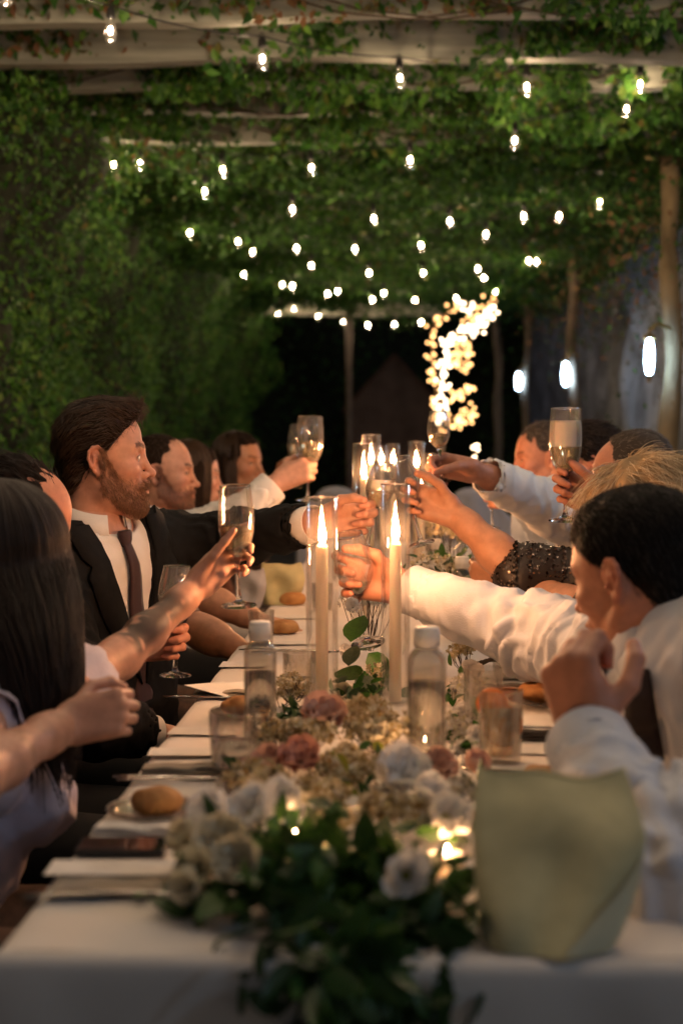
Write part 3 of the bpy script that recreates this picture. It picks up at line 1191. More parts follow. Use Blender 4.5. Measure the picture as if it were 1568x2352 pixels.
# leaves that hang down over the beams; bare stretches stay bare
bare = {0: [(-1.9, 0.25)], 1: [(-1.9, 0.15, 0.5)], 2: [(-1.25, -0.75), (-0.15, 0.33)], 3: [(-1.5, -1.1)], 4: [(-1.0, -0.35)], 5: [(-1.3, -0.6)]}
PH, NH, SH, PD, SD, ND = [], [], [], [], [], []
for k, by in enumerate(BEAMS):
    m = 2600 if k < 3 else (4200 if k < 9 else 3000)
    x = r.uniform(-1.95, 1.85, m)
    d = np.full(m, 1.0 if k > 2 else 0.75) + 0.7 * sstep(0.25, 0.9, x)
    for bz in bare.get(k, []):
        d *= 1 - (0.94 if len(bz) < 3 else bz[2]) * sstep(bz[0] - 0.06, bz[0] + 0.06, x) * sstep(bz[1] + 0.06, bz[1] - 0.06, x)
    strand = 0.5 + 0.5 * wav(np.stack([x, x * 0 + k * 3.1, x * 0], 1), 2.6, 50 + k)
    d *= np.clip(0.25 + 1.0 * strand, 0, 1)
    if k >= 6:
        d = np.clip(d + 0.25, 0, 1)
    kp = r.random(m) < d
    x = x[kp]
    drop = r.random(len(x)) ** 0.7 * ((0.20 if k < 3 else 0.27) + 0.10 * np.clip(wav(np.stack([x, x * 0 + k, x * 0], 1), 1.5, 70 + k), 0, 1))
    P = np.stack([x, by - 0.055 - 0.03 * r.random(len(x)), 3.05 - drop], 1)
    N_ = np.array([[0, -1.0, -0.1]]) + r.normal(size=(len(x), 3)) * 0.6
    s_ = 0.022 + 0.050 * r.random(len(x)) ** 1.5
    dead = (((k <= 2) & (P[:, 0] < -0.75)) | ((k == 1) & (np.abs(P[:, 0] + 0.1) < 0.55))) & (r.random(len(x)) < 0.55)
    dead |= (k >= 8) & (k < 13) & (P[:, 0] > 1.0) & (r.random(len(x)) < 0.35)
    dead |= (k in (5, 6)) & (P[:, 0] < -1.0) & (r.random(len(x)) < 0.4)
    PH.append(P[~dead]); NH.append(N_[~dead]); SH.append(s_[~dead])
    PD.append(P[dead]); ND.append(N_[dead]); SD.append(s_[dead] * 0.9)
V, T = leaf_mesh(np.concatenate(PH), np.concatenate(NH), np.concatenate(SH), 4, hang=1.6)
tag(mesh_obj('hanging_leaves', V, T, M['vine'], cr, smooth=False), kind='stuff')
V, T = leaf_mesh(np.concatenate(PD), np.concatenate(ND), np.concatenate(SD), 5, hang=1.6)
tag(mesh_obj('withered_leaves', V, T, M['vine_dead'], cr, smooth=False), kind='stuff')
rr = random.Random(3)
for k in range(26):
    mb = MB()
    x0, yb = rr.uniform(-1.8, 1.5), rr.choice(BEAMS[:7]) - 0.06
    pts = [(x0 + 0.28 * q + 0.03 * math.sin(q * 2 + k), yb - 0.01, 2.90 + 0.07 * math.sin(q * 1.1 + k * 1.3)) for q in range(6)]
    mb.tube(pts, 0.004, 5)
    mb.build('creeper_stem', M['twig'], cr)

# ------------------------------------------------------------------ string lights
SPANS = [
    ('nearest string of clear bulbs under the first pergola beams', [(17, -12, 4.65), (255, 70, 5.0), (602, 135, 5.55), (917, 180, 5.9), (1208, 200, 6.1), (1469, 195, 6.3)]),
    ('second string of clear bulbs, drooping right to left across the creeper', [(1439, 252, 6.6), (1182, 323, 6.8), (941, 367, 7.05), (714, 386, 7.25), (511, 390, 7.4), (322, 377, 7.5)]),
    ('third string of clear bulbs, beginning near the ivy wall at left', [(263, 380, 7.55), (471, 440, 7.8), (671, 480, 8.0), (857, 503, 8.2), (1032, 508, 8.4), (1202, 497, 8.6), (1377, 466, 8.75)]),
    ('fourth string of clear bulbs, midway down the pergola', [(1284, 497, 8.8), (1116, 538, 9.0), (966, 563, 9.2), (814, 572, 9.4), (680, 570, 9.6), (547, 556, 9.75), (437, 535, 9.85)]),
    ('fifth string of small blurred bulbs, just past the middle of the pergola', [(581, 580, 10.1), (715, 610, 10.4), (847, 627, 10.6), (971, 628, 10.8), (1096, 618, 11.0), (1214, 600, 11.2)]),
    ('sixth string of small blurred bulbs below the fifth one', [(1232, 602, 11.3), (1111, 639, 11.6), (881, 673, 12.0), (775, 670, 12.15), (671, 657, 12.3), (560, 630, 12.4)]),
    ('seventh string of small blurred bulbs along the last pale beam', [(649, 655, 12.6), (753, 675, 12.8), (855, 688, 13.0), (952, 690, 13.2), (1047, 685, 13.5), (1137, 671, 13.7)]),
    ('farthest string of blurred bulbs against the black opening', [(639, 722, 15.75), (676, 710, 15.8), (731, 727, 15.8), (787, 740, 15.8), (844, 747, 15.8), (905, 746, 15.8), (967, 740, 15.8)]),
]
prof_glass = [(0.0125, 0.0), (0.0130, -0.012), (0.0165, -0.030), (0.0215, -0.050), (0.0235, -0.066), (0.0215, -0.080), (0.0140, -0.090), (0.0040, -0.094)]
gb = MB().lathe(prof_glass, 14)
fb = MB().ball((0, 0, -0.045), (0.0052, 0.0052, 0.012), 8, 6)
sb = MB().lathe([(0.004, 0.038), (0.012, 0.034), (0.0155, 0.026), (0.0165, 0.004), (0.0180, 0.000), (0.0125, -0.003)], 12)
sb.tube([(0.008 * math.cos(a), 0, 0.046 + 0.008 * math.sin(a)) for a in [PI * 2 * q / 8 for q in range(9)]], 0.0022, 5)


def shared(name, mb_, mat):
    me = bpy.data.meshes.new(name)
    me.from_pydata([tuple(v) for v in mb_.v], [], mb_.f)
    me.polygons.foreach_set('use_smooth', np.ones(len(me.polygons), dtype=bool))
    me.materials.append(mat)
    return me


ME = {'glass': shared('bulb', gb, M['bulb_glass']), 'filament': shared('filament', fb, M['filament']), 'socket': shared('socket', sb, M['black'])}


def inst(name, me, parent, loc=(0, 0, 0), rot=None, scale=None):
    o = bpy.data.objects.new(name, me)
    COL.objects.link(o)
    o.parent = parent
    o.location = loc
    if rot is not None:
        o.rotation_euler = rot
    if scale is not None:
        o.scale = scale if hasattr(scale, '__len__') else (scale,) * 3
    return o


def string_light(pts, label, pre=None, post=None):
    """pts: centres of the bulbs in the world"""
    t = thing('string_light', pts[0], label, 'string lights', 'strings of clear bulbs under the pergola')
    tops = [p + Vector((0, 0, 0.086)) for p in pts]
    path = []
    ext = [pre] * (pre is not None) + tops + [post] * (post is not None)
    for a_, b_ in zip(ext[:-1], ext[1:]):
        for q in range(6):
            s_ = q / 6
            path.append(a_.lerp(b_, s_) - Vector((0, 0, 0.12 * (a_ - b_).length * s_ * (1 - s_))))
    path.append(ext[-1])
    mb = MB()
    mb.tube(path, 0.0035, 5)
    mb.build('cable', M['black'], t)
    for k, p in enumerate(pts):
        g = inst('bulb', ME['glass'], t, p + Vector((0, 0, 0.045)) - Vector(t.location), (0.06 * math.sin(k * 7.1), 0.06 * math.cos(k * 5.3), 0), 0.92 + 0.1 * ((k * 37) % 5) / 5)
        inst('filament', ME['filament'], g)
        inst('socket', ME['socket'], g)
    return t


for lab, pts in SPANS:
    W_ = [at(*p) for p in pts]
    pre = W_[0] + Vector((-0.35 if W_[0].x < W_[-1].x else 0.35, 0.0, 0.16))
    post = W_[-1] + Vector((0.35 if W_[0].x < W_[-1].x else -0.35, 0.0, 0.16))
    string_light(W_, lab, pre, post)
# extra strings added overhead, out of view, to brighten the tabletop
for k in range(11):
    y0 = 4.25 - 0.28 * k
    pts = [Vector(((-1) ** k * (-1.2 + 0.4 * q), y0 - 0.28 * q / 6, 2.70 - 0.10 * math.sin(PI * q / 6))) for q in range(7)]
    string_light(pts, 'added string of clear bulbs overhead, out of view, to brighten the tabletop')

# ------------------------------------------------------------------ pale covered chairs beyond the table
M['cover'] = principled('chair_cover', (0.42, 0.43, 0.48), 0.9, 0.06, 8, 0.3, 60)
for k, (px, Y, lab) in enumerate(((770, 8.6, 'pale round backed chair beyond the far left end of the table'), (1085, 8.3, 'pale round backed chair beyond the far right end of the table'))):
    c = at(px, 1000, Y)
    t = thing('covered_chair', (c.x, Y, 0), lab, 'chair', 'pale covered chairs at the far end')
    mb = MB()

    def back(u, v, c=c, Y=Y):
        a_ = 2 * PI * u
        ww = 0.24 * (1 - 0.55 * max(0, v - 0.7) / 0.3 * abs(math.cos(a_)) ** 0.2)
        zz_ = 0.46 + 0.50 * v
        return Vector((c.x + ww * math.cos(a_), Y + 0.055 * math.sin(a_) + 0.02 * math.sin(a_ * 5), zz_))
    mb.grid(back, 28, 10)
    mb.ball((c.x, Y, 0.955), (0.110, 0.045, 0.05), 18, 8)
    mb.build('backrest', M['cover'], t)
    MB().bbox((c.x, Y + 0.22, 0.45), (0.46, 0.46, 0.07), 0.02).build('seat', M['cover'], t)
    for sx in (1, -1):
        for sy in (0.04, 0.40):
            MB().tube([(c.x + sx * 0.19, Y + sy, 0), (c.x + sx * 0.19, Y + sy, 0.42)], 0.018, 8).build('leg', M['pole'], t)

# ------------------------------------------------------------------ lanterns on the posts
for k, (px, py, Y, hp, wp) in enumerate(((2120, 600, 3.75, 190, 60), (0, 0, 0.6, 0, 0), (1490, 820, 7.55, 90, 20), (1298, 860, 11.5, 58, 15), (1190, 876, 14.5, 42, 12))):
    c = at(px, py, Y)
    sc = Y / F
    if hp == 0:
        c = Vector((1.75, 0.6, 1.80))
        hp, wp = 0.23 / sc, 0.07 / sc
    lab = ('lantern on the post just outside the right edge of the picture', 'lantern on the post to the right of the photographer', 'nearest glowing oval lantern, fixed to the rough post at far right', 'middle glowing oval lantern behind the raised champagne flute', 'farthest and smallest glowing oval lantern at the right')[k]
    t = thing('wall_lantern', c, lab, 'lantern', 'oval lanterns on the right hand posts')
    mb = MB()
    mb.ball(c, (wp * sc / 2, wp * sc / 2, hp * sc / 2), 16, 12)
    mb.build('glass', M['lamp_glow'], t)
    mb = MB()
    mb.lathe([(0.002, -0.03), (0.012, -0.02), (0.006, -0.005), (0.02, 0.0), (0.03, 0.012)], 12, c=c - Vector((0, 0, hp * sc / 2)))
    mb.build('finial', M['lamp_rim'], t)
    mb = MB()
    mb.lathe([(0.035, 0.0), (0.03, 0.02), (0.01, 0.03), (0.004, 0.05)], 12, c=c + Vector((0, 0, hp * sc / 2 - 0.012)))
    mb.tube([c + Vector((0, 0, hp * sc / 2 + 0.03)), c + Vector((0.03, 0, hp * sc / 2 + 0.07)), c + Vector((0.12, 0.05, hp * sc / 2 + 0.05))], 0.008, 6)
    mb.build('bracket', M['lamp_rim'], t)

# ------------------------------------------------------------------ big letter frame wound with fairy lights
SY = 11.0
sg = thing('fairy_light_frame', at(1030, 1000, SY), 'tall branching frame wound with glowing warm fairy lights behind the far candles', 'light sculpture')
PATHS = [  # (pixel path, bulbs, cool?)
    ([(1013, 975), (1012, 930), (1018, 880), (1022, 840), (1026, 800), (1030, 775)], 52, True),
    ([(1003, 955), (1001, 900), (997, 850), (992, 800), (990, 765), (1000, 742), (1022, 724), (1045, 705)], 46, False),
    ([(1030, 775), (1050, 768), (1075, 760), (1100, 752), (1120, 735), (1132, 715), (1125, 700)], 46, True),
    ([(1045, 705), (1058, 712)], 4, False), ([(1066, 690), (1075, 715), (1078, 722)], 9, True),
    ([(1098, 705), (1112, 706), (1130, 696), (1138, 690)], 9, False),
    ([(1072, 745), (1090, 735), (1105, 722), (1118, 716)], 14, False),
    ([(1035, 790), (1055, 790), (1072, 793), (1080, 806), (1075, 815)], 18, False),
    ([(1032, 812), (1050, 815), (1066, 817)], 10, False),
    ([(1034, 838), (1052, 838), (1070, 836), (1080, 828)], 14, False), ([(1062, 850), (1072, 848)], 3, False),
    ([(1035, 903), (1055, 902), (1072, 897), (1082, 886)], 20, False), ([(1042, 912), (1070, 908)], 6, False),
    ([(1030, 975), (1050, 975), (1068, 968), (1078, 955), (1078, 940)], 30, False), ([(1035, 962), (1052, 955)], 6, False),
    ([(1012, 990), (1010, 1005)], 3, False),
    ([(1091, 1023), (1090, 1036), (1086, 1050)], 6, True), ([(1046, 1076), (1052, 1078)], 2, True), ([(1030, 1060), (1022, 1072)], 2, False),
]
fme = {k: shared('bulb', MB().ball((0, 0, 0), 0.010, 8, 5), M[k]) for k in ('fairy', 'fairy_cool')}
rr = random.Random(12)
mb = MB()
for path, nb, cool in PATHS:
    pw = [at(x, y, SY) for x, y in path]
    mb.tube(pw, 0.006, 6)
    seg = [(b - a).length for a, b in zip(pw[:-1], pw[1:])]
    tot = sum(seg)
    for q in range(int(nb * (1.0 if nb > 8 else 1))):
        nb_ = int(nb * (1.0 if nb > 8 else 1))
        d = tot * (q + rr.random()) / nb_
        i = 0
        while i < len(seg) - 1 and d > seg[i]:
            d -= seg[i]
            i += 1
        p = pw[i].lerp(pw[i + 1], min(1, d / seg[i])) + Vector((rr.gauss(0, 0.028), rr.gauss(0, 0.03), rr.gauss(0, 0.026)))
        inst('bulb', fme['fairy_cool' if cool else 'fairy'], sg, p - Vector(sg.location))
mb.tube([at(1014, 985, SY), Vector((at(1014, 985, SY).x, SY, 0))], 0.02, 8)
mb.build('frame', M['wire'], sg)
# ------------------------------------------------------------------ the long table
TX0, TX1, TY0, TY1 = -0.372, 0.40, 1.287, 7.3
M['oak'] = principled('table_wood', (0.18, 0.11, 0.06), 0.6, 0.25, 6, stretch=(6, 0.6, 6))
M['cloth'] = principled('white_linen', (0.72, 0.66, 0.59), 0.9, 0.05, 9, 0.15, 420, sheen=0.2)
M['napkin'] = principled('taupe_linen', (0.26, 0.22, 0.16), 0.9, 0.12, 30, 0.5, 300, sheen=0.2)
M['sage'] = principled('sage_cloth', (0.50, 0.45, 0.24), 0.9, 0.16, 16, 0.15, 300, sheen=0.25)
M['greycloth'] = principled('grey_cloth', (0.36, 0.34, 0.33), 0.9, 0.1, 14, 0.3, 200)
M['paper'] = principled('paper', (0.74, 0.71, 0.66), 0.8, 0.03, 20)
M['ink'] = principled('ink', (0.16, 0.13, 0.11), 0.9)
M['steel'] = principled('cutlery_steel', (0.62, 0.58, 0.52), 0.22, metal=1.0)
M['phone'] = principled('phone_black', (0.012, 0.012, 0.014), 0.25)
M['crust'] = principled('bread_crust', (0.36, 0.15, 0.045), 0.75, base2=(0.52, 0.27, 0.09), vscale=26, bump=0.9, bscale=55)
M['wax'] = principled('candle_wax', (0.95, 0.88, 0.75), 0.45, sss=0.4, translucent=0.6)
M['wick'] = principled('wick', (0.02, 0.015, 0.012), 0.9)
M['flame'] = emitter('flame', (1.0, 0.45, 0.19), 250.0)
M['flame_small'] = emitter('tealight_flame', (1.0, 0.52, 0.24), 150.0)
M['cyl'] = thin_glass('cylinder_glass', (0.985, 0.98, 0.97), base=0.035, edge=0.30, haze=0.003)
M['bowlglass'] = thin_glass('wine_glass', (0.99, 0.985, 0.98), base=0.05, edge=0.45, haze=0.025)
M['cutglass'] = thin_glass('cut_glass', (0.95, 0.93, 0.90), base=0.10, edge=0.5, rough=0.05, haze=0.035)
M['bottleglass'] = thin_glass('bottle_glass', (0.90, 0.89, 0.86), base=0.06, edge=0.4, haze=0.03)
M['solid_glass'] = principled('stem_glass', (1, 1, 1), 0.01, trans=1.0, ior=1.5)
M['platelglass'] = thin_glass('plate_glass', (0.93, 0.90, 0.86), base=0.10, edge=0.8, rough=0.06)
M['cap'] = principled('white_cap', (0.78, 0.74, 0.68), 0.5)
M['label'] = principled('label_print', (0.20, 0.17, 0.14), 0.7)


def liquid(name, col, rough=0.02, dens=0.5):
    m, nt, p, out = nodes_of(name)
    p.inputs['Base Color'].default_value = (*col, 1)
    p.inputs['Roughness'].default_value = rough
    p.inputs['Transmission Weight'].default_value = dens
    p.inputs['IOR'].default_value = 1.33
    return m


M['champagne'] = liquid('champagne', (0.95, 0.74, 0.42), dens=0.72)
M['fizz'] = principled('fizz', (0.92, 0.84, 0.74), 0.6, sss=0.4)
M['water'] = liquid('water', (0.97, 0.96, 0.93), dens=0.95)
M['redwine'] = liquid('red_wine', (0.06, 0.006, 0.01), dens=0.1)
M['orange'] = principled('orange_slice', (0.75, 0.20, 0.025), 0.5, 0.15, 40, 0.4, 80, sss=0.2)

tb = thing('dining_table', (0, 4.3, 0), 'long dining table hidden under the white tablecloth', 'table')
mb = MB()
mb.box((0.014, (TY0 + TY1) / 2, 0.725), (TX1 - TX0 - 0.02, TY1 - TY0 - 0.02, 0.035))
mb.build('tabletop', M['oak'], tb, False)
for yy_ in (1.6, 3.4, 5.2, 7.05):
    for xx_ in (TX0 + 0.08, TX1 - 0.08):
        mb = MB()
        mb.bbox((xx_, yy_, 0.354), (0.06, 0.06, 0.705), 0.006)
        mb.build('leg', M['oak'], tb, False)

# tablecloth: top, rounded edges and drops with folds
sec = [(TX0 - 0.012, 0.42), (TX0 - 0.010, 0.55), (TX0 - 0.008, 0.70), (TX0 - 0.004, 0.738), (TX0 + 0.004, TZ - 0.003), (TX0 + 0.016, TZ)]
sec += [(TX0 + 0.016 + (TX1 - TX0 - 0.032) * q / 40, TZ) for q in range(1, 40)]
sec += [(TX1 - 0.016, TZ), (TX1 - 0.004, TZ - 0.003), (TX1 + 0.004, 0.738), (TX1 + 0.008, 0.70), (TX1 + 0.010, 0.55), (TX1 + 0.012, 0.42)]
NY = 260
V, Fq = [], []
ylist = [TY0 + 0.016 + (TY1 - TY0 - 0.016) * (q / NY) ** 1.25 for q in range(NY + 1)]
for y in ylist:
    for k, (x, z) in enumerate(sec):
        drop = max(0.0, (0.735 - z) / 0.3)
        fo = 0.035 * drop * math.sin(y * 26 + 2.0 * math.sin(y * 3.1))
        wz = 0.0
        if z >= TZ - 0.004:
            wz = 0.0012 * math.sin(y * 31 + x * 9 + 2 * math.sin(x * 11)) * math.sin(x * 17 + y * 5) + 0.0016 * max(0, math.sin(y * 5.2 + 0.4 * x)) ** 24
        V.append((x + (fo if x > 0 else -fo), y, z + wz))
ns = len(sec)
for a_ in range(NY):
    for b_ in range(ns - 1):
        Fq.append((a_ * ns + b_, a_ * ns + b_ + 1, (a_ + 1) * ns + b_ + 1, (a_ + 1) * ns + b_))
mb = MB()
mb.add(V, Fq)
ntop = len(mb.v)


def front(u, v):
    x = TX0 - 0.004 + (TX1 - TX0 + 0.008) * u
    if v < 0.2:
        a_ = v / 0.2 * PI / 2
        return Vector((x, TY0 + 0.016 - 0.016 * math.sin(a_), TZ - 0.016 * (1 - math.cos(a_)) - 0.0003))
    d = (v - 0.2) / 0.8
    fo = 0.020 * d * math.sin(u * 17 + 1.3 * math.sin(u * 7)) + 0.012 * d * math.sin(u * 41)
    return Vector((x, TY0 - 0.001 - fo - 0.015 * d, TZ - 0.016 - 0.33 * d))


mb.grid(front, 60, 26)
tc_ = mb.build('tablecloth', M['cloth'])
tag(tc_, 'white tablecloth laid over the whole long table and hanging down its near end', 'tablecloth')


# ------------------------------------------------------------------ candles
def flame_mb(c, w, h):
    prof = [(0.0, 0), (0.45, 0.04), (0.85, 0.16), (1.0, 0.30), (0.88, 0.47), (0.60, 0.66), (0.30, 0.84), (0.10, 0.95), (0.0, 1.0)]
    return MB().lathe([(r_ * w / 2, z_ * h) for r_, z_ in prof], 12, c=c)


def taper(base, height, label, glass_h=None, glass_r=0.0285, r_=0.0105, lit=True, group=None, fh=0.046):
    base = Vector(base)
    t = thing('candle', base, label, 'candle', group)
    mb = MB()
    top = height
    mb.lathe([(r_ * 1.06, 0.003), (r_ * 1.04, top * 0.5), (r_ * 0.97, top - 0.006), (r_ * 0.82, top), (r_ * 0.45, top - 0.002)], 20, c=base, close=True)
    mb.build('wax', M['wax'], t)
    mb = MB()
    mb.tube([base + Vector((0, 0, top - 0.003)), base + Vector((0.0006, 0, top + 0.004)), base + Vector((0.002, 0, top + 0.009))], 0.0011, 6)
    mb.build('wick', M['wick'], t)
    if lit:
        flame_mb(base + Vector((0.0005, 0, top + 0.003)), 0.0135, fh).build('flame', M['flame'], t)
    if glass_h:
        g = thing('hurricane_glass', base, label.replace('candle', 'glass cylinder round the candle', 1) if False else None)
        rr_ = glass_r
        mb = MB()
        mb.lathe([(rr_ - 0.002, 0.004), (rr_ - 0.002, glass_h - 0.001), (rr_ - 0.001, glass_h), (rr_, glass_h - 0.001), (rr_, 0.002), (rr_ - 0.002, 0.0015), (0.001, 0.0015)], 40, c=base)
        mb.build('cylinder', M['cyl'], g)
        mb = MB()
        mb.lathe([(rr_ + 0.0002, glass_h - 0.0015), (rr_ + 0.0006, glass_h), (rr_ - 0.001, glass_h + 0.0012), (rr_ - 0.0026, glass_h), (rr_ - 0.0022, glass_h - 0.0015)], 40, c=base)
        mb.build('rim', M['solid_glass'], g)
        return t, g
    return t, None


CANDLES = [  # base pixel x, Y, flame pixel y, cylinder top pixel y, what sets it apart
    (739, 2.53, 1252, 1142, 'near left tall ivory candle, burning', 'tall glass cylinder round the near left candle'),
    (908, 2.62, 1246, 1112, 'near right tall ivory candle, burning, beside the bottle', 'tall glass cylinder round the near right candle'),
    (835, 3.70, 1098, 1019, 'burning candle behind the two clinking glasses', 'wide glass cylinder behind the two clinking glasses'),
    (852, 4.45, 1066, 999, 'burning candle in the tallest far glass cylinder', 'glass cylinder whose top stands highest of the far ones'),
    (875, 6.6, 1065, 1027, 'small far candle seen between two taller cylinders', 'narrowest far glass cylinder'),
    (902, 6.0, 1068, 1020, 'far burning candle left of centre gap', 'far glass cylinder left of the centre gap'),
    (956, 4.95, 1073, 1015, 'far burning candle right of centre gap', 'far glass cylinder right of the centre gap'),
    (986, 5.6, 1085, 1043, 'far burning candle beside the raised hand at right', 'short far glass cylinder beside the raised hand'),
    (968, 4.15, 1150, 1095, 'ivory candle standing behind the toasting hand, right of the clinking glasses', 'glass cylinder behind the toasting hand'),
]
for px, Y, fy, ty, la, lg in CANDLES:
    b = at(px, 1000, Y)
    b.z = TZ + 0.002
    top = at(px, fy, Y).z - b.z
    gh = at(px, ty, Y).z - b.z
    near = Y < 3
    wr = {739: 0.0290, 908: 0.0275, 835: 0.0300}.get(px, 0.0290)
    t, g = taper(b, top, la, gh, wr, 0.0108 if near else 0.0100, True, 'taper candles along the table', 0.043 if px != 908 else 0.052)
    tag(g, lg, 'candle holder', 'glass cylinders round the candles')


# ------------------------------------------------------------------ glasses
def wine_profile(kind):
    """outer bowl profile (r, z from bowl bottom 0 to rim 1), widths relative to glass height"""
    if kind == 'flute':
        return [(0.012, 0.0), (0.055, 0.06), (0.098, 0.16), (0.122, 0.32), (0.131, 0.50), (0.128, 0.70), (0.118, 0.88), (0.112, 1.0)]
    return [(0.012, 0.0), (0.070, 0.06), (0.128, 0.20), (0.158, 0.38), (0.165, 0.52), (0.152, 0.72), (0.130, 0.90), (0.118, 1.0)]


def wine_glass(foot, rim, kind, label, fill=0.4, fizz=0.0, wine='champagne', level=(0, 0, 1), group='raised champagne glasses', wide=1.0):
    foot, rim = Vector(foot), Vector(rim)
    ax = (rim - foot)
    H = ax.length
    R = basis(ax)
    t = thing('champagne_glass', foot, label, 'champagne glass', group)
    z0 = H * (0.40 if kind == 'flute' else 0.46)
    BH = H - z0
    pr = [(r_ * H * 1.02 * wide, z0 + z_ * BH) for r_, z_ in wine_profile(kind)]
    # finer profile
    fine = []
    for (a_, b_) in zip(pr[:-1], pr[1:]):
        for q in range(4):
            fine.append((a_[0] + (b_[0] - a_[0]) * q / 4, a_[1] + (b_[1] - a_[1]) * q / 4))
    fine.append(pr[-1])
    for _ in range(2):
        fine = [fine[0]] + [((fine[i - 1][0] + 2 * fine[i][0] + fine[i + 1][0]) / 4, (fine[i - 1][1] + 2 * fine[i][1] + fine[i + 1][1]) / 4) for i in range(1, len(fine) - 1)] + [fine[-1]]
    th = 0.0009
    mb = MB()
    mb.lathe(fine + [(fine[-1][0] - th, fine[-1][1])] + [(max(0.001, r_ - th), z_ + 0.0008) for r_, z_ in reversed(fine)], 32, R, foot)
    mb.build('bowl', M['bowlglass'], t)
    mb = MB()
    rimr, rimz = fine[-1]
    mb.lathe([(rimr + 0.0003, rimz - 0.0012), (rimr + 0.0005, rimz), (rimr - 0.0006, rimz + 0.0009), (rimr - 0.0016, rimz), (rimr - 0.0012, rimz - 0.0012)], 32, R, foot)
    mb.build('rim', M['solid_glass'], t)
    fr = 0.150 * H
    mb = MB()
    mb.lathe([(0.0, 0.0), (fr * 0.98, 0.0), (fr, 0.0010), (fr * 0.96, 0.0024), (fr * 0.5, 0.0050), (fr * 0.2, 0.0105), (0.0046, 0.020), (0.0036, 0.034), (0.0032, z0 * 0.6), (0.0040, z0 * 0.88), (0.0075, z0 * 0.97), (0.010, z0 + 0.002), (0.0, z0 + 0.003)], 28, R, foot)
    mb.build('stem', M['solid_glass'], t)
    if fill > 0:
        inn = [(max(0.0006, r_ - th - 0.0006), z_ + 0.0016) for r_, z_ in fine]
        lv = z0 + BH * fill
        up = Vector(level)
        up = R.transposed() @ up            # world up in the glass frame; the surface of the drink stays level
        n = 32

        def surf(cut, name, mat, lowcut=None):
            vs, fs = [], []
            rows = []
            for r_, z_ in inn:
                row = []
                for k in range(n):
                    a_ = 2 * PI * k / n
                    x_, y_ = r_ * math.cos(a_), r_ * math.sin(a_)
                    zt = cut - (up.x * x_ + up.y * y_) / max(0.3, up.z)
                    zl = -9 if lowcut is None else lowcut - (up.x * x_ + up.y * y_) / max(0.3, up.z)
                    zz_ = min(max(z_, zl), zt)
                    # radius at that height
                    rz = np.interp(zz_, [p[1] for p in inn], [p[0] for p in inn])
                    row.append(Vector((rz * math.cos(a_), rz * math.sin(a_), zz_)))
                rows.append(row)
            m_ = MB()
            for row in rows:
                vs += row
            for i in range(len(rows) - 1):
                for k in range(n):
                    k2 = (k + 1) % n
                    fs.append((i * n + k, i * n + k2, (i + 1) * n + k2, (i + 1) * n + k))
            fs.append(tuple(reversed(range(n))))
            fs.append(tuple(range((len(rows) - 1) * n, len(rows) * n)))
            m_.add([R @ v + foot for v in vs], fs)
            m_.build(name, mat, t)
        surf(lv, 'wine', M[wine])
        if fizz > 0:
            surf(lv + BH * fizz, 'foam', M['fizz'], lv + 0.0004)
    return t


# stem positions are shared with the hands that hold them: foot and rim of every raised glass
def seg(px0, py0, Y0, px1, py1, Y1):
    return at(px0, py0, Y0), at(px1, py1, Y1)


GL = {
    'tattoo': seg(549, 1392, 2.52, 540, 1116, 2.50),
    'hidden': seg(402, 1552, 2.78, 407, 1300, 2.78),
    'clinkL': seg(840, 1262, 3.02, 886, 1062, 3.04),
    'clinkR': seg(968, 1250, 3.00, 916, 1054, 3.05),
    'near': seg(845, 1478, 2.86, 800, 1228, 2.80),
    'flute': seg(1297, 1196, 3.02, 1298, 938, 3.00),
    'far_r': seg(1012, 1106, 3.72, 1005, 945, 3.70),
    'far_l': seg(706, 1150, 4.45, 713, 956, 4.45),
    'far_l2': seg(676, 1120, 5.6, 687, 975, 5.6),
    'blue': seg(1130, 1215, 4.55, 1124, 1095, 4.55),
    'rest': seg(1108, 1372, 3.17, 1097, 1258, 3.17),
}
wine_glass(*GL['tattoo'], 'flute', 'champagne flute held up by the tattooed arm at left', 0.46, wide=1.12)
wine_glass(*GL['hidden'], 'wine', 'glass held low behind the tattooed forearm', 0.36, 0.12)
wine_glass(*GL['clinkL'], 'wine', 'left one of the two clinking glasses', 0.40, 0.22)
wine_glass(*GL['clinkR'], 'wine', 'right one of the two clinking glasses', 0.30)
wine_glass(*GL['near'], 'wine', 'tilted glass in the hand of the man leaning in at near right', 0.22)
wine_glass(*GL['flute'], 'flute', 'foaming flute raised upright at right beside the blonde hair', 0.44, 0.38, wide=1.12)
wine_glass(*GL['far_r'], 'wine', 'glass raised in front of the fairy light frame', 0.42)
wine_glass(*GL['far_l'], 'flute', 'taller of the two far flutes at left, above a fist in white shirt sleeve', 0.50, wide=1.25)
wine_glass(*GL['far_l2'], 'flute', 'smaller flute half hidden behind the taller far flute at left', 0.50, wide=1.2)
wine_glass(*GL['blue'], 'wine', 'glass in the hand of the dim blue sleeve at right', 0.4)
wine_glass(*GL['rest'], 'wine', 'glass held at table level behind the small white capped bottle', 0.35, wine='redwine')


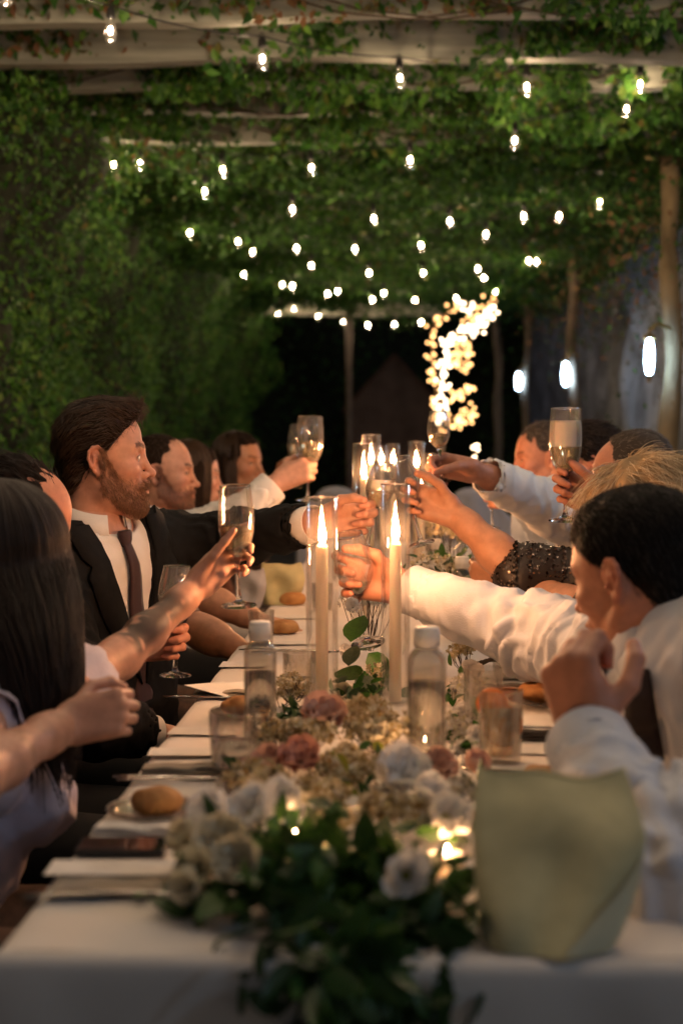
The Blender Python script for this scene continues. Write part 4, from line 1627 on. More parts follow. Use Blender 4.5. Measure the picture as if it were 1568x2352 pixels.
def tumbler(c, r_, h, label, fill=0.5, wine='water', orange=False):
    c = Vector(c)
    t = thing('tumbler', c, label, 'tumbler', 'cut glass tumblers on the table')
    n = 36
    mb = MB()
    vs, fs = [], []
    rows = [(0.82, 0.0), (0.85, 0.03), (0.88, 0.12), (0.92, 0.35), (0.96, 0.6), (0.985, 0.8), (1.0, 1.0)]
    for i, (f_, z_) in enumerate(rows):
        for k in range(n):
            a_ = 2 * PI * (k + 0.5 * (i % 2)) / n
            rr_ = r_ * f_ * (1 + (0.035 if (k + i) % 2 == 0 and 0 < i < 5 else 0))
            vs.append(c + Vector((rr_ * math.cos(a_), rr_ * math.sin(a_), h * z_ + 0.001)))
    for i in range(len(rows) - 1):
        for k in range(n):
            k2 = (k + 1) % n
            fs.append((i * n + k, i * n + k2, (i + 1) * n + k2, (i + 1) * n + k))
    mb.add(vs, fs)
    mb.lathe([(r_ - 0.0012, h), (r_ * 0.93 - 0.002, h * 0.4), (r_ * 0.8, h * 0.1), (0.001, h * 0.1)], n, c=c)
    mb.build('glass', M['cutglass'], t, False)
    if fill:
        mb = MB()
        mb.lathe([(0.001, h * 0.12), (r_ * 0.78, h * 0.12), (r_ * (0.80 + 0.14 * fill), h * fill), (0.001, h * fill)], n, c=c)
        mb.build('drink', M[wine], t)
    if orange:
        mb = MB()
        R = Matrix.Rotation(0.35, 3, 'Y') @ Matrix.Rotation(1.35, 3, 'X')
        mb.lathe([(0.001, -0.004), (0.026, -0.004), (0.029, -0.002), (0.029, 0.002), (0.026, 0.004), (0.001, 0.004)], 24, R, c + Vector((0.004, 0, h * 0.52)))
        mb.build('orange_slice', M['orange'], t)
        mb = MB()
        mb.lathe([(0.001, -0.004), (0.022, -0.004), (0.024, 0), (0.022, 0.004), (0.001, 0.004)], 20, Matrix.Rotation(1.2, 3, 'X') @ Matrix.Rotation(0.6, 3, 'Z'), c + Vector((-0.012, 0.006, h * 0.80)))
        mb.build('orange_slice', M['orange'], t)
    return t


def onT(px, py):
    p = tab(px, py)
    return Vector((p.x, p.y, TZ + 0.002))


tumbler(onT(537, 1775), 0.036, 0.088, 'cut glass tumbler of water beside the near left bottle', 0.5)
tumbler(onT(545, 1840), 0.030, 0.030, 'low glass of dark red wine at the near left of the flowers', 0.75, 'redwine')
tumbler(onT(690, 1600), 0.034, 0.082, 'cut glass tumbler behind the near left bottle', 0.4)
tumbler(onT(1148, 1755), 0.034, 0.110, 'tumbler of spritz with orange slices at right', 0.75, 'champagne', True)
tumbler(onT(1168, 1560), 0.034, 0.040, 'sparkling cut glass bowl under the outstretched white sleeve', 0.0)
tumbler(onT(1108, 1680), 0.033, 0.105, 'clear tumbler right of the white flowers', 0.0)
tumbler(onT(600, 1480), 0.032, 0.080, 'tumbler near the second bread roll at left', 0.4)
tumbler(onT(740, 1405), 0.032, 0.080, 'tumbler left of the near candles in the distance', 0.4)


def bottle(c, r_, h, label, water=0.75, letters=None):
    c = Vector(c)
    t = thing('water_bottle', c, label, 'bottle', 'clear bottles with white caps')
    body = h * 0.80
    prof = [(0.001, 0.003), (r_ * 0.86, 0.002), (r_ * 0.97, 0.006), (r_, 0.016), (r_, body * 0.93), (r_ * 0.96, body * 0.97), (r_ * 0.80, body * 1.02), (r_ * 0.52, body * 1.055), (r_ * 0.45, body * 1.08), (r_ * 0.45, h * 0.92)]
    n = 32

    def sq(v):                                   # rounded square section
        rr_ = math.hypot(v.x, v.y)
        if rr_ < 1e-6:
            return v
        a_ = math.atan2(v.y, v.x)
        k = 1 + 0.10 * (1 - abs(math.cos(2 * a_))) * min(1, max(0, (body * 1.02 - v.z) / 0.02))
        return Vector((v.x * k * 0.95, v.y * k * 0.95, v.z))
    m0 = MB().lathe(prof + [(r_ * 0.45 - 0.0015, h * 0.92)] + [(max(0.001, a_ - 0.0022), z_ + 0.003) for a_, z_ in reversed(prof)], n)
    mb = MB()
    mb.add([sq(v) + c for v in m0.v], m0.f)
    mb.build('glass', M['bottleglass'], t)
    m0 = MB().lathe([(0.001, 0.007), (r_ - 0.004, 0.008), (r_ - 0.003, body * water), (0.001, body * water)], n)
    mb = MB()
    mb.add([sq(v) + c for v in m0.v], m0.f)
    mb.build('water', M['water'], t)
    mb = MB()
    cr_ = r_ * 0.60
    mb.lathe([(cr_ * 0.98, h * 0.855), (cr_, h * 0.86), (cr_, h * 0.985), (cr_ * 0.93, h), (0.001, h)], 28, c=c)
    for k in range(28):
        a_ = 2 * PI * k / 28
        mb.box(c + Vector((cr_ * math.cos(a_), cr_ * math.sin(a_), h * 0.92)), (0.0012, 0.0012, h * 0.10), Matrix.Rotation(a_, 3, 'Z'))
    mb.build('cap', M['cap'], t)
    return t


B1 = bottle(onT(598, 1722), 0.0272, 0.200, 'clear bottle with white cap at near left, in front of the papers')
bottle(onT(979, 1758), 0.0310, 0.205, 'clear bottle with white cap at near right, glowing with candle light')
bottle(onT(1000, 1398), 0.0290, 0.205, 'far clear bottle with white cap, below the right clinking glass')
bottle(onT(1060, 1462), 0.0290, 0.200, 'clear bottle with white cap peeping over the outstretched white sleeve')
tc = bpy.data.curves.new('lettering', 'FONT')
tc.body = 'lilc'
tc.size = 0.030
tc.extrude = 0.0002
tc.align_x = 'CENTER'
tmp = bpy.data.objects.new('tmp', tc)
lo = bpy.data.objects.new('lettering', bpy.data.meshes.new_from_object(tmp))
bpy.data.objects.remove(tmp)
COL.objects.link(lo)
lo.parent = B1
lo.location = (0.012, -0.0300, 0.075)
lo.rotation_euler = (PI / 2, -PI / 2, 0)
lo.data.materials.clear()
lo.data.materials.append(M['label'])


# ------------------------------------------------------------------ bread, paper, cutlery, phone
def roll(c, r_, label, squash=0.62, seed=1):
    c = Vector(c)
    g = Grid((-r_ * 1.3, -r_ * 1.3, -0.004), (r_ * 1.3, r_ * 1.3, r_ * 1.5), 0.004)
    g.ell((0, 0, r_ * squash * 0.7), (r_, r_ * 0.92, r_ * squash), k=0)
    g.cap((-r_ * 0.7, 0.0, r_ * squash * 1.75), (r_ * 0.7, 0.006, r_ * squash * 1.75), r_ * 0.16, k=0.012, sub=True)
    g.cut(lambda X, Y, Z: 0.0 * X + 0 * Y - Z + 0.001)
    V, Q = g.mesh(1)
    V = V + normals(V, Q) * (0.0022 * wav(V, 22, seed))[:, None]
    o = mesh_obj('bread_roll', V + np.array(c), Q, M['crust'], base=c)
    return tag(o, label, 'bread roll', 'bread rolls at the place settings')


def plate(c, r_, label):
    c = Vector(c)
    t = thing('bread_plate', c, label, 'plate', 'small glass bread plates')
    mb = MB()
    prof = [(0.001, 0.002), (r_ * 0.6, 0.002), (r_ * 0.72, 0.004), (r_, 0.011), (r_, 0.0125), (r_ * 0.7, 0.0065), (r_ * 0.58, 0.0045), (0.001, 0.0045)]
    mb.lathe(prof, 48, c=c)
    mb.build('dish', M['platelglass'], t)
    mb = MB()
    for k in range(48):
        a_ = 2 * PI * k / 48
        mb.ball(c + Vector((r_ * math.cos(a_), r_ * math.sin(a_), 0.0125)), 0.0028, 6, 4)
    tag(mb.build('beaded_rim', M['solid_glass'], t), kind='stuff')
    return t


def card(c, w, l, yaw, label, curl=0.0, lines=8, z=0.0):
    """a printed menu: paper sheet with rows of tiny print"""
    c = Vector(c)
    R = Matrix.Rotation(yaw, 3, 'Z')
    t = thing('menu_card', c, label, 'menu card', 'printed menu cards')

    def f(u, v, dz=0.0):
        return c + R @ Vector(((u - 0.5) * w, (v - 0.5) * l, z + 0.0015 + dz + curl * (2 * u - 1) ** 2))
    mb = MB()
    mb.grid(lambda u, v: f(u, v, 0.0008), 10, 4)
    mb.grid(lambda u, v: f(1 - u, v, 0.0), 10, 4)
    mb.build('sheet', M['paper'], t)
    mb = MB()
    rr_ = random.Random(int(abs(c.x * 1000) + c.y * 1000))
    for k in range(lines):
        v = 0.15 + 0.7 * k / max(1, lines - 1)
        a_, b_ = 0.5 - rr_.uniform(0.15, 0.33), 0.5 + rr_.uniform(0.15, 0.33)
        mb.grid(lambda u, q, a_=a_, b_=b_, v=v: f(a_ + (b_ - a_) * u, v + 0.008 * q, 0.0012), 6, 1)
    tag(mb.build('print', M['ink'], t, False), kind='stuff')
    return t


def napkin(c, w, l, yaw, label, th=0.012, mat=None, group='folded napkins at the place settings'):
    c = Vector(c)
    R = Matrix.Rotation(yaw, 3, 'Z')
    t = thing('napkin', c, label, 'napkin', group)
    for k in range(3):
        mb = MB()
        z0 = th * k / 3
        ww, ll = w * (1 - 0.02 * k), l * (1 - 0.03 * k)

        def f(u, v, z0=z0, ww=ww, ll=ll, k=k):
            a_ = 2 * PI * v
            # closed flat loop in section
            cx = (abs(math.cos(a_)) ** 0.35) * math.copysign(1, math.cos(a_)) * ll / 2
            cz = (abs(math.sin(a_)) ** 0.6) * math.copysign(1, math.sin(a_)) * th / 6.2
            return c + R @ Vector(((u - 0.5) * ww, cx + 0.002 * math.sin(u * 9 + k), z0 + th / 6 + cz + 0.001 * math.sin(u * 14 + k * 2) * (k > 0)))
        mb.grid(f, 14, 16)
        mb.build('fold', mat or M['napkin'], t)
    return t


def cutlery(kind, c, yaw, label, z=0.0):
    c = Vector(c)
    R = Matrix.Rotation(yaw, 3, 'Z')
    o0 = MB()
    L = 0.205
    if kind == 'knife':
        pts = [(-L / 2, 0.0045, 0.003), (-L / 2 + 0.03, 0.0058, 0.004), (-0.01, 0.0040, 0.0034), (0.0, 0.006, 0.002), (0.03, 0.0095, 0.0012), (0.075, 0.0095, 0.001), (L / 2 - 0.008, 0.007, 0.0008), (L / 2, 0.001, 0.0006)]
    elif kind == 'fork':
        pts = [(-L / 2, 0.0060, 0.002), (-L / 2 + 0.02, 0.0072, 0.002), (0.0, 0.0030, 0.0025), (0.035, 0.0035, 0.0022), (0.048, 0.011, 0.0015), (0.060, 0.0125, 0.0014)]
    else:
        pts = [(-L / 2, 0.0060, 0.002), (-L / 2 + 0.02, 0.0072, 0.002), (0.0, 0.0030, 0.0025), (0.040, 0.0035, 0.002), (0.055, 0.014, 0.0012), (0.075, 0.019, 0.001), (0.095, 0.014, 0.001), (0.104, 0.002, 0.001)]
    vs, fs = [], []
    for (x, w_, h_) in pts:
        zz_ = z + 0.002 + 0.004 * max(0, math.sin((x + L / 2) / L * PI)) * (kind != 'knife')
        for (sy, sz) in ((-1, 0.3), (-0.5, 1), (0.5, 1), (1, 0.3), (0.5, 0), (-0.5, 0)):
            vs.append(c + R @ Vector((x, sy * w_, zz_ + sz * h_)))
    n = 6
    for i in range(len(pts) - 1):
        for k in range(n):
            fs.append((i * n + k, i * n + (k + 1) % n, (i + 1) * n + (k + 1) % n, (i + 1) * n + k))
    fs += [tuple(reversed(range(n))), tuple(range((len(pts) - 1) * n, len(pts) * n))]
    o0.add(vs, fs)
    if kind == 'fork':
        for k in range(4):
            yo = -0.0105 + 0.007 * k
            o0.tube([c + R @ Vector((0.058, yo, z + 0.004)), c + R @ Vector((0.080, yo, z + 0.0035)), c + R @ Vector((0.102, yo * 0.95, z + 0.006))], [0.0017, 0.0015, 0.0008], 5)
    o = o0.build(kind, M['steel'], base=c)
    return tag(o, label, kind, kind + ('s' if kind != 'knife' else ' pieces') + ' laid along the table' if kind != 'knife' else 'knives laid along the table')


def flat(px, py):
    p = tab(px, py)
    return Vector((p.x, p.y, TZ + 0.002))


# left place settings, from the near end
napkin(flat(285, 2045), 0.150, 0.060, 0.04, 'dark olive napkin at the near left corner of the table', 0.007)
card(flat(285, 2015) + Vector((0, 0, 0.007)), 0.165, 0.055, 0.03, 'pale menu card at the near left corner, on the olive napkin')
cutlery('fork', flat(280, 2068) + Vector((0, 0, 0.0)), 0.06, 'fork at the near left corner in front of the napkin')
ph = thing('phone', flat(283, 1958), 'black phone lying behind the near left menu card', 'phone')
mb = MB().bbox(flat(283, 1958) + Vector((0, 0, 0.0045)), (0.104, 0.060, 0.008), 0.002, Matrix.Rotation(0.03, 3, 'Z'))
mb.build('case', M['phone'], ph, False)
mb = MB().box(flat(283, 1958) + Vector((0, 0, 0.0088)), (0.098, 0.054, 0.0006), Matrix.Rotation(0.03, 3, 'Z'))
mb.build('screen', principled('phone_screen', (0.01, 0.01, 0.012), 0.06), ph, False)
napkin(flat(330, 1912), 0.120, 0.035, -0.05, 'crumpled napkin between the phone and the nearest bread roll', 0.008, M['cloth'])
plate(flat(358, 1880), 0.060, 'glass bread plate under the nearest left bread roll')
roll(flat(360, 1878) + Vector((0, 0, 0.006)), 0.034, 'golden bread roll nearest to the left front', 0.60)
napkin(flat(430, 1775), 0.130, 0.040, 0.06, 'taupe napkin left of the near left bottle', 0.010)
card(flat(440, 1735) + Vector((0, 0, 0.002)), 0.130, 0.055, 0.05, 'menu card left of the cut glass tumbler')
cutlery('knife', flat(425, 1792), 0.05, 'knife left of the near left bottle')
cutlery('fork', flat(435, 1800), 0.02, 'fork left of the near left bottle')
card(flat(470, 1685), 0.115, 0.060, -0.05, 'menu card lying below the second bread roll at left')
plate(flat(560, 1650), 0.055, 'glass bread plate partly behind the near left bottle')
roll(flat(556, 1648) + Vector((0, 0, 0.005)), 0.036, 'bread roll partly behind the near left bottle', 0.55, 2)
napkin(flat(515, 1598), 0.115, 0.035, 0.02, 'dark napkin under the pointed paper', 0.008)
cutlery('knife', flat(500, 1607), 0.03, 'knife beside the dark napkin under the pointed paper')
# the sheet whose pointed corner overhangs the table edge
pts_ = [at(424, 1573, 2.62), at(532, 1604, 2.66), at(640, 1590, 2.75), at(640, 1560, 2.95), at(545, 1563, 2.95)]
tp = thing('paper_sheet', pts_[2], 'white sheet of paper with its pointed corner sticking out over the left table edge', 'paper')
mb = MB()
mb.add(pts_ + [p - Vector((0, 0, 0.0008)) for p in pts_], [(0, 1, 2, 3, 4), (9, 8, 7, 6, 5)] + [(k, k + 5, (k + 1) % 5 + 5, (k + 1) % 5) for k in range(5)])
mb.build('sheet', M['paper'], tp, False)
mb = MB()
for k in range(5):
    a_, b_ = pts_[0].lerp(pts_[4], 0.35 + 0.13 * k), pts_[1].lerp(pts_[2], 0.05 + 0.15 * k)
    a_, b_ = a_.lerp(b_, 0.25), a_.lerp(b_, 0.75)
    up_ = Vector((0, 0, 0.0006))
    mb.add([a_ + up_, b_ + up_, b_ + up_ + Vector((0, 0.002, 0.0001)), a_ + up_ + Vector((0, 0.002, 0.0001))], [(0, 1, 2, 3)])
tag(mb.build('print', M['ink'], tp, False), kind='stuff')
card(flat(560, 1530), 0.100, 0.080, 0.0, 'menu card beneath the bare forearm of the woman in patterned dress')
card(flat(665, 1480), 0.130, 0.060, 0.05, 'menu card in front of the third left bread roll')
roll(flat(652, 1456), 0.040, 'third bread roll at left, just left of the candles', 0.55, 3)
card(flat(670, 1420), 0.150, 0.080, 0.0, 'menu card behind the third left bread roll')
roll(flat(672, 1390), 0.040, 'fourth bread roll at left, behind the flute of the tattooed arm', 0.6, 4)
cutlery('knife', flat(650, 1497), 0.04, 'knife before the third left bread roll')
cutlery('fork', flat(680, 1503), 0.0, 'fork before the third left bread roll')
napkin(flat(600, 1365), 0.16, 0.12, 0.1, 'pale folded napkin far down the left side', 0.02, M['greycloth'])
# right place settings
plate(flat(1262, 1622), 0.074, 'beaded glass bread plate at right')
roll(flat(1245, 1618) + Vector((0, 0, 0.006)), 0.044, 'round bread roll on the beaded glass plate at right', 0.50, 5)
card(flat(1232, 1660), 0.200, 0.100, 0.0, 'large blank white card in front of the beaded plate', lines=0)
napkin(flat(1245, 1700), 0.135, 0.024, -0.03, 'dark napkin roll across the right setting', 0.014, principled('dark_linen', (0.055, 0.045, 0.04), 0.9))
cutlery('fork', flat(1215, 1598), 2.5, 'fork left of the beaded plate', 0.004)
cutlery('knife', flat(1228, 1699) + Vector((0, 0, 0.015)), 0.02, 'knife on the dark napkin at right')
card(flat(1230, 1730), 0.170, 0.050, -0.05, 'menu card between napkin and envelope at right')
card(flat(1205, 1765), 0.110, 0.060, -0.18, 'folded envelope beside the spritz tumbler')
card(flat(1325, 1762), 0.070, 0.060, 0.2, 'brown edged card behind the olive bag')
roll(flat(1246, 1812), 0.036, 'bread roll just behind the olive cloth bag', 0.55, 6)
cutlery('knife', flat(1185, 1792), 2.4, 'knife behind the olive cloth bag')
napkin(flat(1210, 1583), 0.120, 0.030, 0.05, 'folded dark napkin behind the beaded plate', 0.008)
card(flat(1190, 1556), 0.140, 0.085, -0.1, 'menu card under the outstretched white sleeve')
plate(flat(1345, 1815), 0.05, 'glass bread plate behind the olive cloth bag')


# ------------------------------------------------------------------ olive cloth bags
def cloth_bag(px, py, Y, w, h, label, d=0.05, yaw=0.0, mat=None, flap=True, lean=0.0):
    """a soft folded cloth bag: two slack panels, a turned hem and a flap folded over the lower right corner"""
    b = at(px, py, Y)
    b.z = TZ + 0.002
    t = thing('cloth_bag', b, label, 'cloth bag', 'soft olive cloth bags')
    R = Matrix.Rotation(yaw, 3, 'Z')
    zs = [0.0, 0.10, 0.36, 0.60, 0.80, 1.0]
    lx = [-0.43, -0.45, -0.48, -0.50, -0.49, -0.47]
    rx = [0.32, 0.38, 0.49, 0.54, 0.50, 0.44]

    def panel(side):
        def f(u, v):
            x0, x1 = np.interp(v, zs, lx) * w, np.interp(v, zs, rx) * w
            x = x0 + (x1 - x0) * u
            top = h * (1.0 - 0.085 * u - 0.05 * math.sin(u * 4.2) - 0.03 * math.sin(u * 9 + 1))
            edge = (max(0.0, 1 - abs(2 * u - 1) ** 3.0)) ** 0.6
            thick = d * (0.16 + 0.50 * (1 - v) ** 1.3) * edge + 0.0015
            fold = 0.006 * math.sin(u * 7.0 + 3.2 * v + 0.6) * math.sin(v * PI) ** 0.6 + 0.004 * math.sin(u * 13 - 4 * v) * (1 - v) + 0.0035 * math.sin(9 * v + 2.5 * u)
            return b + R @ Vector((x, side * thick - fold + lean * top * v * (0.6 + 0.4 * v), top * v * (1 - 0.12 * lean * v)))
        return f
    mb = MB()
    mb.grid(panel(-1), 26, 22)
    mb.grid(lambda u, v: panel(1)(1 - u, v), 26, 22)
    mb.build('pouch', mat or M['sage'], t)
    mb = MB()
    mb.tube([panel(-1)(q / 18, 1.0) + Vector((0, 0.001, 0.0008)) for q in range(19)], 0.0012, 6)
    mb.build('hem', mat or M['sage'], t)
    if flap:
        c = [(0.985, 0.50), (0.60, 0.02), (0.99, 0.02), (1.0, 0.30)]
        mb = MB()

        def fl(u, v, off=0.0):
            a0 = (c[0][0] + (c[1][0] - c[0][0]) * v, c[0][1] + (c[1][1] - c[0][1]) * v)
            a1 = (c[3][0] + (c[2][0] - c[3][0]) * v, c[3][1] + (c[2][1] - c[3][1]) * v)
            return panel(-1)(a0[0] + (a1[0] - a0[0]) * u, a0[1] + (a1[1] - a0[1]) * u) - R @ Vector((0, 0.0045 + off + 0.004 * math.sin(v * PI), 0))
        mb.grid(fl, 8, 12)
        mb.grid(lambda u, v: fl(1 - u, v, -0.003), 8, 12)
        mb.build('flap', M['lining'], t)
    return t


M['lining'] = principled('bag_lining', (0.54, 0.50, 0.33), 0.9, 0.08, 14, 0.15, 300)
cloth_bag(1277, 2190, 1.335, 0.163, 0.160, 'soft olive cloth bag standing on the near right corner of the table', 0.055, -0.08, lean=0.75)
cloth_bag(648, 1330, 4.3, 0.13, 0.13, 'olive cloth bag far down the table below the dark suit sleeve', 0.04, flap=False)
cloth_bag(575, 1345, 4.2, 0.09, 0.12, 'pale grey cloth bag beside the far olive one', 0.045, 0, M['greycloth'], False)
# ------------------------------------------------------------------ flowers
M['petal_white'] = principled('petal_white', (0.84, 0.82, 0.79), 0.6, 0.06, 30, translucent=0.3)
M['petal_cream'] = principled('petal_cream', (0.74, 0.67, 0.50), 0.6, 0.08, 30, translucent=0.3)
M['petal_blush'] = principled('petal_blush', (0.66, 0.42, 0.33), 0.6, 0.10, 30, translucent=0.3)
M['petal_rose'] = principled('petal_rose', (0.62, 0.32, 0.25), 0.6, 0.14, 30, translucent=0.3)
M['petal_red'] = principled('petal_dark_red', (0.13, 0.015, 0.015), 0.6, 0.14, 30, translucent=0.2)
M['stamen'] = principled('stamen', (0.30, 0.30, 0.05), 0.7)
M['stamen_orange'] = principled('stamen_orange', (0.62, 0.22, 0.03), 0.7)
M['leaf_dark'] = principled('leaf_dark', (0.030, 0.075, 0.020), 0.42, 0.25, 14, translucent=0.15)
M['leaf_mid'] = principled('leaf_mid', (0.06, 0.14, 0.025), 0.45, 0.25, 14, translucent=0.25)
M['leaf_sage'] = principled('leaf_sage', (0.11, 0.14, 0.085), 0.6, 0.18, 14, translucent=0.2)
M['leaf_bright'] = principled('leaf_bright', (0.055, 0.17, 0.022), 0.4, 0.15, 14, translucent=0.3)
M['leaf_lime'] = principled('leaf_lime', (0.20, 0.22, 0.03), 0.5, 0.15, 14, translucent=0.3)
M['wax_blossom'] = principled('wax_blossom', (0.5, 0.4, 0.3), 0.7, island=[(0.0, (0.34, 0.26, 0.11)), (0.45, (0.52, 0.45, 0.27)), (0.8, (0.68, 0.62, 0.48)), (0.97, (0.36, 0.22, 0.06))], translucent=0.2)
M['white_blossom'] = principled('white_blossom', (0.7, 0.66, 0.6), 0.7, island=[(0.0, (0.50, 0.46, 0.38)), (0.5, (0.68, 0.64, 0.58)), (0.98, (0.55, 0.50, 0.30))], translucent=0.2)
M['green_stem'] = principled('green_stem', (0.07, 0.09, 0.03), 0.6)
M['brown_stem'] = principled('brown_stem', (0.07, 0.045, 0.02), 0.8)


def petal_mb(curl, cup, wid, ruffle=0.0):
    """unit petal rooted at the origin, growing along z, facing +y inwards"""
    def f(u, v):
        s = 2 * u - 1
        w_ = wid * (0.22 + 0.78 * math.sin(min(1.0, v * 1.12) * PI * 0.62)) * (1 - 0.35 * max(0, v - 0.75) * 4 * abs(s) * 0.5)
        x = s * w_ * 0.5
        z = v * (1 - 0.12 * s * s * v)
        y = -curl * v * v + cup * s * s * (0.3 + 0.7 * v) + ruffle * math.sin(s * 7) * v * v
        return Vector((x, y, z))
    return MB().grid(f, 6, 5)


PET = {}


def petal(kind, mat):
    k = (kind, mat)
    if k not in PET:
        spec = {'inner': (-0.25, 0.28, 0.85, 0), 'mid': (0.08, 0.26, 0.95, 0.02), 'outer': (0.42, 0.16, 1.05, 0.04), 'open': (0.30, -0.05, 0.80, 0.05)}[kind]
        PET[k] = shared('petal', petal_mb(*spec), M[mat])
    return PET[k]


def aim(parent_axis, yaw, tilt):
    """rotation that leans a petal outwards by tilt, turned by yaw about the flower axis"""
    B = basis(parent_axis)
    return (B @ Matrix.Rotation(yaw, 3, 'Z') @ Matrix.Rotation(tilt, 3, 'X')).to_euler()


def flower(arr, c, axis, R, mat, kind='rose', centre=None, seed=0):
    """a blossom: an Empty part with each petal a sub-part"""
    rr_ = random.Random(seed)
    base = Vector(c) - Vector(arr.location)
    mb = MB().ball(Vector(c) + Vector(axis).normalized() * R * 0.10, R * 0.16, 10, 6)
    if centre:
        for q in range(9):
            a_ = q * 2.4
            mb.ball(Vector(c) + basis(axis) @ Vector((R * 0.10 * math.cos(a_), R * 0.10 * math.sin(a_), R * 0.34)), R * 0.045, 6, 4)
    f = mb.build('blossom', M[centre or 'green_stem'], arr)
    rings = {'rose': [('inner', 4, 0.10, 0.72, 0.02), ('inner', 5, 0.30, 0.85, 0.06), ('mid', 6, 0.62, 0.98, 0.10), ('outer', 7, 1.0, 1.05, 0.12)],
             'open': [('open', 6, 1.05, 1.0, 0.06), ('open', 6, 0.72, 0.86, 0.05)],
             'lisi': [('mid', 5, 0.45, 0.9, 0.06), ('outer', 6, 0.85, 1.05, 0.10)]}[kind]
    for (pk, n, tilt, ln, off) in rings:
        for q in range(n):
            yaw = 2 * PI * q / n + rr_.uniform(-0.2, 0.2) + tilt * 3
            e = aim(axis, yaw, -(tilt + rr_.uniform(-0.12, 0.12)) if pk != 'x' else 0)
            inst('petal', petal(pk, mat), f, base + (basis(axis) @ Matrix.Rotation(yaw, 3, 'Z')) @ Vector((0, R * off * (1 if True else 0), 0)), e, R * ln * rr_.uniform(0.92, 1.06))
    return f


LEAF = {}
LCOUNT, OVER = {}, {}


def leaf_me(mat, aspect):
    k = (mat, aspect)
    if k not in LEAF:
        def f(u, v):
            s = 2 * u - 1
            w_ = aspect * math.sin(PI * v ** 0.8) ** 0.85 * 0.5
            return Vector((s * w_, 0.10 * abs(s) * w_ * 2 - 0.22 * v * v, v))
        LEAF[k] = shared('leaf', MB().grid(f, 4, 6), M[mat])
    return LEAF[k]


def leaf(arr, c, direction, size, mat, aspect=0.5, roll=0.0):
    B = basis(direction) @ Matrix.Rotation(roll, 3, 'Z')
    LCOUNT[arr.name] = LCOUNT.get(arr.name, 0) + 1
    if LCOUNT[arr.name] > 300:                       # beyond the first 300 the leaves of one arrangement are joined
        OVER.setdefault(arr.name, []).append((leaf_me(mat, round(aspect, 1)), Vector(c), B, size))
        return None
    return inst('leaf', leaf_me(mat, round(aspect, 1)), arr, Vector(c) - Vector(arr.location), B.to_euler(), size)


def sprays(arr, centre, rad, n, mat, name, seed, size=0.008, stem='brown_stem', root=None):
    """little five-petalled blossoms on thin twigs, joined"""
    r = np.random.default_rng(seed)
    centre = np.array(centre)
    D = r.normal(size=(n, 3))
    D /= np.linalg.norm(D, axis=1, keepdims=True)
    D[:, 2] = np.abs(D[:, 2]) * 0.8 + 0.05
    P = centre + D * np.array(rad) * (r.random((n, 1)) ** 0.4)
    mbs = MB()
    mbf = MB()
    root = Vector(root) if root is not None else Vector((centre[0], centre[1], TZ + 0.01))
    for i in range(n):
        p = Vector(P[i])
        ax = (Vector(D[i]) + Vector(r.normal(size=3) * 0.35)).normalized()
        B = basis(ax)
        s = size * r.uniform(0.7, 1.25)
        for q in range(5):
            a_ = 2 * PI * q / 5
            d = B @ Vector((math.cos(a_), math.sin(a_), 0.25))
            e = B @ Vector((-math.sin(a_), math.cos(a_), 0))
            mbf.add([p, p + d * s * 0.6 + e * s * 0.38, p + d * s * 1.05 + ax * s * 0.25, p + d * s * 0.6 - e * s * 0.38], [(0, 1, 2, 3)])
        if i % 4 == 0:
            mid = root.lerp(p, 0.55) + Vector(r.normal(size=3) * 0.006)
            mbs.tube([root.lerp(p, 0.15), mid, p], 0.0008, 4, False)
    tag(mbf.build(name, M[mat], arr, False), kind='stuff')
    tag(mbs.build('twigs', M[stem], arr), kind='stuff')


KEEP = [(at(932, 2012, 1.375), 0.034), (at(920, 1795, 1.80), 0.040), (at(690, 1752, 1.93), 0.034), (at(745, 1662, 2.12), 0.04), (at(1015, 1885, 1.58), 0.03), (at(585, 1885, 1.56), 0.034), (at(525, 1950, 1.49), 0.032)]


def hides(p, margin=0.012):
    for (c, r_) in KEEP:
        if p.y < c.y + 0.01:
            d = (c - Vector(cam.location))
            q = Vector(cam.location) + d * (p.y / c.y)
            if (q - p).length < (r_ + margin) * p.y / c.y:
                return True
    return False


def greens(arr, pts, n, seed, mats=('leaf_dark', 'leaf_mid'), size=(0.02, 0.045), spread=0.05, aspect=0.5, up=0.5, tiny=0):
    """single leaves scattered along a path"""
    rr_ = random.Random(seed)
    pts = [Vector(p) for p in pts]
    for k in range(n):
        t_ = rr_.random() * (len(pts) - 1)
        i = min(int(t_), len(pts) - 2)
        p = pts[i].lerp(pts[i + 1], t_ - i) + Vector((rr_.gauss(0, spread), rr_.gauss(0, spread), rr_.gauss(0, spread * 0.45)))
        p.z = max(p.z, TZ + 0.008) if p.y > TY0 else p.z
        if hides(p):
            continue
        d = Vector((rr_.gauss(0, 1), rr_.gauss(0, 1) - 0.3, rr_.gauss(0, 0.6) + up))
        leaf(arr, p, d, rr_.uniform(*size), rr_.choice(mats), aspect * rr_.uniform(0.8, 1.2), rr_.random() * 6.28)


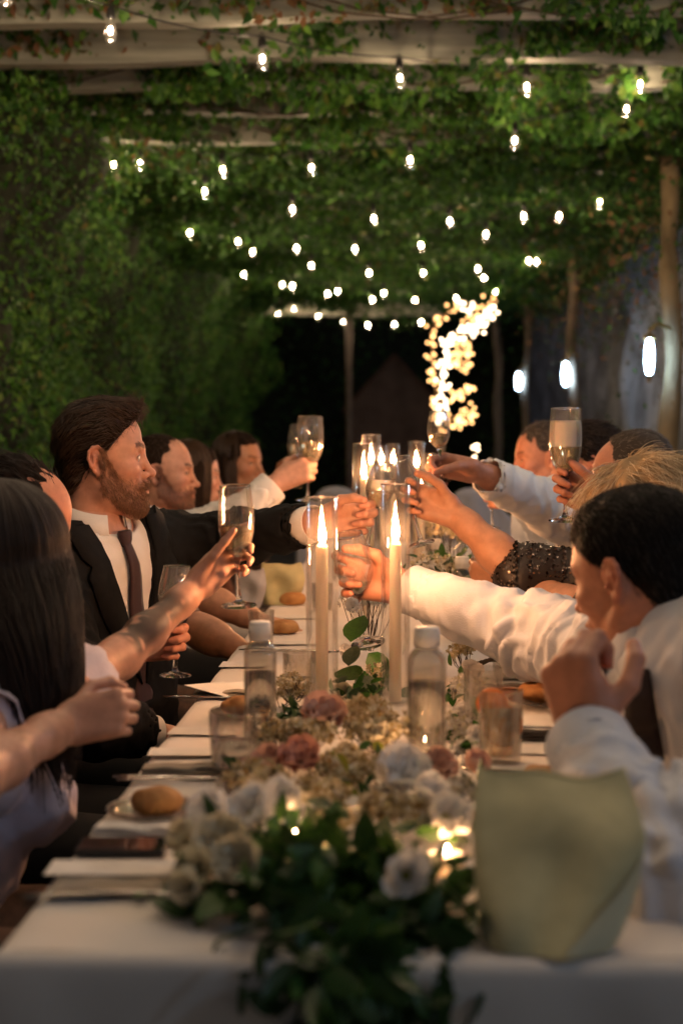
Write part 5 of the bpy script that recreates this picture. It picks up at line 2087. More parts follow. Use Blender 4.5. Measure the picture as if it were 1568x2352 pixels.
# ---- near garland
ga = thing('flower_garland', (-0.05, 1.6, TZ), 'big garland of white and blush flowers trailing over the near table edge', 'flowers')
V_ = Vector
toward = V_((0.0, -0.75, 0.65))
FL = [  # px, py, Y, radius, mat, kind, axis, centre
    (655, 1850, 1.66, 0.030, 'petal_white', 'lisi', (-0.1, -0.6, 0.8), 'stamen'),
    (980, 1830, 1.70, 0.030, 'petal_white', 'lisi', (0.3, -0.6, 0.7), None),
    (550, 1985, 1.42, 0.028, 'petal_cream', 'rose', (-0.2, -0.8, 0.5), None),
    (445, 2040, 1.40, 0.024, 'petal_cream', 'lisi', (-0.4, -0.8, 0.4), None),
    (932, 2012, 1.375, 0.031, 'petal_white', 'open', (0.02, -0.9, 0.35), 'stamen'),
    (690, 1752, 1.93, 0.034, 'petal_rose', 'rose', (-0.1, -0.6, 0.75), None),
    (628, 1765, 1.95, 0.030, 'petal_blush', 'rose', (-0.4, -0.5, 0.75), None),
    (745, 1662, 2.12, 0.042, 'petal_blush', 'rose', (0.0, -0.5, 0.85), None),
    (920, 1795, 1.80, 0.042, 'petal_white', 'rose', (0.1, -0.6, 0.75), None),
    (1015, 1885, 1.58, 0.034, 'petal_white', 'lisi', (0.35, -0.7, 0.5), 'stamen'),
    (585, 1885, 1.56, 0.038, 'petal_white', 'lisi', (-0.2, -0.6, 0.8), 'stamen'),
    (525, 1950, 1.49, 0.036, 'petal_cream', 'rose', (-0.3, -0.7, 0.6), None),
    (470, 2015, 1.44, 0.032, 'petal_cream', 'lisi', (-0.5, -0.7, 0.5), 'stamen'),
    (500, 1885, 1.60, 0.034, 'petal_white', 'lisi', (-0.5, -0.4, 0.7), None),
    (855, 1948, 1.55, 0.022, 'petal_cream', 'lisi', (-0.2, -0.6, 0.7), None),
    (1000, 1772, 1.92, 0.030, 'petal_blush', 'rose', (0.4, -0.5, 0.7), None),
    (1085, 1765, 1.95, 0.026, 'petal_blush', 'lisi', (0.4, -0.4, 0.7), None),
    (1090, 1905, 1.66, 0.022, 'petal_blush', 'lisi', (0.5, -0.5, 0.6), None),
    (800, 1745, 2.0, 0.024, 'petal_cream', 'lisi', (0.0, -0.5, 0.85), None),
    (855, 1700, 2.06, 0.022, 'petal_cream', 'lisi', (0.1, -0.5, 0.85), None),
    (440, 1935, 1.52, 0.026, 'petal_cream', 'lisi', (-0.6, -0.4, 0.6), None),
]
for k, (px, py, Y, R, mat, kind, ax, ce) in enumerate(FL):
    flower(ga, at(px, py, Y), V_(ax), R, mat, kind, ce, k)
# filler blossoms
for k, (px, py, Y, rx, n, mat) in enumerate([
        (800, 1790, 1.95, 0.060, 150, 'wax_blossom'), (870, 1690, 2.1, 0.060, 160, 'wax_blossom'), (740, 1830, 1.82, 0.040, 90, 'wax_blossom'),
        (700, 1700, 2.05, 0.050, 110, 'wax_blossom'), (880, 1870, 1.75, 0.040, 90, 'wax_blossom'), (590, 1800, 1.86, 0.045, 90, 'wax_blossom'),
        (840, 1650, 2.2, 0.05, 110, 'wax_blossom'), (770, 1890, 1.72, 0.03, 50, 'wax_blossom'), (1050, 1830, 1.8, 0.035, 50, 'white_blossom'), (950, 1870, 1.7, 0.03, 40, 'wax_blossom'), (640, 1700, 2.08, 0.04, 80, 'wax_blossom')]):
    c = at(px, py, Y)
    sprays(ga, c, (rx, rx * 0.8, rx * 0.8), n, mat, 'small_blossoms', 60 + k, 0.0085)
# leaves
greens(ga, [at(690, 1960, 1.5), at(780, 2010, 1.46), at(900, 2090, 1.42), at(1040, 2100, 1.42)], 130, 1, ('leaf_dark', 'leaf_dark', 'leaf_mid'), (0.030, 0.058), 0.030, 0.55)
greens(ga, [at(560, 1930, 1.6), at(760, 1900, 1.65), at(1050, 1930, 1.6)], 70, 2, ('leaf_dark', 'leaf_mid', 'leaf_sage'), (0.022, 0.05), 0.035, 0.5)
greens(ga, [at(700, 1790, 1.9), at(860, 1800, 1.9), at(1030, 1820, 1.85)], 50, 3, ('leaf_mid', 'leaf_dark', 'leaf_lime'), (0.02, 0.042), 0.045, 0.5)
greens(ga, [at(620, 1860, 1.7), at(470, 1990, 1.52), at(440, 2060, 1.45)], 34, 4, ('leaf_sage', 'leaf_dark', 'leaf_mid'), (0.02, 0.04), 0.022, 0.6)
greens(ga, [at(470, 2060, 1.42), at(600, 2040, 1.42), at(740, 2080, 1.38)], 90, 6, ('leaf_dark', 'leaf_dark', 'leaf_mid'), (0.028, 0.052), 0.022, 0.55)
greens(ga, [at(560, 1960, 1.52), at(680, 1960, 1.5), at(860, 2000, 1.47), at(1080, 2040, 1.42)], 90, 7, ('leaf_dark', 'leaf_mid'), (0.028, 0.05), 0.028, 0.55)
# the tail that spills over the front edge
tail = [at(760, 2110, 1.36), at(800, 2200, 1.30), at(820, 2290, 1.285), at(830, 2380, 1.28)]
rr = random.Random(8)
for k in range(230):
    t_ = rr.random() ** 0.8 * 3
    i = min(int(t_), 2)
    p = tail[i].lerp(tail[i + 1], t_ - i) + V_((rr.gauss(0, 0.046 - 0.005 * t_), rr.gauss(-0.008, 0.010), rr.gauss(0, 0.02)))
    if hides(p):
        continue
    leaf(ga, p, V_((rr.gauss(0, 0.8), -0.35 + rr.gauss(0, 0.3), -0.55 + rr.gauss(0, 0.6))), rr.uniform(0.030, 0.055), rr.choice(('leaf_dark', 'leaf_dark', 'leaf_mid')), 0.45, rr.random() * 6.28)
greens(ga, [at(880, 2110, 1.36), at(1000, 2150, 1.36), at(1110, 2150, 1.38)], 60, 5, ('leaf_dark',), (0.03, 0.055), 0.016, 0.55, 0.0)
for (p0, p1, mat, s_) in [((1120, 1960, 1.5), (1215, 2025, 1.42), 'leaf_dark', 0.05), ((1110, 1960, 1.5), (1190, 1905, 1.47), 'leaf_dark', 0.05), ((1120, 2000, 1.46), (1180, 1960, 1.44), 'leaf_mid', 0.045),
                          ((392, 2235, 1.31), (425, 2310, 1.30), 'leaf_dark', 0.045), ((600, 2290, 1.30), (505, 2310, 1.29), 'leaf_dark', 0.05), ((640, 2265, 1.30), (560, 2235, 1.29), 'leaf_sage', 0.04),
                          ((980, 2352, 1.29), (1015, 2290, 1.28), 'leaf_dark', 0.04), ((940, 2352, 1.29), (960, 2300, 1.28), 'leaf_dark', 0.035), ((420, 1985, 1.5), (405, 2010, 1.49), 'leaf_dark', 0.03), ((855, 1705, 2.0), (905, 1745, 1.96), 'leaf_lime', 0.03), ((770, 1800, 1.85), (810, 1815, 1.83), 'leaf_lime', 0.035), ((1045, 1850, 1.7), (1065, 1885, 1.68), 'leaf_lime', 0.035)]:
    a_, b_ = at(*p0), at(*p1)
    leaf(ga, a_, b_ - a_, s_ * 1.15, mat, 0.42, 0.6)
mb = MB()
for path in ([(700, 2140, 1.36), (600, 2130, 1.345), (500, 2160, 1.31), (468, 2240, 1.30), (470, 2330, 1.295)], [(640, 2150, 1.35), (560, 2190, 1.31), (610, 2280, 1.29), (650, 2330, 1.29)],
             [(520, 2180, 1.31), (440, 2215, 1.305), (400, 2245, 1.30)], [(760, 2120, 1.37), (660, 2110, 1.37), (560, 2120, 1.35)], [(900, 2120, 1.38), (1050, 2140, 1.37), (1180, 2165, 1.39)], [(800, 2100, 1.36), (830, 2230, 1.29), (840, 2380, 1.28)]):
    P_ = [at(*p) for p in path]
    mb.tube(P_, 0.0022, 6)
mb.build('stem', M['green_stem'], ga)
# small lights among the flowers
for k, (px, py, Y, lab) in enumerate(((672, 1912, 1.66, 'tealight glowing white among the near left flowers'), (1022, 1946, 1.56, 'tealight glowing orange behind the big open white flower'), (963, 1748, 2.0, 'tealight before the near right bottle'), (712, 1972, 1.58, 'dim tealight low in the dark leaves of the garland'))):
    c = at(px, py, Y)
    b = V_((c.x, c.y, max(TZ + 0.002, c.z - 0.02)))
    t = thing('tealight', b, lab, 'tealight', 'tealights among the flowers')
    MB().lathe([(0.001, 0.001), (0.019, 0.001), (0.020, 0.004), (0.020, 0.014), (0.018, 0.0135), (0.001, 0.0125)], 20, c=b).build('wax', M['wax'], t)
    MB().lathe([(0.026, 0.0), (0.028, 0.03), (0.0265, 0.03), (0.0245, 0.002)], 24, c=b).build('cup', M['cyl'], t)
    flame_mb(b + V_((0, 0, 0.014)), 0.0075 if k != 3 else 0.004, 0.013 if k != 3 else 0.007).build('flame', M['flame_small'], t)

# ---- flowers round the near candles
gb_ = thing('flower_arrangement', (0.0, 2.75, TZ), 'arrangement of green leaves and small white flowers between the near candles', 'flowers', 'flower arrangements down the table')
for (px, py, Y, s_, mat, d) in [(805, 1475, 2.85, 0.085, 'leaf_bright', (0.3, -0.5, 0.9)), (845, 1500, 2.83, 0.075, 'leaf_bright', (0.5, -0.4, -0.5)), (830, 1560, 2.75, 0.085, 'leaf_mid', (-0.6, -0.6, 0.4)), (850, 1600, 2.7, 0.09, 'leaf_bright', (0.1, -0.5, -0.9)), (815, 1560, 2.72, 0.07, 'leaf_sage', (0.7, -0.6, -0.2)), (800, 1530, 2.7, 0.06, 'leaf_sage', (0.2, -0.4, 0.8)), (870, 1640, 2.6, 0.06, 'leaf_mid', (0.2, -0.6, -0.5)), (830, 1620, 2.6, 0.07, 'leaf_mid', (0.1, -0.7, 0.4)), (790, 1570, 2.65, 0.05, 'leaf_dark', (-0.2, -0.5, 0.3))]:
    leaf(gb_, at(px, py, Y), V_(d), s_, mat, 0.62, 0.3)
greens(gb_, [at(790, 1600, 2.6), at(850, 1600, 2.65), at(880, 1540, 2.8)], 60, 21, ('leaf_bright', 'leaf_mid', 'leaf_dark'), (0.018, 0.045), 0.022, 0.5)
for k, (px, py, Y, R, mat) in enumerate([(812, 1400, 3.05, 0.024, 'petal_white'), (868, 1385, 3.1, 0.022, 'petal_white'), (795, 1500, 2.8, 0.018, 'petal_white'), (790, 1600, 2.62, 0.026, 'petal_cream'), (800, 1640, 2.5, 0.024, 'petal_cream')]):
    flower(gb_, at(px, py, Y), V_((-0.1, -0.7, 0.6)), R, mat, 'lisi', None, 40 + k)
sprays(gb_, at(845, 1390, 3.1), (0.07, 0.06, 0.05), 90, 'white_blossom', 'small_blossoms', 90, 0.007)
sprays(gb_, at(668, 1600, 2.55), (0.045, 0.05, 0.05), 110, 'wax_blossom', 'small_blossoms', 91, 0.007)
sprays(gb_, at(870, 1570, 2.75), (0.04, 0.05, 0.05), 60, 'wax_blossom', 'small_blossoms', 93, 0.007)
greens(gb_, [at(660, 1640, 2.45), at(700, 1640, 2.45)], 26, 22, ('leaf_dark',), (0.018, 0.035), 0.016, 0.5)

gc_ = thing('flower_arrangement', (0.12, 2.7, TZ), 'white blossoms and wax flowers right of the glowing bottle', 'flowers', 'flower arrangements down the table')
for k, (px, py, Y, R, mat, kind, ce) in enumerate([(1072, 1555, 2.72, 0.034, 'petal_white', 'open', 'stamen_orange'), (1050, 1655, 2.4, 0.028, 'petal_white', 'lisi', None), (1058, 1735, 2.2, 0.026, 'petal_white', 'lisi', None), (1085, 1700, 2.25, 0.024, 'petal_white', 'lisi', None), (1045, 1590, 2.6, 0.022, 'petal_white', 'lisi', None), (1065, 1770, 2.1, 0.024, 'petal_white', 'lisi', None)]):
    flower(gc_, at(px, py, Y), V_((0.35, -0.6, 0.6)), R, mat, kind, ce, 70 + k)
sprays(gc_, at(1062, 1505, 2.9), (0.035, 0.05, 0.035), 46, 'wax_blossom', 'small_blossoms', 95, 0.0085)
sprays(gc_, at(1075, 1600, 2.6), (0.04, 0.06, 0.05), 120, 'white_blossom', 'small_blossoms', 96, 0.008)
sprays(gc_, at(1055, 1690, 2.3), (0.035, 0.06, 0.05), 90, 'white_blossom', 'small_blossoms', 97, 0.008)
for (px, py, Y, s_, d) in [(1082, 1600, 2.5, 0.05, (0.4, -0.5, -0.6)), (1075, 1640, 2.42, 0.06, (0.2, -0.5, -0.7)), (1095, 1665, 2.38, 0.05, (-0.3, -0.6, -0.4)), (1040, 1575, 2.6, 0.04, (-0.1, -0.5, -0.7)), (1060, 1720, 2.2, 0.045, (0.3, -0.5, 0.4)), (1035, 1655, 2.4, 0.03, (0.5, -0.4, 0.1))]:
    leaf(gc_, at(px, py, Y), V_(d), s_, 'leaf_bright', 0.6, 0.4)
greens(gc_, [at(1050, 1760, 2.15), at(1060, 1650, 2.4), at(1060, 1560, 2.7)], 40, 23, ('leaf_mid', 'leaf_sage', 'leaf_bright'), (0.015, 0.03), 0.022, 0.5)
mb = MB()
for k in range(9):
    a_ = at(1050 + 4 * k, 1540, 2.85)
    mb.tube([a_, a_ + V_((0.03 + 0.006 * k, 0.03, 0.01 + 0.003 * k)), a_ + V_((0.08 + 0.008 * k, 0.05, 0.012))], 0.0009, 4)
mb.build('dry_twigs', M['brown_stem'], gc_)

gd_ = thing('flower_arrangement', (0.12, 3.9, TZ), 'pale far flowers between the far bottles and candles', 'flowers', 'flower arrangements down the table')
for k, (px, py, Y, rx, n) in enumerate([(1040, 1230, 4.2, 0.11, 130), (1015, 1330, 3.7, 0.08, 100), (980, 1330, 3.5, 0.05, 60), (1000, 1200, 4.8, 0.08, 70)]):
    sprays(gd_, at(px, py, Y), (rx, 0.1, 0.08), n, 'wax_blossom' if k != 2 else 'white_blossom', 'small_blossoms', 120 + k, 0.010)
greens(gd_, [at(960, 1330, 3.5), at(1010, 1330, 3.6), at(1050, 1260, 4.1)], 60, 25, ('leaf_mid', 'leaf_sage', 'leaf_dark'), (0.02, 0.05), 0.04, 0.5)
for k, (px, py, Y, R) in enumerate([(1030, 1210, 4.3, 0.035), (1010, 1310, 3.7, 0.028), (945, 1330, 3.45, 0.024), (1065, 1240, 4.2, 0.03)]):
    flower(gd_, at(px, py, Y), V_((-0.1, -0.7, 0.6)), R, 'petal_cream', 'lisi', None, 140 + k)

for an, lst in OVER.items():
    arr = bpy.data.objects[an]
    slots, Vs, Qs, Ms, n0 = {}, [], [], [], 0
    for me, c, B, size in lst:
        co = np.zeros(len(me.vertices) * 3)
        me.vertices.foreach_get('co', co)
        Vs.append(co.reshape(-1, 3) @ np.array(B).T * size + np.array(c))
        li = np.zeros(len(me.loops), dtype=np.int32)
        me.loops.foreach_get('vertex_index', li)
        q = li.reshape(-1, 4)
        Qs.append(q + n0)
        n0 += len(co) // 3
        k = slots.setdefault(me.materials[0].name, len(slots))
        Ms.append(np.full(len(q), k, dtype=np.int32))
    o = mesh_obj('small_leaves', np.concatenate(Vs), np.concatenate(Qs), None, arr)
    for m_ in slots:
        o.data.materials.append(bpy.data.materials[m_])
    o.data.polygons.foreach_set('material_index', np.concatenate(Ms))
    tag(o, kind='stuff')
# ------------------------------------------------------------------ chairs
M['chair'] = principled('dark_chair_wood', (0.05, 0.032, 0.02), 0.55, 0.25, 8, stretch=(4, 4, 0.6))
M['seatpad'] = principled('seat_pad', (0.16, 0.15, 0.12), 0.9)
chair0 = None


def chair(x, y, yaw, label):
    """yaw: direction in degrees in which the sitter looks"""
    global chair0
    if chair0 is None:
        t = thing('dining_chair', (0, 0, 0), label, 'chair', 'chairs along both sides of the table')
        MB().bbox((0, 0, 0.43), (0.42, 0.42, 0.035), 0.01).build('seat', M['chair'], t, False)
        MB().bbox((0, 0, 0.458), (0.38, 0.38, 0.022), 0.008).build('seat_pad', M['seatpad'], t)
        for sx in (1, -1):
            for sy in (1, -1):
                mb = MB()
                top = 0.412 if sx > 0 else 0.88
                mb.tube([(sx * 0.18 - (0.05 if sx < 0 else -0.02), sy * 0.18, 0), (sx * 0.18, sy * 0.18, 0.41)] + ([(-0.26, sy * 0.175, top)] if sx < 0 else []), 0.016, 8)
                mb.build('leg', M['chair'], t)
        for k in range(3):
            MB().bbox((-0.205 - 0.022 * k, 0, 0.58 + 0.12 * k), (0.016, 0.33, 0.05), 0.005).build('back_slat', M['chair'], t, False)
        chair0 = t
        c = t
    else:
        c = copy_tree(chair0)
        c['label'] = label
    c.location = (x, y, 0)
    c.rotation_euler = (0, 0, math.radians(yaw))
    return c


# ------------------------------------------------------------------ cloth for the guests
M['suit'] = principled('dark_suit', (0.006, 0.006, 0.0065), 0.85, 0.2, 60, 0.4, 500, spec=0.25)
M['shirt'] = principled('white_shirt', (0.72, 0.69, 0.66), 0.85, 0.03, 20, 0.3, 400, sheen=0.1)
M['shirt_blue'] = principled('pale_blue_shirt', (0.42, 0.50, 0.62), 0.85, 0.04, 20, 0.3, 400)
M['shirt_pale'] = principled('pale_shirt', (0.54, 0.57, 0.64), 0.85, 0.03, 20, 0.3, 400, sheen=0.1)
M['shirt_navy'] = principled('blue_violet_shirt', (0.12, 0.12, 0.24), 0.85, 0.06, 20, 0.3, 400)
M['tie'] = principled('plum_tie', (0.035, 0.012, 0.014), 0.6, 0.1, 300, 0.3, 700, sheen=0.2)
M['tie_dark'] = principled('dark_tie', (0.03, 0.016, 0.014), 0.6, 0.1, 300, 0.3, 700)
M['trousers'] = principled('dark_trousers', (0.010, 0.010, 0.011), 0.9)
M['dress'] = principled('lavender_dress', (0.62, 0.55, 0.63), 0.8, 0.05, 15, 0.3, 300, sheen=0.2)
M['dress_black'] = principled('patterned_dress', (0.02, 0.015, 0.015), 0.7, base2=(0.16, 0.09, 0.06), vscale=26)
M['dress_rust'] = principled('rust_dress', (0.16, 0.06, 0.03), 0.8, 0.1, 15)
M['sequin'] = principled('sequin', (0.05, 0.035, 0.03), 0.22, metal=0.85, island=[(0.0, (0.012, 0.009, 0.008)), (0.6, (0.07, 0.05, 0.04)), (0.97, (0.42, 0.34, 0.28))])
M['sequin_base'] = principled('sequin_mesh', (0.018, 0.012, 0.010), 0.6)
M['eye'] = principled('eye', (0.55, 0.5, 0.46), 0.12)
M['iris'] = principled('iris', (0.02, 0.014, 0.010), 0.12)
M['nail'] = principled('nail_polish', (0.62, 0.50, 0.47), 0.2, coat=0.5)
M['lipstick'] = principled('gold', (0.7, 0.45, 0.15), 0.25, metal=1.0)
FAIR = skin('fair', (0.52, 0.275, 0.19))
RUDDY = skin('ruddy', (0.46, 0.205, 0.13))
TAN = skin('tan', (0.44, 0.22, 0.13))
H_BROWN = hair_mat('hair_brown', (0.014, 0.008, 0.005), (0.065, 0.034, 0.016))
H_DARK = hair_mat('hair_dark', (0.008, 0.005, 0.004), (0.030, 0.017, 0.011))
H_AUBURN = hair_mat('hair_auburn', (0.006, 0.0035, 0.0025), (0.026, 0.011, 0.006), 0.6)
H_BLONDE = hair_mat('hair_blonde', (0.32, 0.22, 0.12), (0.70, 0.57, 0.38))
H_GREY = hair_mat('hair_grey', (0.05, 0.040, 0.032), (0.20, 0.165, 0.14))
H_GINGER = hair_mat('beard_ginger', (0.09, 0.043, 0.020), (0.23, 0.115, 0.055))
H_BLACK = hair_mat('hair_black', (0.005, 0.004, 0.0035), (0.016, 0.011, 0.008))


def v3(p):
    return np.array(tuple(p), dtype=float)


def eyes(person, R, o, look=(1, 0, 0)):
    lk = unit(look)
    for sg in (1, -1):
        c = np.array([0.0765, sg * 0.0315, 0.0068])
        p = place(c[None], R, o)[0]
        mb = MB().ball(p, 0.0118, 12, 8)
        e = mb.build('eye', M['eye'], person)
        q = place((c + lk * 0.0078)[None], R, o)[0]
        MB().ball(q, 0.0052, 10, 6).build('iris', M['iris'], e)


def body(label, H, R, head_kw, tint_kw, skin_m, P, N, Ls, Rs, arms=(), h_head=0.004, sx=1.0, extra=(), key='m', group=None, neck_to=None, chest=True, hscale=1.0):
    """one continuous skin: head, neck, torso, arms and hands. Returns the person object and the head mesh in its own frame"""
    HV, HQ = head_mesh(h_head, key, **head_kw)
    T = face_tint(HV, **tint_kw)
    parts = [(place(HV * hscale, R, H), HQ, T)]
    nb = place(np.array([[-0.03, 0, -0.06]]), R, H)[0]
    g = Grid(*bounds([P, N, Ls, Rs, nb], 0.17), 0.010)
    torso_into(g, P, N, Ls, Rs, 0.0, sx, neck=0.045)
    g.cap(nb, N, 0.042, 0.05, k=0.03)
    V, Q = g.mesh(1)
    parts.append((V, Q, None))
    parts += list(arms)
    V, Q, T = join(parts)
    base = np.array([P[0], P[1], 0.0])
    o = mesh_obj('person', V, Q, skin_m, tint=T, base=base)
    tag(o, label, 'person', group)
    return o, HV * hscale, HQ


def garment(name, mat, person, P, N, Ls, Rs, o=0.012, sx=1.0, sleeves=(), h=0.009, cuts=None, amp=0.004, seed=1, fold=9.0, bust=0.0, neck=0.05, limbs=(), smooth=1, nk=True):
    """torso and sleeves as one cloth surface; sleeves = [(shoulder, elbow, wrist, r_shoulder, r_elbow, r_cuff)]"""
    pts = [P, N, Ls, Rs] + [p for s_ in sleeves for p in s_[:3] if p is not None]
    g = Grid(*bounds(pts, 0.19), h)
    f, s, u = torso_into(g, P, N, Ls, Rs, o, sx, bust=bust, neck=neck)
    for (a, e, w, ra, re, rw) in sleeves:
        g.cap(a, e, ra, re, k=0.04)
        if w is not None:
            g.cap(e, w, re, rw, k=0.025)
            ax = unit(np.asarray(w, float) - np.asarray(e, float))
            tip = np.asarray(w, float)
            # open cuff: cut flat at the wrist and hollowed
            sl = g._blk(tip - 0.12, tip + 0.12)
            if sl:
                ss, X, Y, Z = sl
                d = (X - tip[0]) * ax[0] + (Y - tip[1]) * ax[1] + (Z - tip[2]) * ax[2]
                near = np.sqrt((X - tip[0]) ** 2 + (Y - tip[1]) ** 2 + (Z - tip[2]) ** 2)
                g.D[ss] = np.where(near < 0.11, np.maximum(g.D[ss], d.astype(np.float32)), g.D[ss])
            g.cap(tip - ax * 0.02, tip + ax * 0.03, rw - 0.006, k=0.0, sub=True)
    if cuts:
        g.cut(lambda X, Y, Z: cuts(X, Y, Z, np.asarray(P, float), np.asarray(N, float), f, s, u))
    V, Q = g.mesh(smooth)
    V = folds(V, Q, amp, seed, fold)
    for (a, b, am, fr, sd, lo, hi) in limbs:
        V = limb_folds(V, Q, a, b, am, sd, fr, lo, hi)
    return mesh_obj(name, V, Q, mat, person), f, s, u


def cuff(name, mat, person, w, ax, r, ln=0.028):
    ax = unit(ax)
    mb = MB()
    n = 28
    R = basis(ax)
    mb.lathe([(r - 0.002, -ln), (r, -ln), (r + 0.0012, -ln * 0.5), (r + 0.001, ln * 0.45), (r - 0.0002, ln * 0.5), (r - 0.002, ln * 0.45), (r - 0.0025, -ln)], n, R, Vector(w))
    return mb.build(name, mat, person)


def legs(person, P, f, mat=None, s=None, knee=0.46, name='trousers'):
    P = np.asarray(P, float)
    fh = unit(np.array([f[0], f[1], 0]))
    sd = np.array([-fh[1], fh[0], 0])
    g = Grid(*bounds([P, P + fh * 0.5 + np.array([0, 0, -0.5]), P + sd * 0.2, P - sd * 0.2], 0.16), 0.016)
    g.cap(P - sd * 0.08, P + sd * 0.08, 0.12, k=0.05)
    for q in (1, -1):
        k0 = P + fh * 0.44 + sd * q * 0.11
        k0[2] = 0.50
        g.cap(P + sd * q * 0.09, k0, 0.088, 0.066, k=0.05)
        a = k0 + fh * -0.04
        a[2] = 0.09
        g.cap(k0, a, 0.066, 0.045, k=0.03)
        t = a + fh * 0.16
        t[2] = 0.045
        g.cap(a, t, 0.045, 0.038, k=0.03)
    g.cut(lambda X, Y, Z: 0 * X + 0 * Y - Z + 0.004)
    V, Q = g.mesh(1)
    return mesh_obj(name, V, Q, mat or M['trousers'], person)


def collar(person, C, f, up, r, mat, ht=0.034, drop=0.040, gap=0.30, tilt=0.25, point=0.045):
    """shirt collar: a stand round the neck and a folded leaf with two points in front"""
    f, up = unit(f), unit(up)
    l = np.cross(up, f)
    C = np.asarray(C, float)
    n = 44
    rows = []
    for k in range(n + 1):
        a = gap + (2 * PI - 2 * gap) * k / n
        ca, sa = math.cos(a), math.sin(a)
        front = max(0.0, ca)
        dirv = f * ca + l * sa
        base = C + dirv * r * 1.06 + up * (-0.004 - 0.018 * front) + f * 0.006 * front
        top = C + dirv * r * 1.0 + up * (ht * (1 - 0.45 * front) - 0.012 * front)
        edge = top + dirv * 0.004 + up * 0.002
        pt = max(0.0, 1 - min(k, n - k) / 7.0)
        leaf_ = top + dirv * (0.013 + 0.010 * front) - up * (drop * (0.85 + 0.15 * front)) - up * point * 0.55 * pt ** 1.5 + dirv * 0.006 * pt
        inner = leaf_ - dirv * 0.003
        rows.append([base, top, edge, leaf_, inner])
    vs = [Vector(p) for row in rows for p in row]
    m = 5
    fs = []
    for k in range(n):
        for q in range(m - 1):
            fs.append((k * m + q, (k + 1) * m + q, (k + 1) * m + q + 1, k * m + q + 1))
    return MB().add(vs, fs).build('collar', mat, person)


def tie(person, C, f, s, u, length, mat, lean=None, w0=0.016, w1=0.038, r=0.065, off=0.0):
    """knot and blade hanging down the chest; lean(t) gives points along the chest"""
    f, s, u = unit(f), unit(s), unit(u)
    mb = MB()
    C = np.asarray(C, float)
    k = C
    vs = []
    prof = [(0.0, 0.016, 0.010), (0.006, 0.019, 0.014), (0.022, 0.016, 0.014), (0.036, 0.010, 0.010)]
    n = 10
    for (dz, w_, d_) in prof:
        for q in range(n):
            a = 2 * PI * q / n
            vs.append(Vector(k - u * dz + s * w_ * math.cos(a) + f * d_ * (math.sin(a))))
    fs = [(i * n + q, i * n + (q + 1) % n, (i + 1) * n + (q + 1) % n, (i + 1) * n + q) for i in range(len(prof) - 1) for q in range(n)]
    fs += [tuple(range(n)), tuple(reversed(range(3 * n, 4 * n)))]
    mb.add(vs, fs)
    kn = mb.build('tie_knot', mat, person)
    mb = MB()
    m = 14
    vs, fs = [], []
    for i in range(m + 1):
        t = i / m
        p = lean(t)
        w_ = w0 + (w1 - w0) * t
        for (a, b) in ((-1, 0.0), (-0.5, 0.004), (0.5, 0.004), (1, 0.0), (0.5, -0.003), (-0.5, -0.003)):
            vs.append(Vector(p + s * a * w_ + f * (b + 0.002 * math.sin(t * 9))))
    for i in range(m):
        for q in range(6):
            fs.append((i * 6 + q, i * 6 + (q + 1) % 6, (i + 1) * 6 + (q + 1) % 6, (i + 1) * 6 + q))
    mb.add(vs, fs)
    return mb.build('tie', mat, person)


def hold(glass, t, d, n, right, s=1.0, reach=0.100, pad=0.030):
    """wrist position that puts the glass at fraction t of its height into the grip"""
    foot, rim = GL[glass]
    c = v3(foot.lerp(rim, t))
    d, n, _ = hand_axes(d, n, right)
    return c - d * reach * s - n * pad * s


def hairline(person, HV, HQ, R, o, cut, mat, n):
    """sparse short hairs on the skin just outside the edge of the hair"""
    c = cut(HV[:, 0], HV[:, 1], HV[:, 2])
    m = np.exp(-np.maximum(c, 0) / 0.004) * (c > -0.002) * (c < 0.016) * (np.abs(HV[:, 1]) < 0.079)
    if m.sum() > 5:
        short_strands(HV, HQ, R, o, mat, person, n, lambda p: np.stack([-1 + 0 * p[:, 0], 0 * p[:, 0], np.where(p[:, 2] > 0.05, 0.5, -0.5)], 1), (0.006, 0.014), 0.12, mask=m, r0=0.00035, wob=0.3, name='hairline')


up3 = np.array([0, 0, 1.0])

# ================================================================== bearded man in the dark suit
R = frame(pitchdir(8, 2), roll=0.02) * np.array([0.89, 0.94, 0.98])
H = v3(at(240, 1060, 3.10))
N = v3(at(208, 1212, 3.10))
Ls, Rs = v3(at(385, 1264, 3.30)), v3(at(82, 1318, 2.96))
P = np.array([-0.62, 3.13, 0.50])
dL = unit((0.9, -0.05, 0.10))
nL = (0.0, -1, 0.0)
WL = hold('clinkL', 0.37, dL, nL, False, 1.0, 0.118, 0.020)
EL = v3(at(560, 1236, 3.22))
aL = arm_hand(0.0032, EL, WL, dL, nL, False, STEM, thumb=((0.62, 0.45, 0.62), (0.85, 0.05, 0.5), (0.8, -0.25, 0.5)))
ER, WR = v3(at(225, 1665, 2.74)), v3(at(372, 1690, 2.86))
aR = arm_hand(0.0045, ER, WR, (0.9, 0.3, -0.25), (0, 0.3, -1), True, GRIP)
man, HV, HQ = body('bearded man in a dark suit and plum tie, profile, reaching out to clink glasses', H, R, dict(beardy=0.0008, mouth_open=0.0012), dict(beard=(0.34, 0.23, 0.16), beard_amt=0.62), FAIR, P, N, Ls, Rs, [aL, aR], h_head=0.0022, key='bearded1', sx=0.98)
eyes(man, R, H, (1, 0.1, 0))


def cut_m1(X, Y, Z):
    front = X - 0.068 - 0.026 * sstep(0.082, 0.100, Z) + np.maximum(0.080 - Z, 0) * 1.0 + 0 * Y
    side = np.where(X > -0.028, -Z + 0.006 - 0.030 * sstep(0.013, 0.002, np.abs(X - 0.008)), -9) + 0 * Y
    nape = -0.062 - Z + 0 * X + 0 * Y
    return np.maximum(np.maximum(front, side), nape)


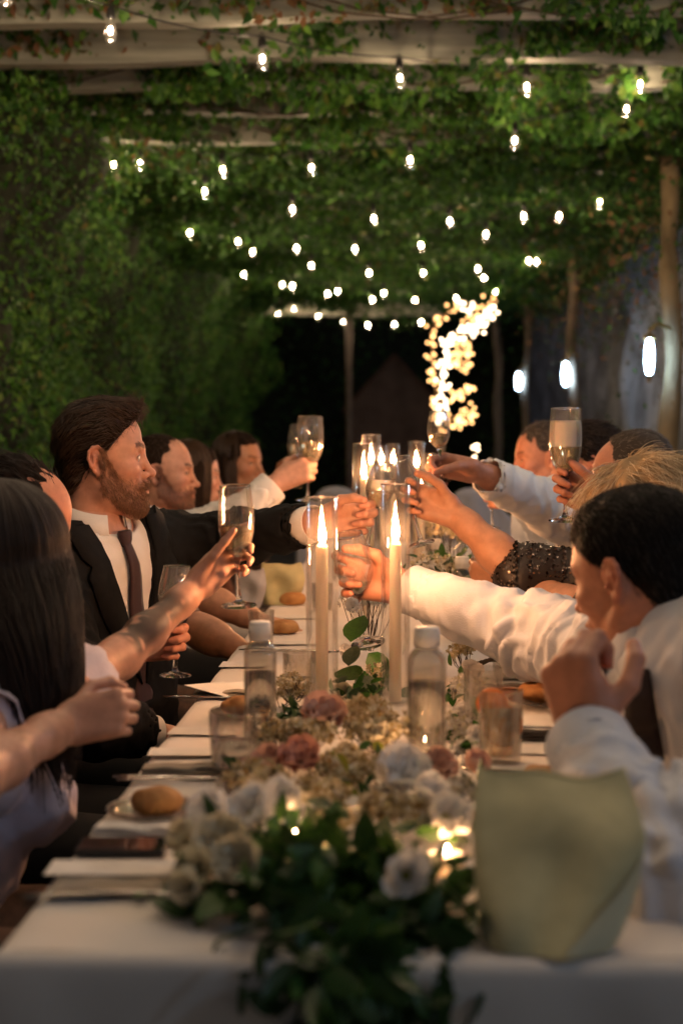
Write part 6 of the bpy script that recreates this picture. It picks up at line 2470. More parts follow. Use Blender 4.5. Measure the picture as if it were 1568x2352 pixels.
ho, SV, SQ = hair_shell(R, H, [('e', (-0.016, 0, 0.052), (0.104, 0.083, 0.088)), ('e', (0.022, 0, 0.098), (0.062, 0.060, 0.044)), ('e', (0.066, 0, 0.104), (0.032, 0.050, 0.028)), ('e', (0.078, 0.0, 0.106), (0.016, 0.036, 0.016)), ('e', (-0.058, 0, -0.012), (0.050, 0.062, 0.062)), ('e', (0.024, 0, 0.055), (0.062, 0.0775, 0.05)), ('e', (0.0, 0, 0.0), (0.03, 0.0725, 0.05))], H_BROWN, man, 0.004, cut_m1, 0.0022, 4, 20, (0.3, 1, 1))


def flow_m1(Pp):
    f_ = np.stack([-1 + 0 * Pp[:, 0], 0.25 * np.sign(Pp[:, 1]) * (Pp[:, 2] > 0.08), np.where(Pp[:, 0] > 0.03, 0.5, -0.25 - 0.7 * (Pp[:, 0] < -0.05))], 1)
    return f_


short_strands(SV, SQ, R, H, H_BROWN, man, 7000, flow_m1, (0.020, 0.045), 0.13, wob=0.15, r0=0.0005, name='hair_strands')
hairline(man, HV, HQ, R, H, cut_m1, H_BROWN, 900)
short_strands(SV, SQ, R, H, H_BROWN, man, 260, lambda p: np.tile(np.array([1.0, 0.1, -0.4]), (len(p), 1)), (0.018, 0.035), 0.35, mask=(SV[:, 0] > 0.066) * (SV[:, 2] > 0.06) * 1.0, wob=0.35, r0=0.0004, name='fringe', droop=0.3)
short_strands(HV, HQ, R, H, H_GINGER, man, 9000, lambda p: np.tile(np.array([0.35, 0, -1.0]), (len(p), 1)), (0.006, 0.014), 0.45, mask=beard_mask(HV) ** 2, r0=0.00035, wob=0.35, name='beard')
short_strands(HV, HQ, R, H, H_BROWN, man, 260, lambda p: np.stack([-0.6 + 0 * p[:, 0], np.sign(p[:, 1]), 0.15 + 0 * p[:, 0]], 1), (0.006, 0.011), 0.3, mask=((np.abs(HV[:, 2] - 0.034) < 0.006) & (np.abs(HV[:, 1]) > 0.012) & (np.abs(HV[:, 1]) < 0.05) & (HV[:, 0] > 0.05)) * 1.0, r0=0.0003, wob=0.2, name='eyebrow')


def cut_jacket(top_w, bottom, neckr=0.084):
    def fn(X, Y, Z, P, N, f, s, u):
        rx, ry, rz = X - N[0], Y - N[1], Z - N[2]
        a = rx * f[0] + ry * f[1] + rz * f[2]
        b = rx * s[0] + ry * s[1] + rz * s[2]
        c = rx * u[0] + ry * u[1] + rz * u[2]
        t = np.clip(-c / bottom, 0, 1)
        wdt = top_w * (1 - t) + 0.004
        vee = np.where((a > 0.005) & (c > -bottom), np.minimum(wdt - np.abs(b), 0.05), -1)        # remove the V in front
        rad = np.sqrt(a * a + b * b)
        ring = np.where(c > -0.012, np.minimum(neckr - rad, 0.05), -1)
        topc = np.where(rad < 0.14, c - 0.030, -1)
        return np.maximum(np.maximum(vee, ring), topc)
    return fn


def cut_shirt(neckr=0.058, rise=0.0):
    def fn(X, Y, Z, P, N, f, s, u):
        rx, ry, rz = X - N[0], Y - N[1], Z - N[2]
        a = rx * f[0] + ry * f[1] + rz * f[2]
        b = rx * s[0] + ry * s[1] + rz * s[2]
        c = rx * u[0] + ry * u[1] + rz * u[2]
        return np.where(a * a + b * b < 0.095 ** 2, c + 0.004 - rise + 0.12 * np.maximum(a, 0), np.where(a * a + b * b < 0.13 ** 2, c - 0.016 - rise, -1))
    return fn


def verts_of(*objs):
    out = []
    for o in objs:
        co = np.zeros(len(o.data.vertices) * 3)
        o.data.vertices.foreach_get('co', co)
        out.append(co.reshape(-1, 3) + np.array(root_base(o)))
    return np.concatenate(out)


def on_front(VV, p, f, s, u, pad=0.004, win=0.016):
    """point p moved along f until it lies just in front of the cloth VV"""
    r_ = VV - p
    sel = (np.abs(r_ @ s) < win) & (np.abs(r_ @ u) < win)
    d = (r_ @ f)[sel]
    return p + f * ((d.max() if len(d) else 0.1) + pad)


WLs = WL - unit(WL - EL) * 0.040
WRs = WR - unit(WR - ER) * 0.045
shirt, f, s, u = garment('shirt', M['shirt'], man, P, N, Ls, Rs, 0.010, 0.98, h=0.010, cuts=cut_shirt(), amp=0.003, seed=4)
jacket, f, s, u = garment('jacket', M['suit'], man, P, N, Ls, Rs, 0.020, 1.0, [(Ls, EL, WLs, 0.078, 0.060, 0.050), (Rs, ER, WRs, 0.080, 0.066, 0.050)], 0.008, cut_jacket(0.075, 0.36), 0.004, 9, 7,
                          limbs=((Ls, EL, 0.010, 15, 3, 1, 0.6), (EL, WLs, 0.007, 17, 5, 0.8, 0.4), (Rs, ER, 0.009, 14, 8, 0.6, 1)))
cuff('shirt_cuff', M['shirt'], man, WL - unit(WL - EL) * 0.030, WL - EL, 0.040, 0.034)
cuff('shirt_cuff', M['shirt'], man, WR - unit(WR - ER) * 0.034, WR - ER, 0.038, 0.026)
legs(man, P, f)
NC = N + u * 0.018 + f * 0.006
collar(man, NC, f, unit(u + f * 0.22), 0.073, M['shirt'], 0.038, 0.046, 0.34)


SVV = verts_of(shirt)
JVV = verts_of(shirt, jacket)
k0 = on_front(SVV, NC - u * 0.024, f, s, u, 0.004)


def chest_line(t):
    return on_front(SVV, NC - u * (0.040 + 0.40 * t), f, s, u, 0.005)


tie(man, k0, f, s, u, 0.4, M['tie'], lambda t: chest_line(t) if t > 0.12 else k0 * (1 - t / 0.12) + chest_line(0.12) * (t / 0.12) - u * 0.02 * (1 - t / 0.12), w0=0.013)
# lapels: two long leaves of the jacket folded back from the V
for sg in (1, -1):
    vs, fs = [], []
    m = 18
    for i in range(m + 1):
        t = i / m
        p0 = N + s * sg * (0.079 * (1 - t) + 0.006) - u * (0.36 * t - 0.018)
        wd = 0.080 * math.sin(min(1, (1 - t) * 1.5 + 0.05) * PI / 2) * (0.66 if 0.30 > t > 0.24 else 1.0) * (0.85 if t < 0.24 else 1.0)
        inner = on_front(JVV, p0, f, s, u, 0.004)
        outer = on_front(JVV, p0 + s * sg * wd + u * 0.014, f, s, u, 0.003)
        mid = on_front(JVV, p0 + s * sg * wd * 0.5, f, s, u, 0.008)
        vs += [Vector(inner), Vector(mid), Vector(outer), Vector(outer - f * 0.005), Vector(inner - f * 0.008)]
    for i in range(m):
        for q in range(5):
            fs.append((i * 5 + q, (i + 1) * 5 + q, (i + 1) * 5 + (q + 1) % 5, i * 5 + (q + 1) % 5))
    MB().add(vs, fs).build('lapel', M['suit'], man)
chair(-0.80, 3.18, -30, 'dark chair under the bearded man in a dark suit')

# ================================================================== woman with the tattooed arm
R = frame(pitchdir(66, 14), roll=0.0)
H = v3(at(22, 1318, 2.14))
N = v3(at(0, 1520, 2.10))
Ls, Rs = v3(at(150, 1580, 2.16)), v3(at(-40, 1650, 1.97))
P = np.array([-0.68, 1.92, 0.50])
EL = v3(at(272, 1512, 2.33))
dL = unit((0.62, 0.45, 0.62))
nL = unit((0.62, -0.75, -0.1))
WL = hold('tattoo', 0.40, dL, nL, False, 0.93, 0.098, 0.030)
aL = arm_hand(0.003, EL, WL, dL, nL, False, [(10, 22, 14), (42, 52, 34), (50, 56, 36), (56, 58, 36)], 0.031, 0.0215, upper=Ls, ru=0.037, s=0.93, slim=0.84, thumb=((0.75, 0.40, 0.55), (0.90, 0.35, 0.35), (0.9, 0.3, 0.3)), spread=0.10)
# tattoos: dark ink worn into the skin of the forearm and upper arm
ax = unit(WL - EL)
tt = (aL[0] - EL) @ ax / np.linalg.norm(WL - EL)
rad = aL[0] - EL - ((aL[0] - EL) @ ax)[:, None] * ax
topside = rad @ unit(np.array([-0.35, -0.45, 0.82]))
ink = sstep(-1.5, -0.3, wav(aL[0], 20, 3) + 0.7 * wav(aL[0], 50, 4)) * sstep(-0.014, 0.008, topside) * sstep(0.02, 0.12, tt) * sstep(0.86, 0.66, tt)
ink = np.maximum(ink, 0.8 * sstep(0.2, 0.9, wav(aL[0], 12, 9)) * sstep(0.1, -0.2, tt) * 0.5)
aL[2][:] = aL[2] * (1 - 0.86 * ink[:, None]) + np.array([0.05, 0.09, 0.11]) * (0.86 * ink[:, None])
ER = v3(at(-75, 1795, 1.66))
WR = v3(at(140, 1668, 1.90))
aR = arm_hand(0.003, ER, WR, (0.92, 0.1, 0.22), (0.1, 0.95, -0.25), True, [(72, 88, 50), (74, 90, 50), (76, 92, 50), (78, 92, 50)], 0.032, 0.0225, upper=Rs, ru=0.038, s=0.92, slim=0.86)
d2 = ((aR[0] - v3(at(25, 1735, 1.76))) ** 2).sum(1)
ik = (sstep(0.045, 0.02, np.sqrt(d2)) * sstep(-0.1, 0.5, wav(aR[0], 14, 12)))[:, None] * 0.85
aR[2][:] = aR[2] * (1 - ik) + np.array([0.10, 0.12, 0.08]) * ik
woman, HV, HQ = body('woman with long dark hair and tattooed arm in a lavender dress, nearest at left', H, R, dict(female=True, ear=False), dict(lip=(0.70, 0.30, 0.28)), FAIR, P, N, Ls, Rs, [aL, aR], key='fl', sx=0.70)
eyes(woman, R, H)
dr, f, s, u = garment('dress', M['dress'], woman, P, N, Ls, Rs, 0.008, 0.80, h=0.008, amp=0.007, seed=6, fold=7, bust=0.006,
                      cuts=lambda X, Y, Z, P, N, f, s, u: ((X - N[0]) * u[0] + (Y - N[1]) * u[1] + (Z - N[2]) * u[2]) + 0.035 + 0.05 * np.exp(-(((X - N[0]) * s[0] + (Y - N[1]) * s[1] + (Z - N[2]) * s[2]) / 0.05) ** 2))
for sh in (Ls, Rs):
    mb = MB()
    R_ = basis(unit((EL if sh is Ls else ER) - sh))
    mb.lathe([(0.050, -0.03), (0.054, 0.0), (0.056, 0.03), (0.061, 0.055), (0.057, 0.06), (0.049, 0.02)], 30, R_, Vector(sh))
    for i, v in enumerate(mb.v):
        mb.v[i] = v + (v - Vector(sh)).normalized() * 0.004 * math.sin(i * 1.7)
    mb.build('lace_sleeve', M['dress'], woman)
legs(woman, P, (1, 0.2, 0), M['dress_black'], name='skirt')
# long straight hair
Rh = frame(pitchdir(66, 6))


def loc(p):
    return tuple(Rh.T @ (v3(p) - H))


hairm = [('e', (-0.016, 0, 0.048), (0.100, 0.085, 0.086)), ('c', (-0.05, 0, 0.0), loc(at(50, 1480, 2.06)), 0.076, 0.062),
         ('c', loc(at(50, 1480, 2.06)), loc(at(66, 1600, 2.00)), 0.062, 0.046)]


def cut_long(X, Y, Z):
    face = np.minimum(np.minimum(X - 0.030 + np.maximum(np.abs(Y) - 0.055, 0) * -2.2, 0.082 - Z), 0.2) + 0 * Y
    return np.where(Z > -0.17, face, -1)


# hair hangs straight down in the world: use an upright frame turned with the head
ho, SV, SQ = hair_shell(Rh, H, hairm, H_AUBURN, woman, 0.006, cut_long, 0.001, 7, 22, (1, 1, 0.08))




long_hair('hair_strands', Rh, H, at(66, 1632, 2.00), H_AUBURN, woman, 9000, spread=0.072, face=40, tip=0.035)
long_hair('hair_lock', Rh, H, at(150, 1770, 1.99), H_AUBURN, woman, 260, spread=0.014, face=58, tip=0.02, seed=9)
chair(-0.74, 1.92, 0, 'dark chair under the tattooed woman')

# ================================================================== person leaning behind her
R = frame(pitchdir(-4, -24))
H = v3(at(34, 1212, 2.72))
N = v3(at(-10, 1390, 2.66))
Ls, Rs = v3(at(70, 1420, 2.86)), v3(at(-70, 1450, 2.50))
P = np.array([-0.85, 2.62, 0.5])
WL = hold('hidden', 0.30, (0.9, 0.1, 0.1), (0.1, -1, 0), False, 0.95, 0.098, 0.026)
EL = v3(at(200, 1560, 2.72))
aL = arm_hand(0.004, EL, WL, (0.9, 0.1, 0.1), (0.1, -1, 0), False, STEM, s=0.95, upper=Ls)
p2, HV, HQ = body('guest with a red lit forehead half hidden behind the long dark hair', H, R, dict(), dict(), RUDDY, P, N, Ls, Rs, [aL], key='m', h_head=0.0035, sx=0.9)
eyes(p2, R, H)
ho, SV, SQ = hair_shell(R, H, [('e', (-0.022, 0, 0.052), (0.098, 0.084, 0.084)), ('e', (-0.05, 0, -0.01), (0.055, 0.062, 0.065))], H_DARK, p2, 0.005, lambda X, Y, Z: np.maximum(X - 0.045 + np.maximum(0.075 - Z, 0) * 1.0 + 0 * Y, -0.06 - Z + 0 * X + 0 * Y), 0.003, 5)
short_strands(SV, SQ, R, H, H_DARK, p2, 1800, lambda p: np.tile(np.array([-1, 0, -0.3]), (len(p), 1)), (0.02, 0.035), 0.1)
g_, f, s, u = garment('jacket', M['suit'], p2, P, N, Ls, Rs, 0.012, 0.92, [(Ls, EL, WL - unit(WL - EL) * 0.05, 0.062, 0.05, 0.04), (Rs, Rs + np.array([0.05, 0.0, -0.28]), v3(at(160, 1790, 2.5)), 0.062, 0.052, 0.042)], 0.010)
legs(p2, P, f)
chair(-0.90, 2.60, 0, 'dark chair under the guest with the red lit forehead')

# ================================================================== second bearded man, white shirt
R = frame(pitchdir(2, 0))
H = v3(at(372, 1092, 4.6))
N = v3(at(362, 1205, 4.6))
Ls, Rs = v3(at(408, 1243, 4.82)), v3(at(345, 1248, 4.40))
P = np.array([-0.76, 4.62, 0.5])
ER = v3(at(545, 1192, 4.36))
dR = unit((0.8, 0.1, 0.35))
nR = (0.25, 1, -0.1)
WR = hold('far_l', 0.36, dR, nR, True, 1.05, 0.098, 0.034)
aR = arm_hand(0.0045, ER, WR, dR, nR, True, GRIP, upper=None, s=1.05)
man2, HV, HQ = body('second bearded man, in a white shirt, raising his fist with a flute', H, R, dict(beardy=0.004), dict(beard=(0.22, 0.12, 0.075), beard_amt=0.85), FAIR, P, N, Ls, Rs, [aR], key='bearded', h_head=0.0035)
eyes(man2, R, H)


def cut_recede(X, Y, Z):
    front = X - 0.052 + np.maximum(0.10 - Z, 0) * 0.62 + 0 * Y
    side = np.where(X > -0.028, -Z + 0.006 + 0 * X, -9) + 0 * Y
    return np.maximum(np.maximum(front, side), -0.055 - Z + 0 * X + 0 * Y)


ho, SV, SQ = hair_shell(R, H, [('e', (-0.014, 0, 0.049), (0.1005, 0.0800, 0.0855)), ('e', (-0.058, 0, -0.01), (0.046, 0.060, 0.055))], H_BROWN, man2, 0.005, cut_recede, 0.0015, 3)
hairline(man2, HV, HQ, R, H, cut_recede, H_BROWN, 500)
short_strands(SV, SQ, R, H, H_BROWN, man2, 2600, lambda p: np.tile(np.array([-0.3, 0, -1.0]), (len(p), 1)), (0.008, 0.016), 0.25, wob=0.3)
short_strands(HV, HQ, R, H, H_BROWN, man2, 1800, lambda p: np.tile(np.array([0.3, 0, -1.0]), (len(p), 1)), (0.006, 0.014), 0.4, mask=beard_mask(HV) ** 2, r0=0.0005, wob=0.3, name='beard')
WRs = WR - unit(WR - ER) * 0.035
g_, f, s, u = garment('shirt', M['shirt'], man2, P, N, Ls, Rs, 0.014, 1.0, [(Rs, ER, WRs, 0.072, 0.062, 0.052), (Ls, Ls + np.array([0.1, 0.05, -0.28]), Ls + np.array([0.3, -0.05, -0.33]), 0.07, 0.06, 0.05)], 0.010, cut_shirt(), 0.004, 12, 8, limbs=((Rs, ER, 0.010, 17, 3, 0.6, 1), (ER, WRs, 0.010, 15, 6, 1, 0.7)))
cuff('cuff', M['shirt'], man2, WR - unit(WR - ER) * 0.045, WR - ER, 0.052, 0.05)
collar(man2, N + u * 0.030 + f * 0.004, f, u, 0.073, M['shirt'], 0.036, 0.042)
legs(man2, P, f)
chair(-0.82, 4.62, 0, 'dark chair under the second bearded man in white')

# ================================================================== woman with brown hair over her face
R = frame(pitchdir(8, -2))
H = v3(at(440, 1100, 5.2))
N = v3(at(432, 1195, 5.2))
Ls, Rs = v3(at(462, 1215, 5.38)), v3(at(420, 1222, 5.03))
P = np.array([-0.74, 5.2, 0.5])
EW, WW = v3(at(455, 1400, 4.4)), v3(at(585, 1475, 4.15))
w3, HV, HQ = body('woman with long brown hair hiding her profile, behind the second bearded man', H, R, dict(female=True, ear=False), dict(), FAIR, P, N, Ls, Rs, [], key='fl', h_head=0.0045, sx=0.86)
eyes(w3, R, H)
ho, SV, SQ = hair_shell(R, H, [('e', (-0.012, 0, 0.050), (0.108, 0.088, 0.090)), ('c', (-0.05, 0, 0.0), (-0.07, 0, -0.24), 0.08, 0.06), ('c', (0.010, -0.068, 0.03), (0.0, -0.078, -0.22), 0.036, 0.032), ('c', (-0.01, 0.07, 0.02), (-0.02, 0.08, -0.22), 0.033, 0.03)], H_BROWN, w3, 0.006, lambda X, Y, Z: np.minimum(X - 0.074 + np.maximum(np.abs(Y) - 0.05, 0) * -1.2, 0.070 - Z), 0.004, 5, 24, (1, 1, 0.15))
long_hair('hair_strands', R, H, v3(at(428, 1235, 5.2)), H_BROWN, w3, 2600, spread=0.085, face=40, r0=0.001)
garment('dress', M['dress_rust'], w3, P, N, Ls, Rs, 0.010, 0.86, [(Ls, Ls + np.array([0.08, 0.03, -0.27]), None, 0.05, 0.045, 0), (Rs, Rs + np.array([0.08, -0.03, -0.27]), None, 0.05, 0.045, 0)], 0.011, None, bust=0.005)
legs(w3, P, (1, 0, 0), M['dress_rust'], name='skirt')
chair(-0.80, 5.2, 0, 'dark chair under the woman with long brown hair')

# ================================================================== far woman with the raised bare arm
R = frame(pitchdir(-28, 2))
H = v3(at(548, 1070, 5.85))
N = v3(at(535, 1160, 5.85))
Ls, Rs = v3(at(585, 1178, 5.98)), v3(at(505, 1180, 5.70))
P = np.array([-0.70, 5.88, 0.5])
dL, nL = unit((0.75, -0.1, 0.5)), (0.2, -1, 0.0)
WL = hold('far_l2', 0.30, dL, nL, False, 0.95, 0.098, 0.026)
EL = v3(at(605, 1150, 5.78))
aL = arm_hand(0.005, EL, WL, dL, nL, False, GRIP, 0.038, 0.026, upper=Ls, ru=0.045, s=0.95)
w4, HV, HQ = body('far woman with warm lit face and auburn hair, raising her bare arm', H, R, dict(female=True), dict(lip=(0.6, 0.22, 0.2)), TAN, P, N, Ls, Rs, [aL], key='f', h_head=0.0045, sx=0.86)
eyes(w4, R, H)
ho, SV, SQ = hair_shell(R, H, [('e', (-0.014, 0, 0.052), (0.110, 0.092, 0.092)), ('c', (-0.05, 0, 0.0), (-0.06, 0, -0.16), 0.085, 0.07), ('c', (-0.01, -0.072, 0.02), (-0.02, -0.08, -0.14), 0.038, 0.034), ('c', (-0.01, 0.072, 0.02), (-0.02, 0.08, -0.14), 0.036, 0.032)], H_BROWN, w4, 0.006, lambda X, Y, Z: np.minimum(X - 0.045 + np.maximum(np.abs(Y) - 0.05, 0) * -1.4, 0.086 - Z), 0.004, 5, 24, (1, 1, 0.15))
long_hair('hair_strands', R, H, v3(at(538, 1160, 5.85)), H_BROWN, w4, 2200, spread=0.095, face=55, r0=0.001, wave=0.006)
garment('dress', M['dress_black'], w4, P, N, Ls, Rs, 0.010, 0.86, [], 0.011, lambda X, Y, Z, P, N, f, s, u: ((X - N[0]) * u[0] + (Y - N[1]) * u[1] + (Z - N[2]) * u[2]) + 0.04, bust=0.005)
legs(w4, P, (1, -0.2, 0), M['dress_black'], name='skirt')
chair(-0.76, 5.88, 0, 'dark chair under the far woman with raised bare arm')

# ================================================================== woman in patterned dress whose forearms rest on the table at left
H = v3(at(228, 1115, 3.72))
R = frame(pitchdir(-5, -6))
N = v3(at(256, 1270, 3.72))
Ls, Rs = v3(at(330, 1325, 3.90)), v3(at(235, 1330, 3.55))
P = np.array([-0.72, 3.74, 0.5])
E1, W1_ = v3(at(470, 1455, 3.50)), v3(at(548, 1492, 3.42))
E2, W2_ = v3(at(455, 1370, 3.75)), v3(at(590, 1425, 3.70))
a1 = arm_hand(0.0045, E1, W1_, (0.85, 0.2, -0.1), (0, -0.1, -1), True, [(15, 25, 15)] * 4, 0.040, 0.028, upper=Rs, ru=0.048, s=0.92)
a2 = arm_hand(0.0045, E2, W2_, (0.85, -0.2, -0.15), (0, 0.1, -1), False, [(15, 25, 15)] * 4, 0.040, 0.028, upper=Ls, ru=0.048, s=0.92)
w5, HV, HQ = body('woman in a dark patterned dress behind the bearded man, forearms on the table', H, R, dict(female=True), dict(), TAN, P, N, Ls, Rs, [a1, a2], key='f', h_head=0.0045, sx=0.86)
ho, SV, SQ = hair_shell(R, H, [('e', (-0.014, 0, 0.050), (0.104, 0.086, 0.088)), ('c', (-0.05, 0, 0.0), (-0.06, 0, -0.1), 0.075, 0.06)], H_DARK, w5, 0.006, lambda X, Y, Z: np.minimum(X - 0.040, 0.084 - Z) + 0 * Y, 0.003, 5)
garment('dress', M['dress_black'], w5, P, N, Ls, Rs, 0.010, 0.88, [(Rs, Rs + (E1 - Rs) * 0.75, None, 0.056, 0.056, 0), (Ls, Ls + (E2 - Ls) * 0.8, None, 0.056, 0.058, 0)], 0.010, None, bust=0.006)
legs(w5, P, (1, 0, 0), M['dress_black'], name='skirt')
chair(-0.78, 3.78, 0, 'dark chair under the woman in the dark patterned dress')

# ================================================================== near right man leaning in
R = frame(pitchdir(136, -12), roll=-0.05) * 0.99
H = v3(at(1466, 1328, 2.12))
N = v3(at(1535, 1500, 2.12))
Rs, Ls = v3(at(1440, 1520, 2.32)), np.array([0.545, 1.76, 0.93])
P = np.array([0.74, 1.98, 0.50])
dR, nR = unit((-0.9, 0.0, 0.16)), (0.0, -1, 0.05)
WR = hold('near', 0.60, dR, nR, True, 1.06, 0.088, 0.030)
ER = v3(at(1258, 1470, 2.66))
aR = arm_hand(0.003, ER, WR, dR, nR, True, [(18, 52, 34), (50, 66, 40), (62, 62, 40), (48, 50, 30)], 0.045, 0.030, s=1.06, slim=1.08, thumb=((0.72, 0.55, 0.40), (0.95, 0.15, 0.25), (0.95, -0.1, 0.25)), spread=0.14)
EL, WL = v3(at(1530, 2060, 1.48)), v3(at(1346, 1700, 1.74))
aL = arm_hand(0.003, EL, WL, (-0.22, 0.12, 0.95), (0.55, 0.75, 0.1), False, [(58, 80, 50), (62, 84, 50), (66, 86, 50), (70, 86, 50)], 0.046, 0.032, s=1.06, slim=1.1)
man3, HV, HQ = body('man with short dark hair and pale shirt leaning in from near right', H, R, dict(beardy=0.0, jaw=1.02), dict(beard=(0.42, 0.30, 0.25), beard_amt=0.18), RUDDY, P, N, Ls, Rs, [aR, aL], key='man3', h_head=0.0028, sx=1.08)
eyes(man3, R, H)


def cut_short(X, Y, Z):
    front = X - 0.074 + np.maximum(0.085 - Z, 0) * 1.05 + 0 * Y
    side = np.where(X > -0.030, -Z + 0.004 + np.maximum(X, 0) * 0.35, -9) + 0 * Y
    return np.maximum(np.maximum(front, side), -0.070 - Z + 0 * X + 0 * Y)


ho, SV, SQ = hair_shell(R, H, [('e', (-0.014, 0, 0.051), (0.106, 0.084, 0.088)), ('e', (0.03, 0, 0.09), (0.06, 0.06, 0.04)), ('e', (-0.058, 0, -0.016), (0.050, 0.062, 0.062)), ('e', (0.024, 0, 0.055), (0.062, 0.0775, 0.05))], H_BLACK, man3, 0.0045, cut_short, 0.0008, 5)
hairline(man3, HV, HQ, R, H, cut_short, H_BLACK, 900)
short_strands(SV, SQ, R, H, H_BLACK, man3, 9000, lambda p: np.stack([-0.35 + 0 * p[:, 0], 0 * p[:, 0], np.where(p[:, 2] > 0.09, -0.2, -1.0)], 1), (0.010, 0.022), 0.07, wob=0.12, name='hair_strands')
WRs = WR - unit(WR - ER) * 0.050
WLs = WL - unit(WL - EL) * 0.030
g_, f, s, u = garment('shirt', M['shirt_pale'], man3, P, N, Ls, Rs, 0.016, 1.08, [(Rs, ER, WRs, 0.085, 0.076, 0.050), (Ls, EL, WLs, 0.085, 0.072, 0.052)], 0.007, cut_shirt(0.06, 0.045), 0.006, 15, 7,
                      limbs=((Rs, ER, 0.013, 14, 4, 0.8, 1), (ER, WRs, 0.011, 11, 7, 1.0, 0.35), (Ls, EL, 0.018, 12, 9, 0.6, 1), (EL, WLs, 0.014, 14, 2, 1, 0.5)))
cuff('cuff', M['shirt_pale'], man3, WR - unit(WR - ER) * 0.050, WR - ER, 0.050, 0.060)
cuff('cuff', M['shirt_pale'], man3, WL - unit(WL - EL) * 0.030, WL - EL, 0.053, 0.055)
NC = N + u * 0.042 + f * 0.006
collar(man3, NC, f, unit(u + f * 0.12), 0.078, M['shirt_pale'], 0.042, 0.056)
k0 = v3(at(1462, 1535, 2.16))
k1 = v3(at(1478, 1735, 2.10))
S3 = verts_of(g_)
S3 = S3[S3[:, 1] > 1.9]
fc = unit(np.array(tuple(cam.location)) - k0)
sc_ = unit(np.cross(fc, (0, 0, 1)))
uc_ = np.cross(sc_, fc)
tie(man3, on_front(S3, k0, fc, sc_, uc_, 0.004, 0.02), fc, sc_, uc_, 0.3, M['tie_dark'], lambda t: on_front(S3, k0 + (k1 - k0) * t, fc, sc_, uc_, 0.006, 0.02), w0=0.016, w1=0.028)
legs(man3, P, (-1, 0, 0))
chair(0.82, 1.98, 182, 'dark chair under the near right man leaning in')

# ================================================================== blonde woman, sequined sleeve
R = frame(pitchdir(158, -14))
H = v3(at(1484, 1222, 2.74))
N = v3(at(1530, 1400, 2.76))
Rs, Ls = v3(at(1400, 1345, 2.98)), v3(at(1590, 1440, 2.55))
P = np.array([0.72, 2.74, 0.5])
dR, nR = unit((-0.92, 0.02, 0.34)), (0.05, -1, 0.05)
WR = hold('clinkR', 0.56, dR, nR, True, 0.97, 0.112, 0.020)
ER = v3(at(1192, 1318, 2.98))
aR = arm_hand(0.003, ER, WR, dR, nR, True, [(30, 62, 40), (40, 66, 42), (50, 68, 42), (58, 68, 40)], 0.040, 0.025, upper=Rs, ru=0.048, s=0.97, slim=0.98, thumb=((0.68, 0.48, 0.52), (0.88, 0.2, 0.4), (0.9, -0.1, 0.4)), spread=0.08)
dL, nL = unit((-0.75, 0.55, 0.05)), (0.55, 0.8, 0.1)
WL = hold('rest', 0.45, dL, nL, False, 0.95, 0.095, 0.028)
EL = v3(at(1300, 1398, 2.86))
aL = arm_hand(0.0035, EL, WL, dL, nL, False, GRIP, 0.042, 0.027, upper=Ls, ru=0.05, s=0.95)
blonde, HV, HQ = body('blonde woman in black sequins whose bare forearm reaches to the clinking glasses', H, R, dict(female=True), dict(), TAN, P, N, Ls, Rs, [aR, aL], key='f', h_head=0.004, sx=0.92)
eyes(blonde, R, H)
ho, SV, SQ = hair_shell(R, H, [('e', (-0.014, 0, 0.054), (0.112, 0.096, 0.096)), ('c', (-0.05, 0, 0.0), (-0.07, 0, -0.15), 0.095, 0.08), ('c', (0.0, -0.075, 0.02), (-0.01, -0.085, -0.12), 0.042, 0.036), ('c', (0.0, 0.075, 0.02), (-0.01, 0.085, -0.12), 0.042, 0.036), ('e', (0.05, 0, 0.09), (0.055, 0.065, 0.04))], H_BLONDE, blonde, 0.005, lambda X, Y, Z: np.minimum(X - 0.050 + np.maximum(np.abs(Y) - 0.05, 0) * -1.2, 0.066 - Z), 0.007, 11, 16, (1, 1, 0.5))
short_strands(SV, SQ, R, H, H_BLONDE, blonde, 5200, lambda p: np.stack([np.where(p[:, 2] > 0.06, np.where(p[:, 0] > 0.0, 0.7, -0.8), -0.1), 0.7 * np.sign(p[:, 1]), np.where(p[:, 2] > 0.08, -0.25, -1.0)], 1), (0.03, 0.075), 0.22, wob=0.28, m=7, r0=0.0006, droop=0.35, name='hair_strands')
g_, f, s, u = garment('sequined_top', M['sequin_base'], blonde, P, N, Ls, Rs, 0.014, 0.94, [(Rs, ER + (Rs - ER) * 0.06, None, 0.066, 0.066, 0), (Ls, Ls + (EL - Ls) * 0.7, None, 0.062, 0.064, 0)], 0.008, None, 0.004, 3, bust=0.006)
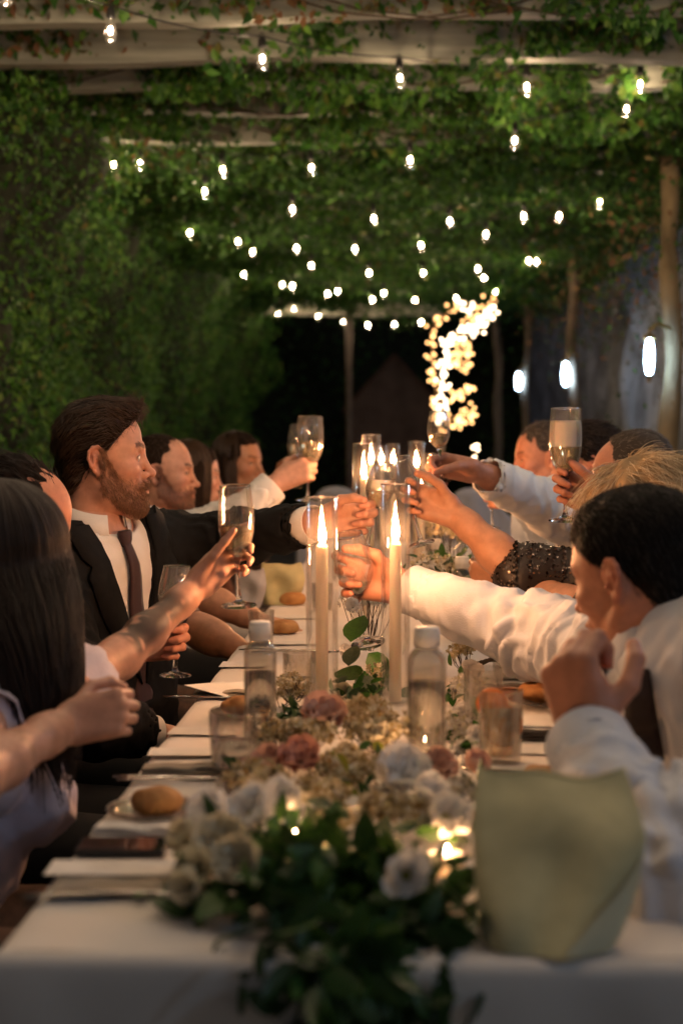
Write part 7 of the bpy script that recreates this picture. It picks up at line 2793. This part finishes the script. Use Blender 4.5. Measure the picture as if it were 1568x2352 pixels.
# flared sleeve mouth and the sequins themselves
ax = unit(ER - Rs)
mb = MB()
n = 40
R_ = basis(ax)
mb.lathe([(0.062, -0.15), (0.066, -0.07), (0.070, 0.0), (0.080, 0.030), (0.076, 0.031), (0.062, -0.02)], n, R_, Vector(ER - ax * 0.012))
for i, v in enumerate(mb.v):
    rel = v - Vector(ER)
    t_ = max(0.0, rel.dot(Vector(ax)) + 0.05)
    mb.v[i] = v + Vector((0, 0, -0.25 * t_ - (0.30 * t_ if rel.z < 0 else 0))) + rel.normalized() * 0.05 * t_ * math.sin((i % n) * 0.95)
sl = mb.build('flared_sleeve', M['sequin_base'], blonde)
pts = []
me = sl.data
b_ = root_base(blonde)
r = np.random.default_rng(2)
mbq = MB()
for src in (sl, g_):
    co = np.zeros(len(src.data.vertices) * 3)
    src.data.vertices.foreach_get('co', co)
    co = co.reshape(-1, 3) + np.array(b_)
    no = np.zeros(len(src.data.vertices) * 3)
    src.data.vertices.foreach_get('normal', no)
    no = no.reshape(-1, 3)
    sel = np.nonzero(np.linalg.norm(co - (ER + Rs) / 2, axis=1) < 0.19)[0]
    if len(sel) == 0:
        continue
    for k in r.choice(sel, 3200):
        nn_ = Vector(no[k] + r.normal(size=3) * 0.28).normalized()
        c_ = Vector(co[k] + r.normal(size=3) * 0.0015) + Vector(no[k]) * 0.0016
        B = basis(nn_)
        q = 0.0026
        mbq.add([c_ + B @ Vector((q * math.cos(a), q * math.sin(a), 0)) for a in (0, 1.05, 2.1, 3.14, 4.19, 5.24)], [(0, 1, 2, 3, 4, 5)])
tag(mbq.build('sequins', M['sequin'], blonde, False), kind='stuff')
legs(blonde, P, (-1, 0, 0), name='trousers')
chair(0.80, 2.74, 180, 'dark chair under the blonde woman')

# ================================================================== balding man with the upright foaming flute
R = frame(pitchdir(172, -24))
H = v3(at(1462, 1112, 3.62))
N = v3(at(1505, 1235, 3.66))
Rs, Ls = v3(at(1470, 1275, 3.80)), v3(at(1590, 1290, 3.45))
P = np.array([0.74, 3.64, 0.5])
dR, nR = unit((-0.8, 0.1, 0.38)), (-0.25, -0.95, 0.0)
WR = hold('flute', 0.30, dR, nR, True, 0.97, 0.098, 0.022)
ER = v3(at(1475, 1290, 3.16))
aR = arm_hand(0.003, ER, WR, dR, nR, True, [(22, 74, 48), (46, 80, 50), (58, 84, 50), (64, 84, 45)], 0.042, 0.027, s=0.97, upper=Rs, thumb=((0.72, 0.42, 0.58), (0.93, 0.22, 0.25), (0.9, 0.25, 0.05)))
bald, HV, HQ = body('balding grey man with flushed forehead, head bent, behind the foaming flute', H, R, dict(jaw=1.0), dict(brow=(0.3, 0.22, 0.18)), RUDDY, P, N, Ls, Rs, [aR], key='m', h_head=0.003)
eyes(bald, R, H)


def cut_bald(X, Y, Z):
    front = X - 0.018 + np.maximum(0.10 - Z, 0) * 0.30 - np.maximum(np.abs(Y) - 0.045, 0) * 0.9
    side = np.where(X > -0.028, -Z + 0.008 + 0 * X, -9) + 0 * Y
    return np.maximum(np.maximum(front, side), -0.060 - Z + 0 * X + 0 * Y)


ho, SV, SQ = hair_shell(R, H, [('e', (-0.014, 0, 0.049), (0.1010, 0.0805, 0.0860)), ('e', (-0.058, 0, -0.01), (0.046, 0.060, 0.055))], H_GREY, bald, 0.0045, cut_bald, 0.0015, 3)
hairline(bald, HV, HQ, R, H, cut_bald, H_GREY, 600)
short_strands(SV, SQ, R, H, H_GREY, bald, 2800, lambda p: np.stack([-0.8 + 0 * p[:, 0], 0.1 * np.sign(p[:, 1]), np.where(p[:, 2] > 0.1, 0.1, -0.8)], 1), (0.008, 0.018), 0.3, wob=0.3)
tipn, drn = None, None
g_, f, s, u = garment('shirt', M['shirt_navy'], bald, P, N, Ls, Rs, 0.014, 1.02, [(Rs, Rs + (ER - Rs) * 0.5, None, 0.066, 0.062, 0), (Ls, Ls + np.array([-0.05, -0.05, -0.28]), None, 0.066, 0.06, 0)], 0.010, cut_shirt(), 0.004, 4)
collar(bald, N + u * 0.030, f, u, 0.073, M['shirt_navy'], 0.036, 0.042)
legs(bald, P, f)
chair(0.82, 3.66, 180, 'dark chair under the balding grey man')

# ================================================================== dark haired guest with pale sleeve, hand at the fairy lights
R = frame(pitchdir(176, -8))
H = v3(at(1345, 1075, 4.4))
N = v3(at(1368, 1195, 4.42))
Rs, Ls = v3(at(1345, 1215, 4.45)), v3(at(1440, 1235, 4.25))
P = np.array([0.72, 4.4, 0.5])
dR, nR = unit((-0.95, 0.0, 0.18)), (-0.1, -0.75, -0.65)
WR = v3(at(1098, 1083, 3.76))
ER = v3(at(1262, 1165, 4.05))
aR = arm_hand(0.0035, ER, WR, dR, nR, True, [(35, 60, 40), (45, 66, 42), (55, 70, 42), (62, 70, 40)], 0.042, 0.029, s=1.05, thumb=((0.70, 0.30, 0.65), (0.85, -0.1, 0.5), (0.8, -0.2, 0.5)))
r4, HV, HQ = body('dark haired guest in a pale shirt behind the foaming flute, arm stretched out', H, R, dict(), dict(), RUDDY, P, N, Ls, Rs, [aR], key='m', h_head=0.0035)
eyes(r4, R, H)
ho, SV, SQ = hair_shell(R, H, [('e', (-0.016, 0, 0.054), (0.112, 0.092, 0.092)), ('e', (-0.058, 0, -0.016), (0.056, 0.068, 0.07))], H_DARK, r4, 0.005, lambda X, Y, Z: np.maximum(X - 0.072 + np.maximum(0.088 - Z, 0) * 1.0 + 0 * Y, -0.075 - Z + 0 * X + 0 * Y), 0.003, 9)
short_strands(SV, SQ, R, H, H_DARK, r4, 2400, lambda p: np.tile(np.array([-0.8, 0, -0.6]), (len(p), 1)), (0.02, 0.04), 0.18, wob=0.3, r0=0.0007)
WRs = WR - unit(WR - ER) * 0.035
g_, f, s, u = garment('shirt', M['shirt'], r4, P, N, Ls, Rs, 0.014, 1.02, [(Rs, ER, WRs, 0.082, 0.074, 0.050), (Ls, Ls + np.array([-0.05, -0.05, -0.28]), None, 0.066, 0.06, 0)], 0.009, cut_shirt(), 0.004, 14, 8, limbs=((Rs, ER, 0.012, 14, 5, 0.8, 1), (ER, WRs, 0.012, 12, 2, 1, 0.4)))
collar(r4, N + u * 0.030, f, u, 0.073, M['shirt'], 0.036, 0.042)
legs(r4, P, f)
chair(0.80, 4.42, 180, 'dark chair under the dark haired guest in a pale shirt')

# ================================================================== far man in blue with a flushed face
R = frame(pitchdir(186, -4))
H = v3(at(1248, 1058, 5.1))
N = v3(at(1268, 1160, 5.1))
Rs, Ls = v3(at(1225, 1195, 5.25)), v3(at(1325, 1205, 4.92))
P = np.array([0.66, 5.1, 0.5])
dL, nL = unit((-0.92, 0.15, 0.05)), (0.1, 1, 0.0)
WL = hold('blue', 0.62, dL, nL, False, 1.0, 0.098, 0.030)
EL = v3(at(1265, 1232, 4.68))
aL = arm_hand(0.005, EL, WL, dL, nL, False, GRIP, 0.042, 0.028, s=1.0)
r5, HV, HQ = body('far man in a blue shirt with flushed red profile, left of the foaming flute', H, R, dict(nose=1.1), dict(brow=(0.3, 0.2, 0.15)), RUDDY, P, N, Ls, Rs, [aL], key='m2', h_head=0.0035)
eyes(r5, R, H)
ho, SV, SQ = hair_shell(R, H, [('e', (-0.014, 0, 0.052), (0.104, 0.083, 0.088)), ('e', (-0.058, 0, -0.016), (0.050, 0.062, 0.062))], H_GREY, r5, 0.005, cut_short, 0.002, 5)
short_strands(SV, SQ, R, H, H_GREY, r5, 1600, lambda p: np.tile(np.array([-0.6, 0, -0.5]), (len(p), 1)), (0.012, 0.03), 0.2, wob=0.3, r0=0.0008)
WLs = WL - unit(WL - EL) * 0.035
g_, f, s, u = garment('shirt', M['shirt_blue'], r5, P, N, Ls, Rs, 0.014, 1.0, [(Ls, EL, WLs, 0.075, 0.066, 0.048), (Rs, Rs + np.array([-0.05, 0.05, -0.28]), None, 0.066, 0.06, 0)], 0.010, cut_shirt(), 0.004, 24, 8, limbs=((EL, WLs, 0.010, 12, 2, 1, 0.4),))
collar(r5, N + u * 0.030, f, u, 0.073, M['shirt_blue'], 0.036, 0.042)
legs(r5, P, f)
chair(0.74, 5.1, 180, 'dark chair under the far man in blue')
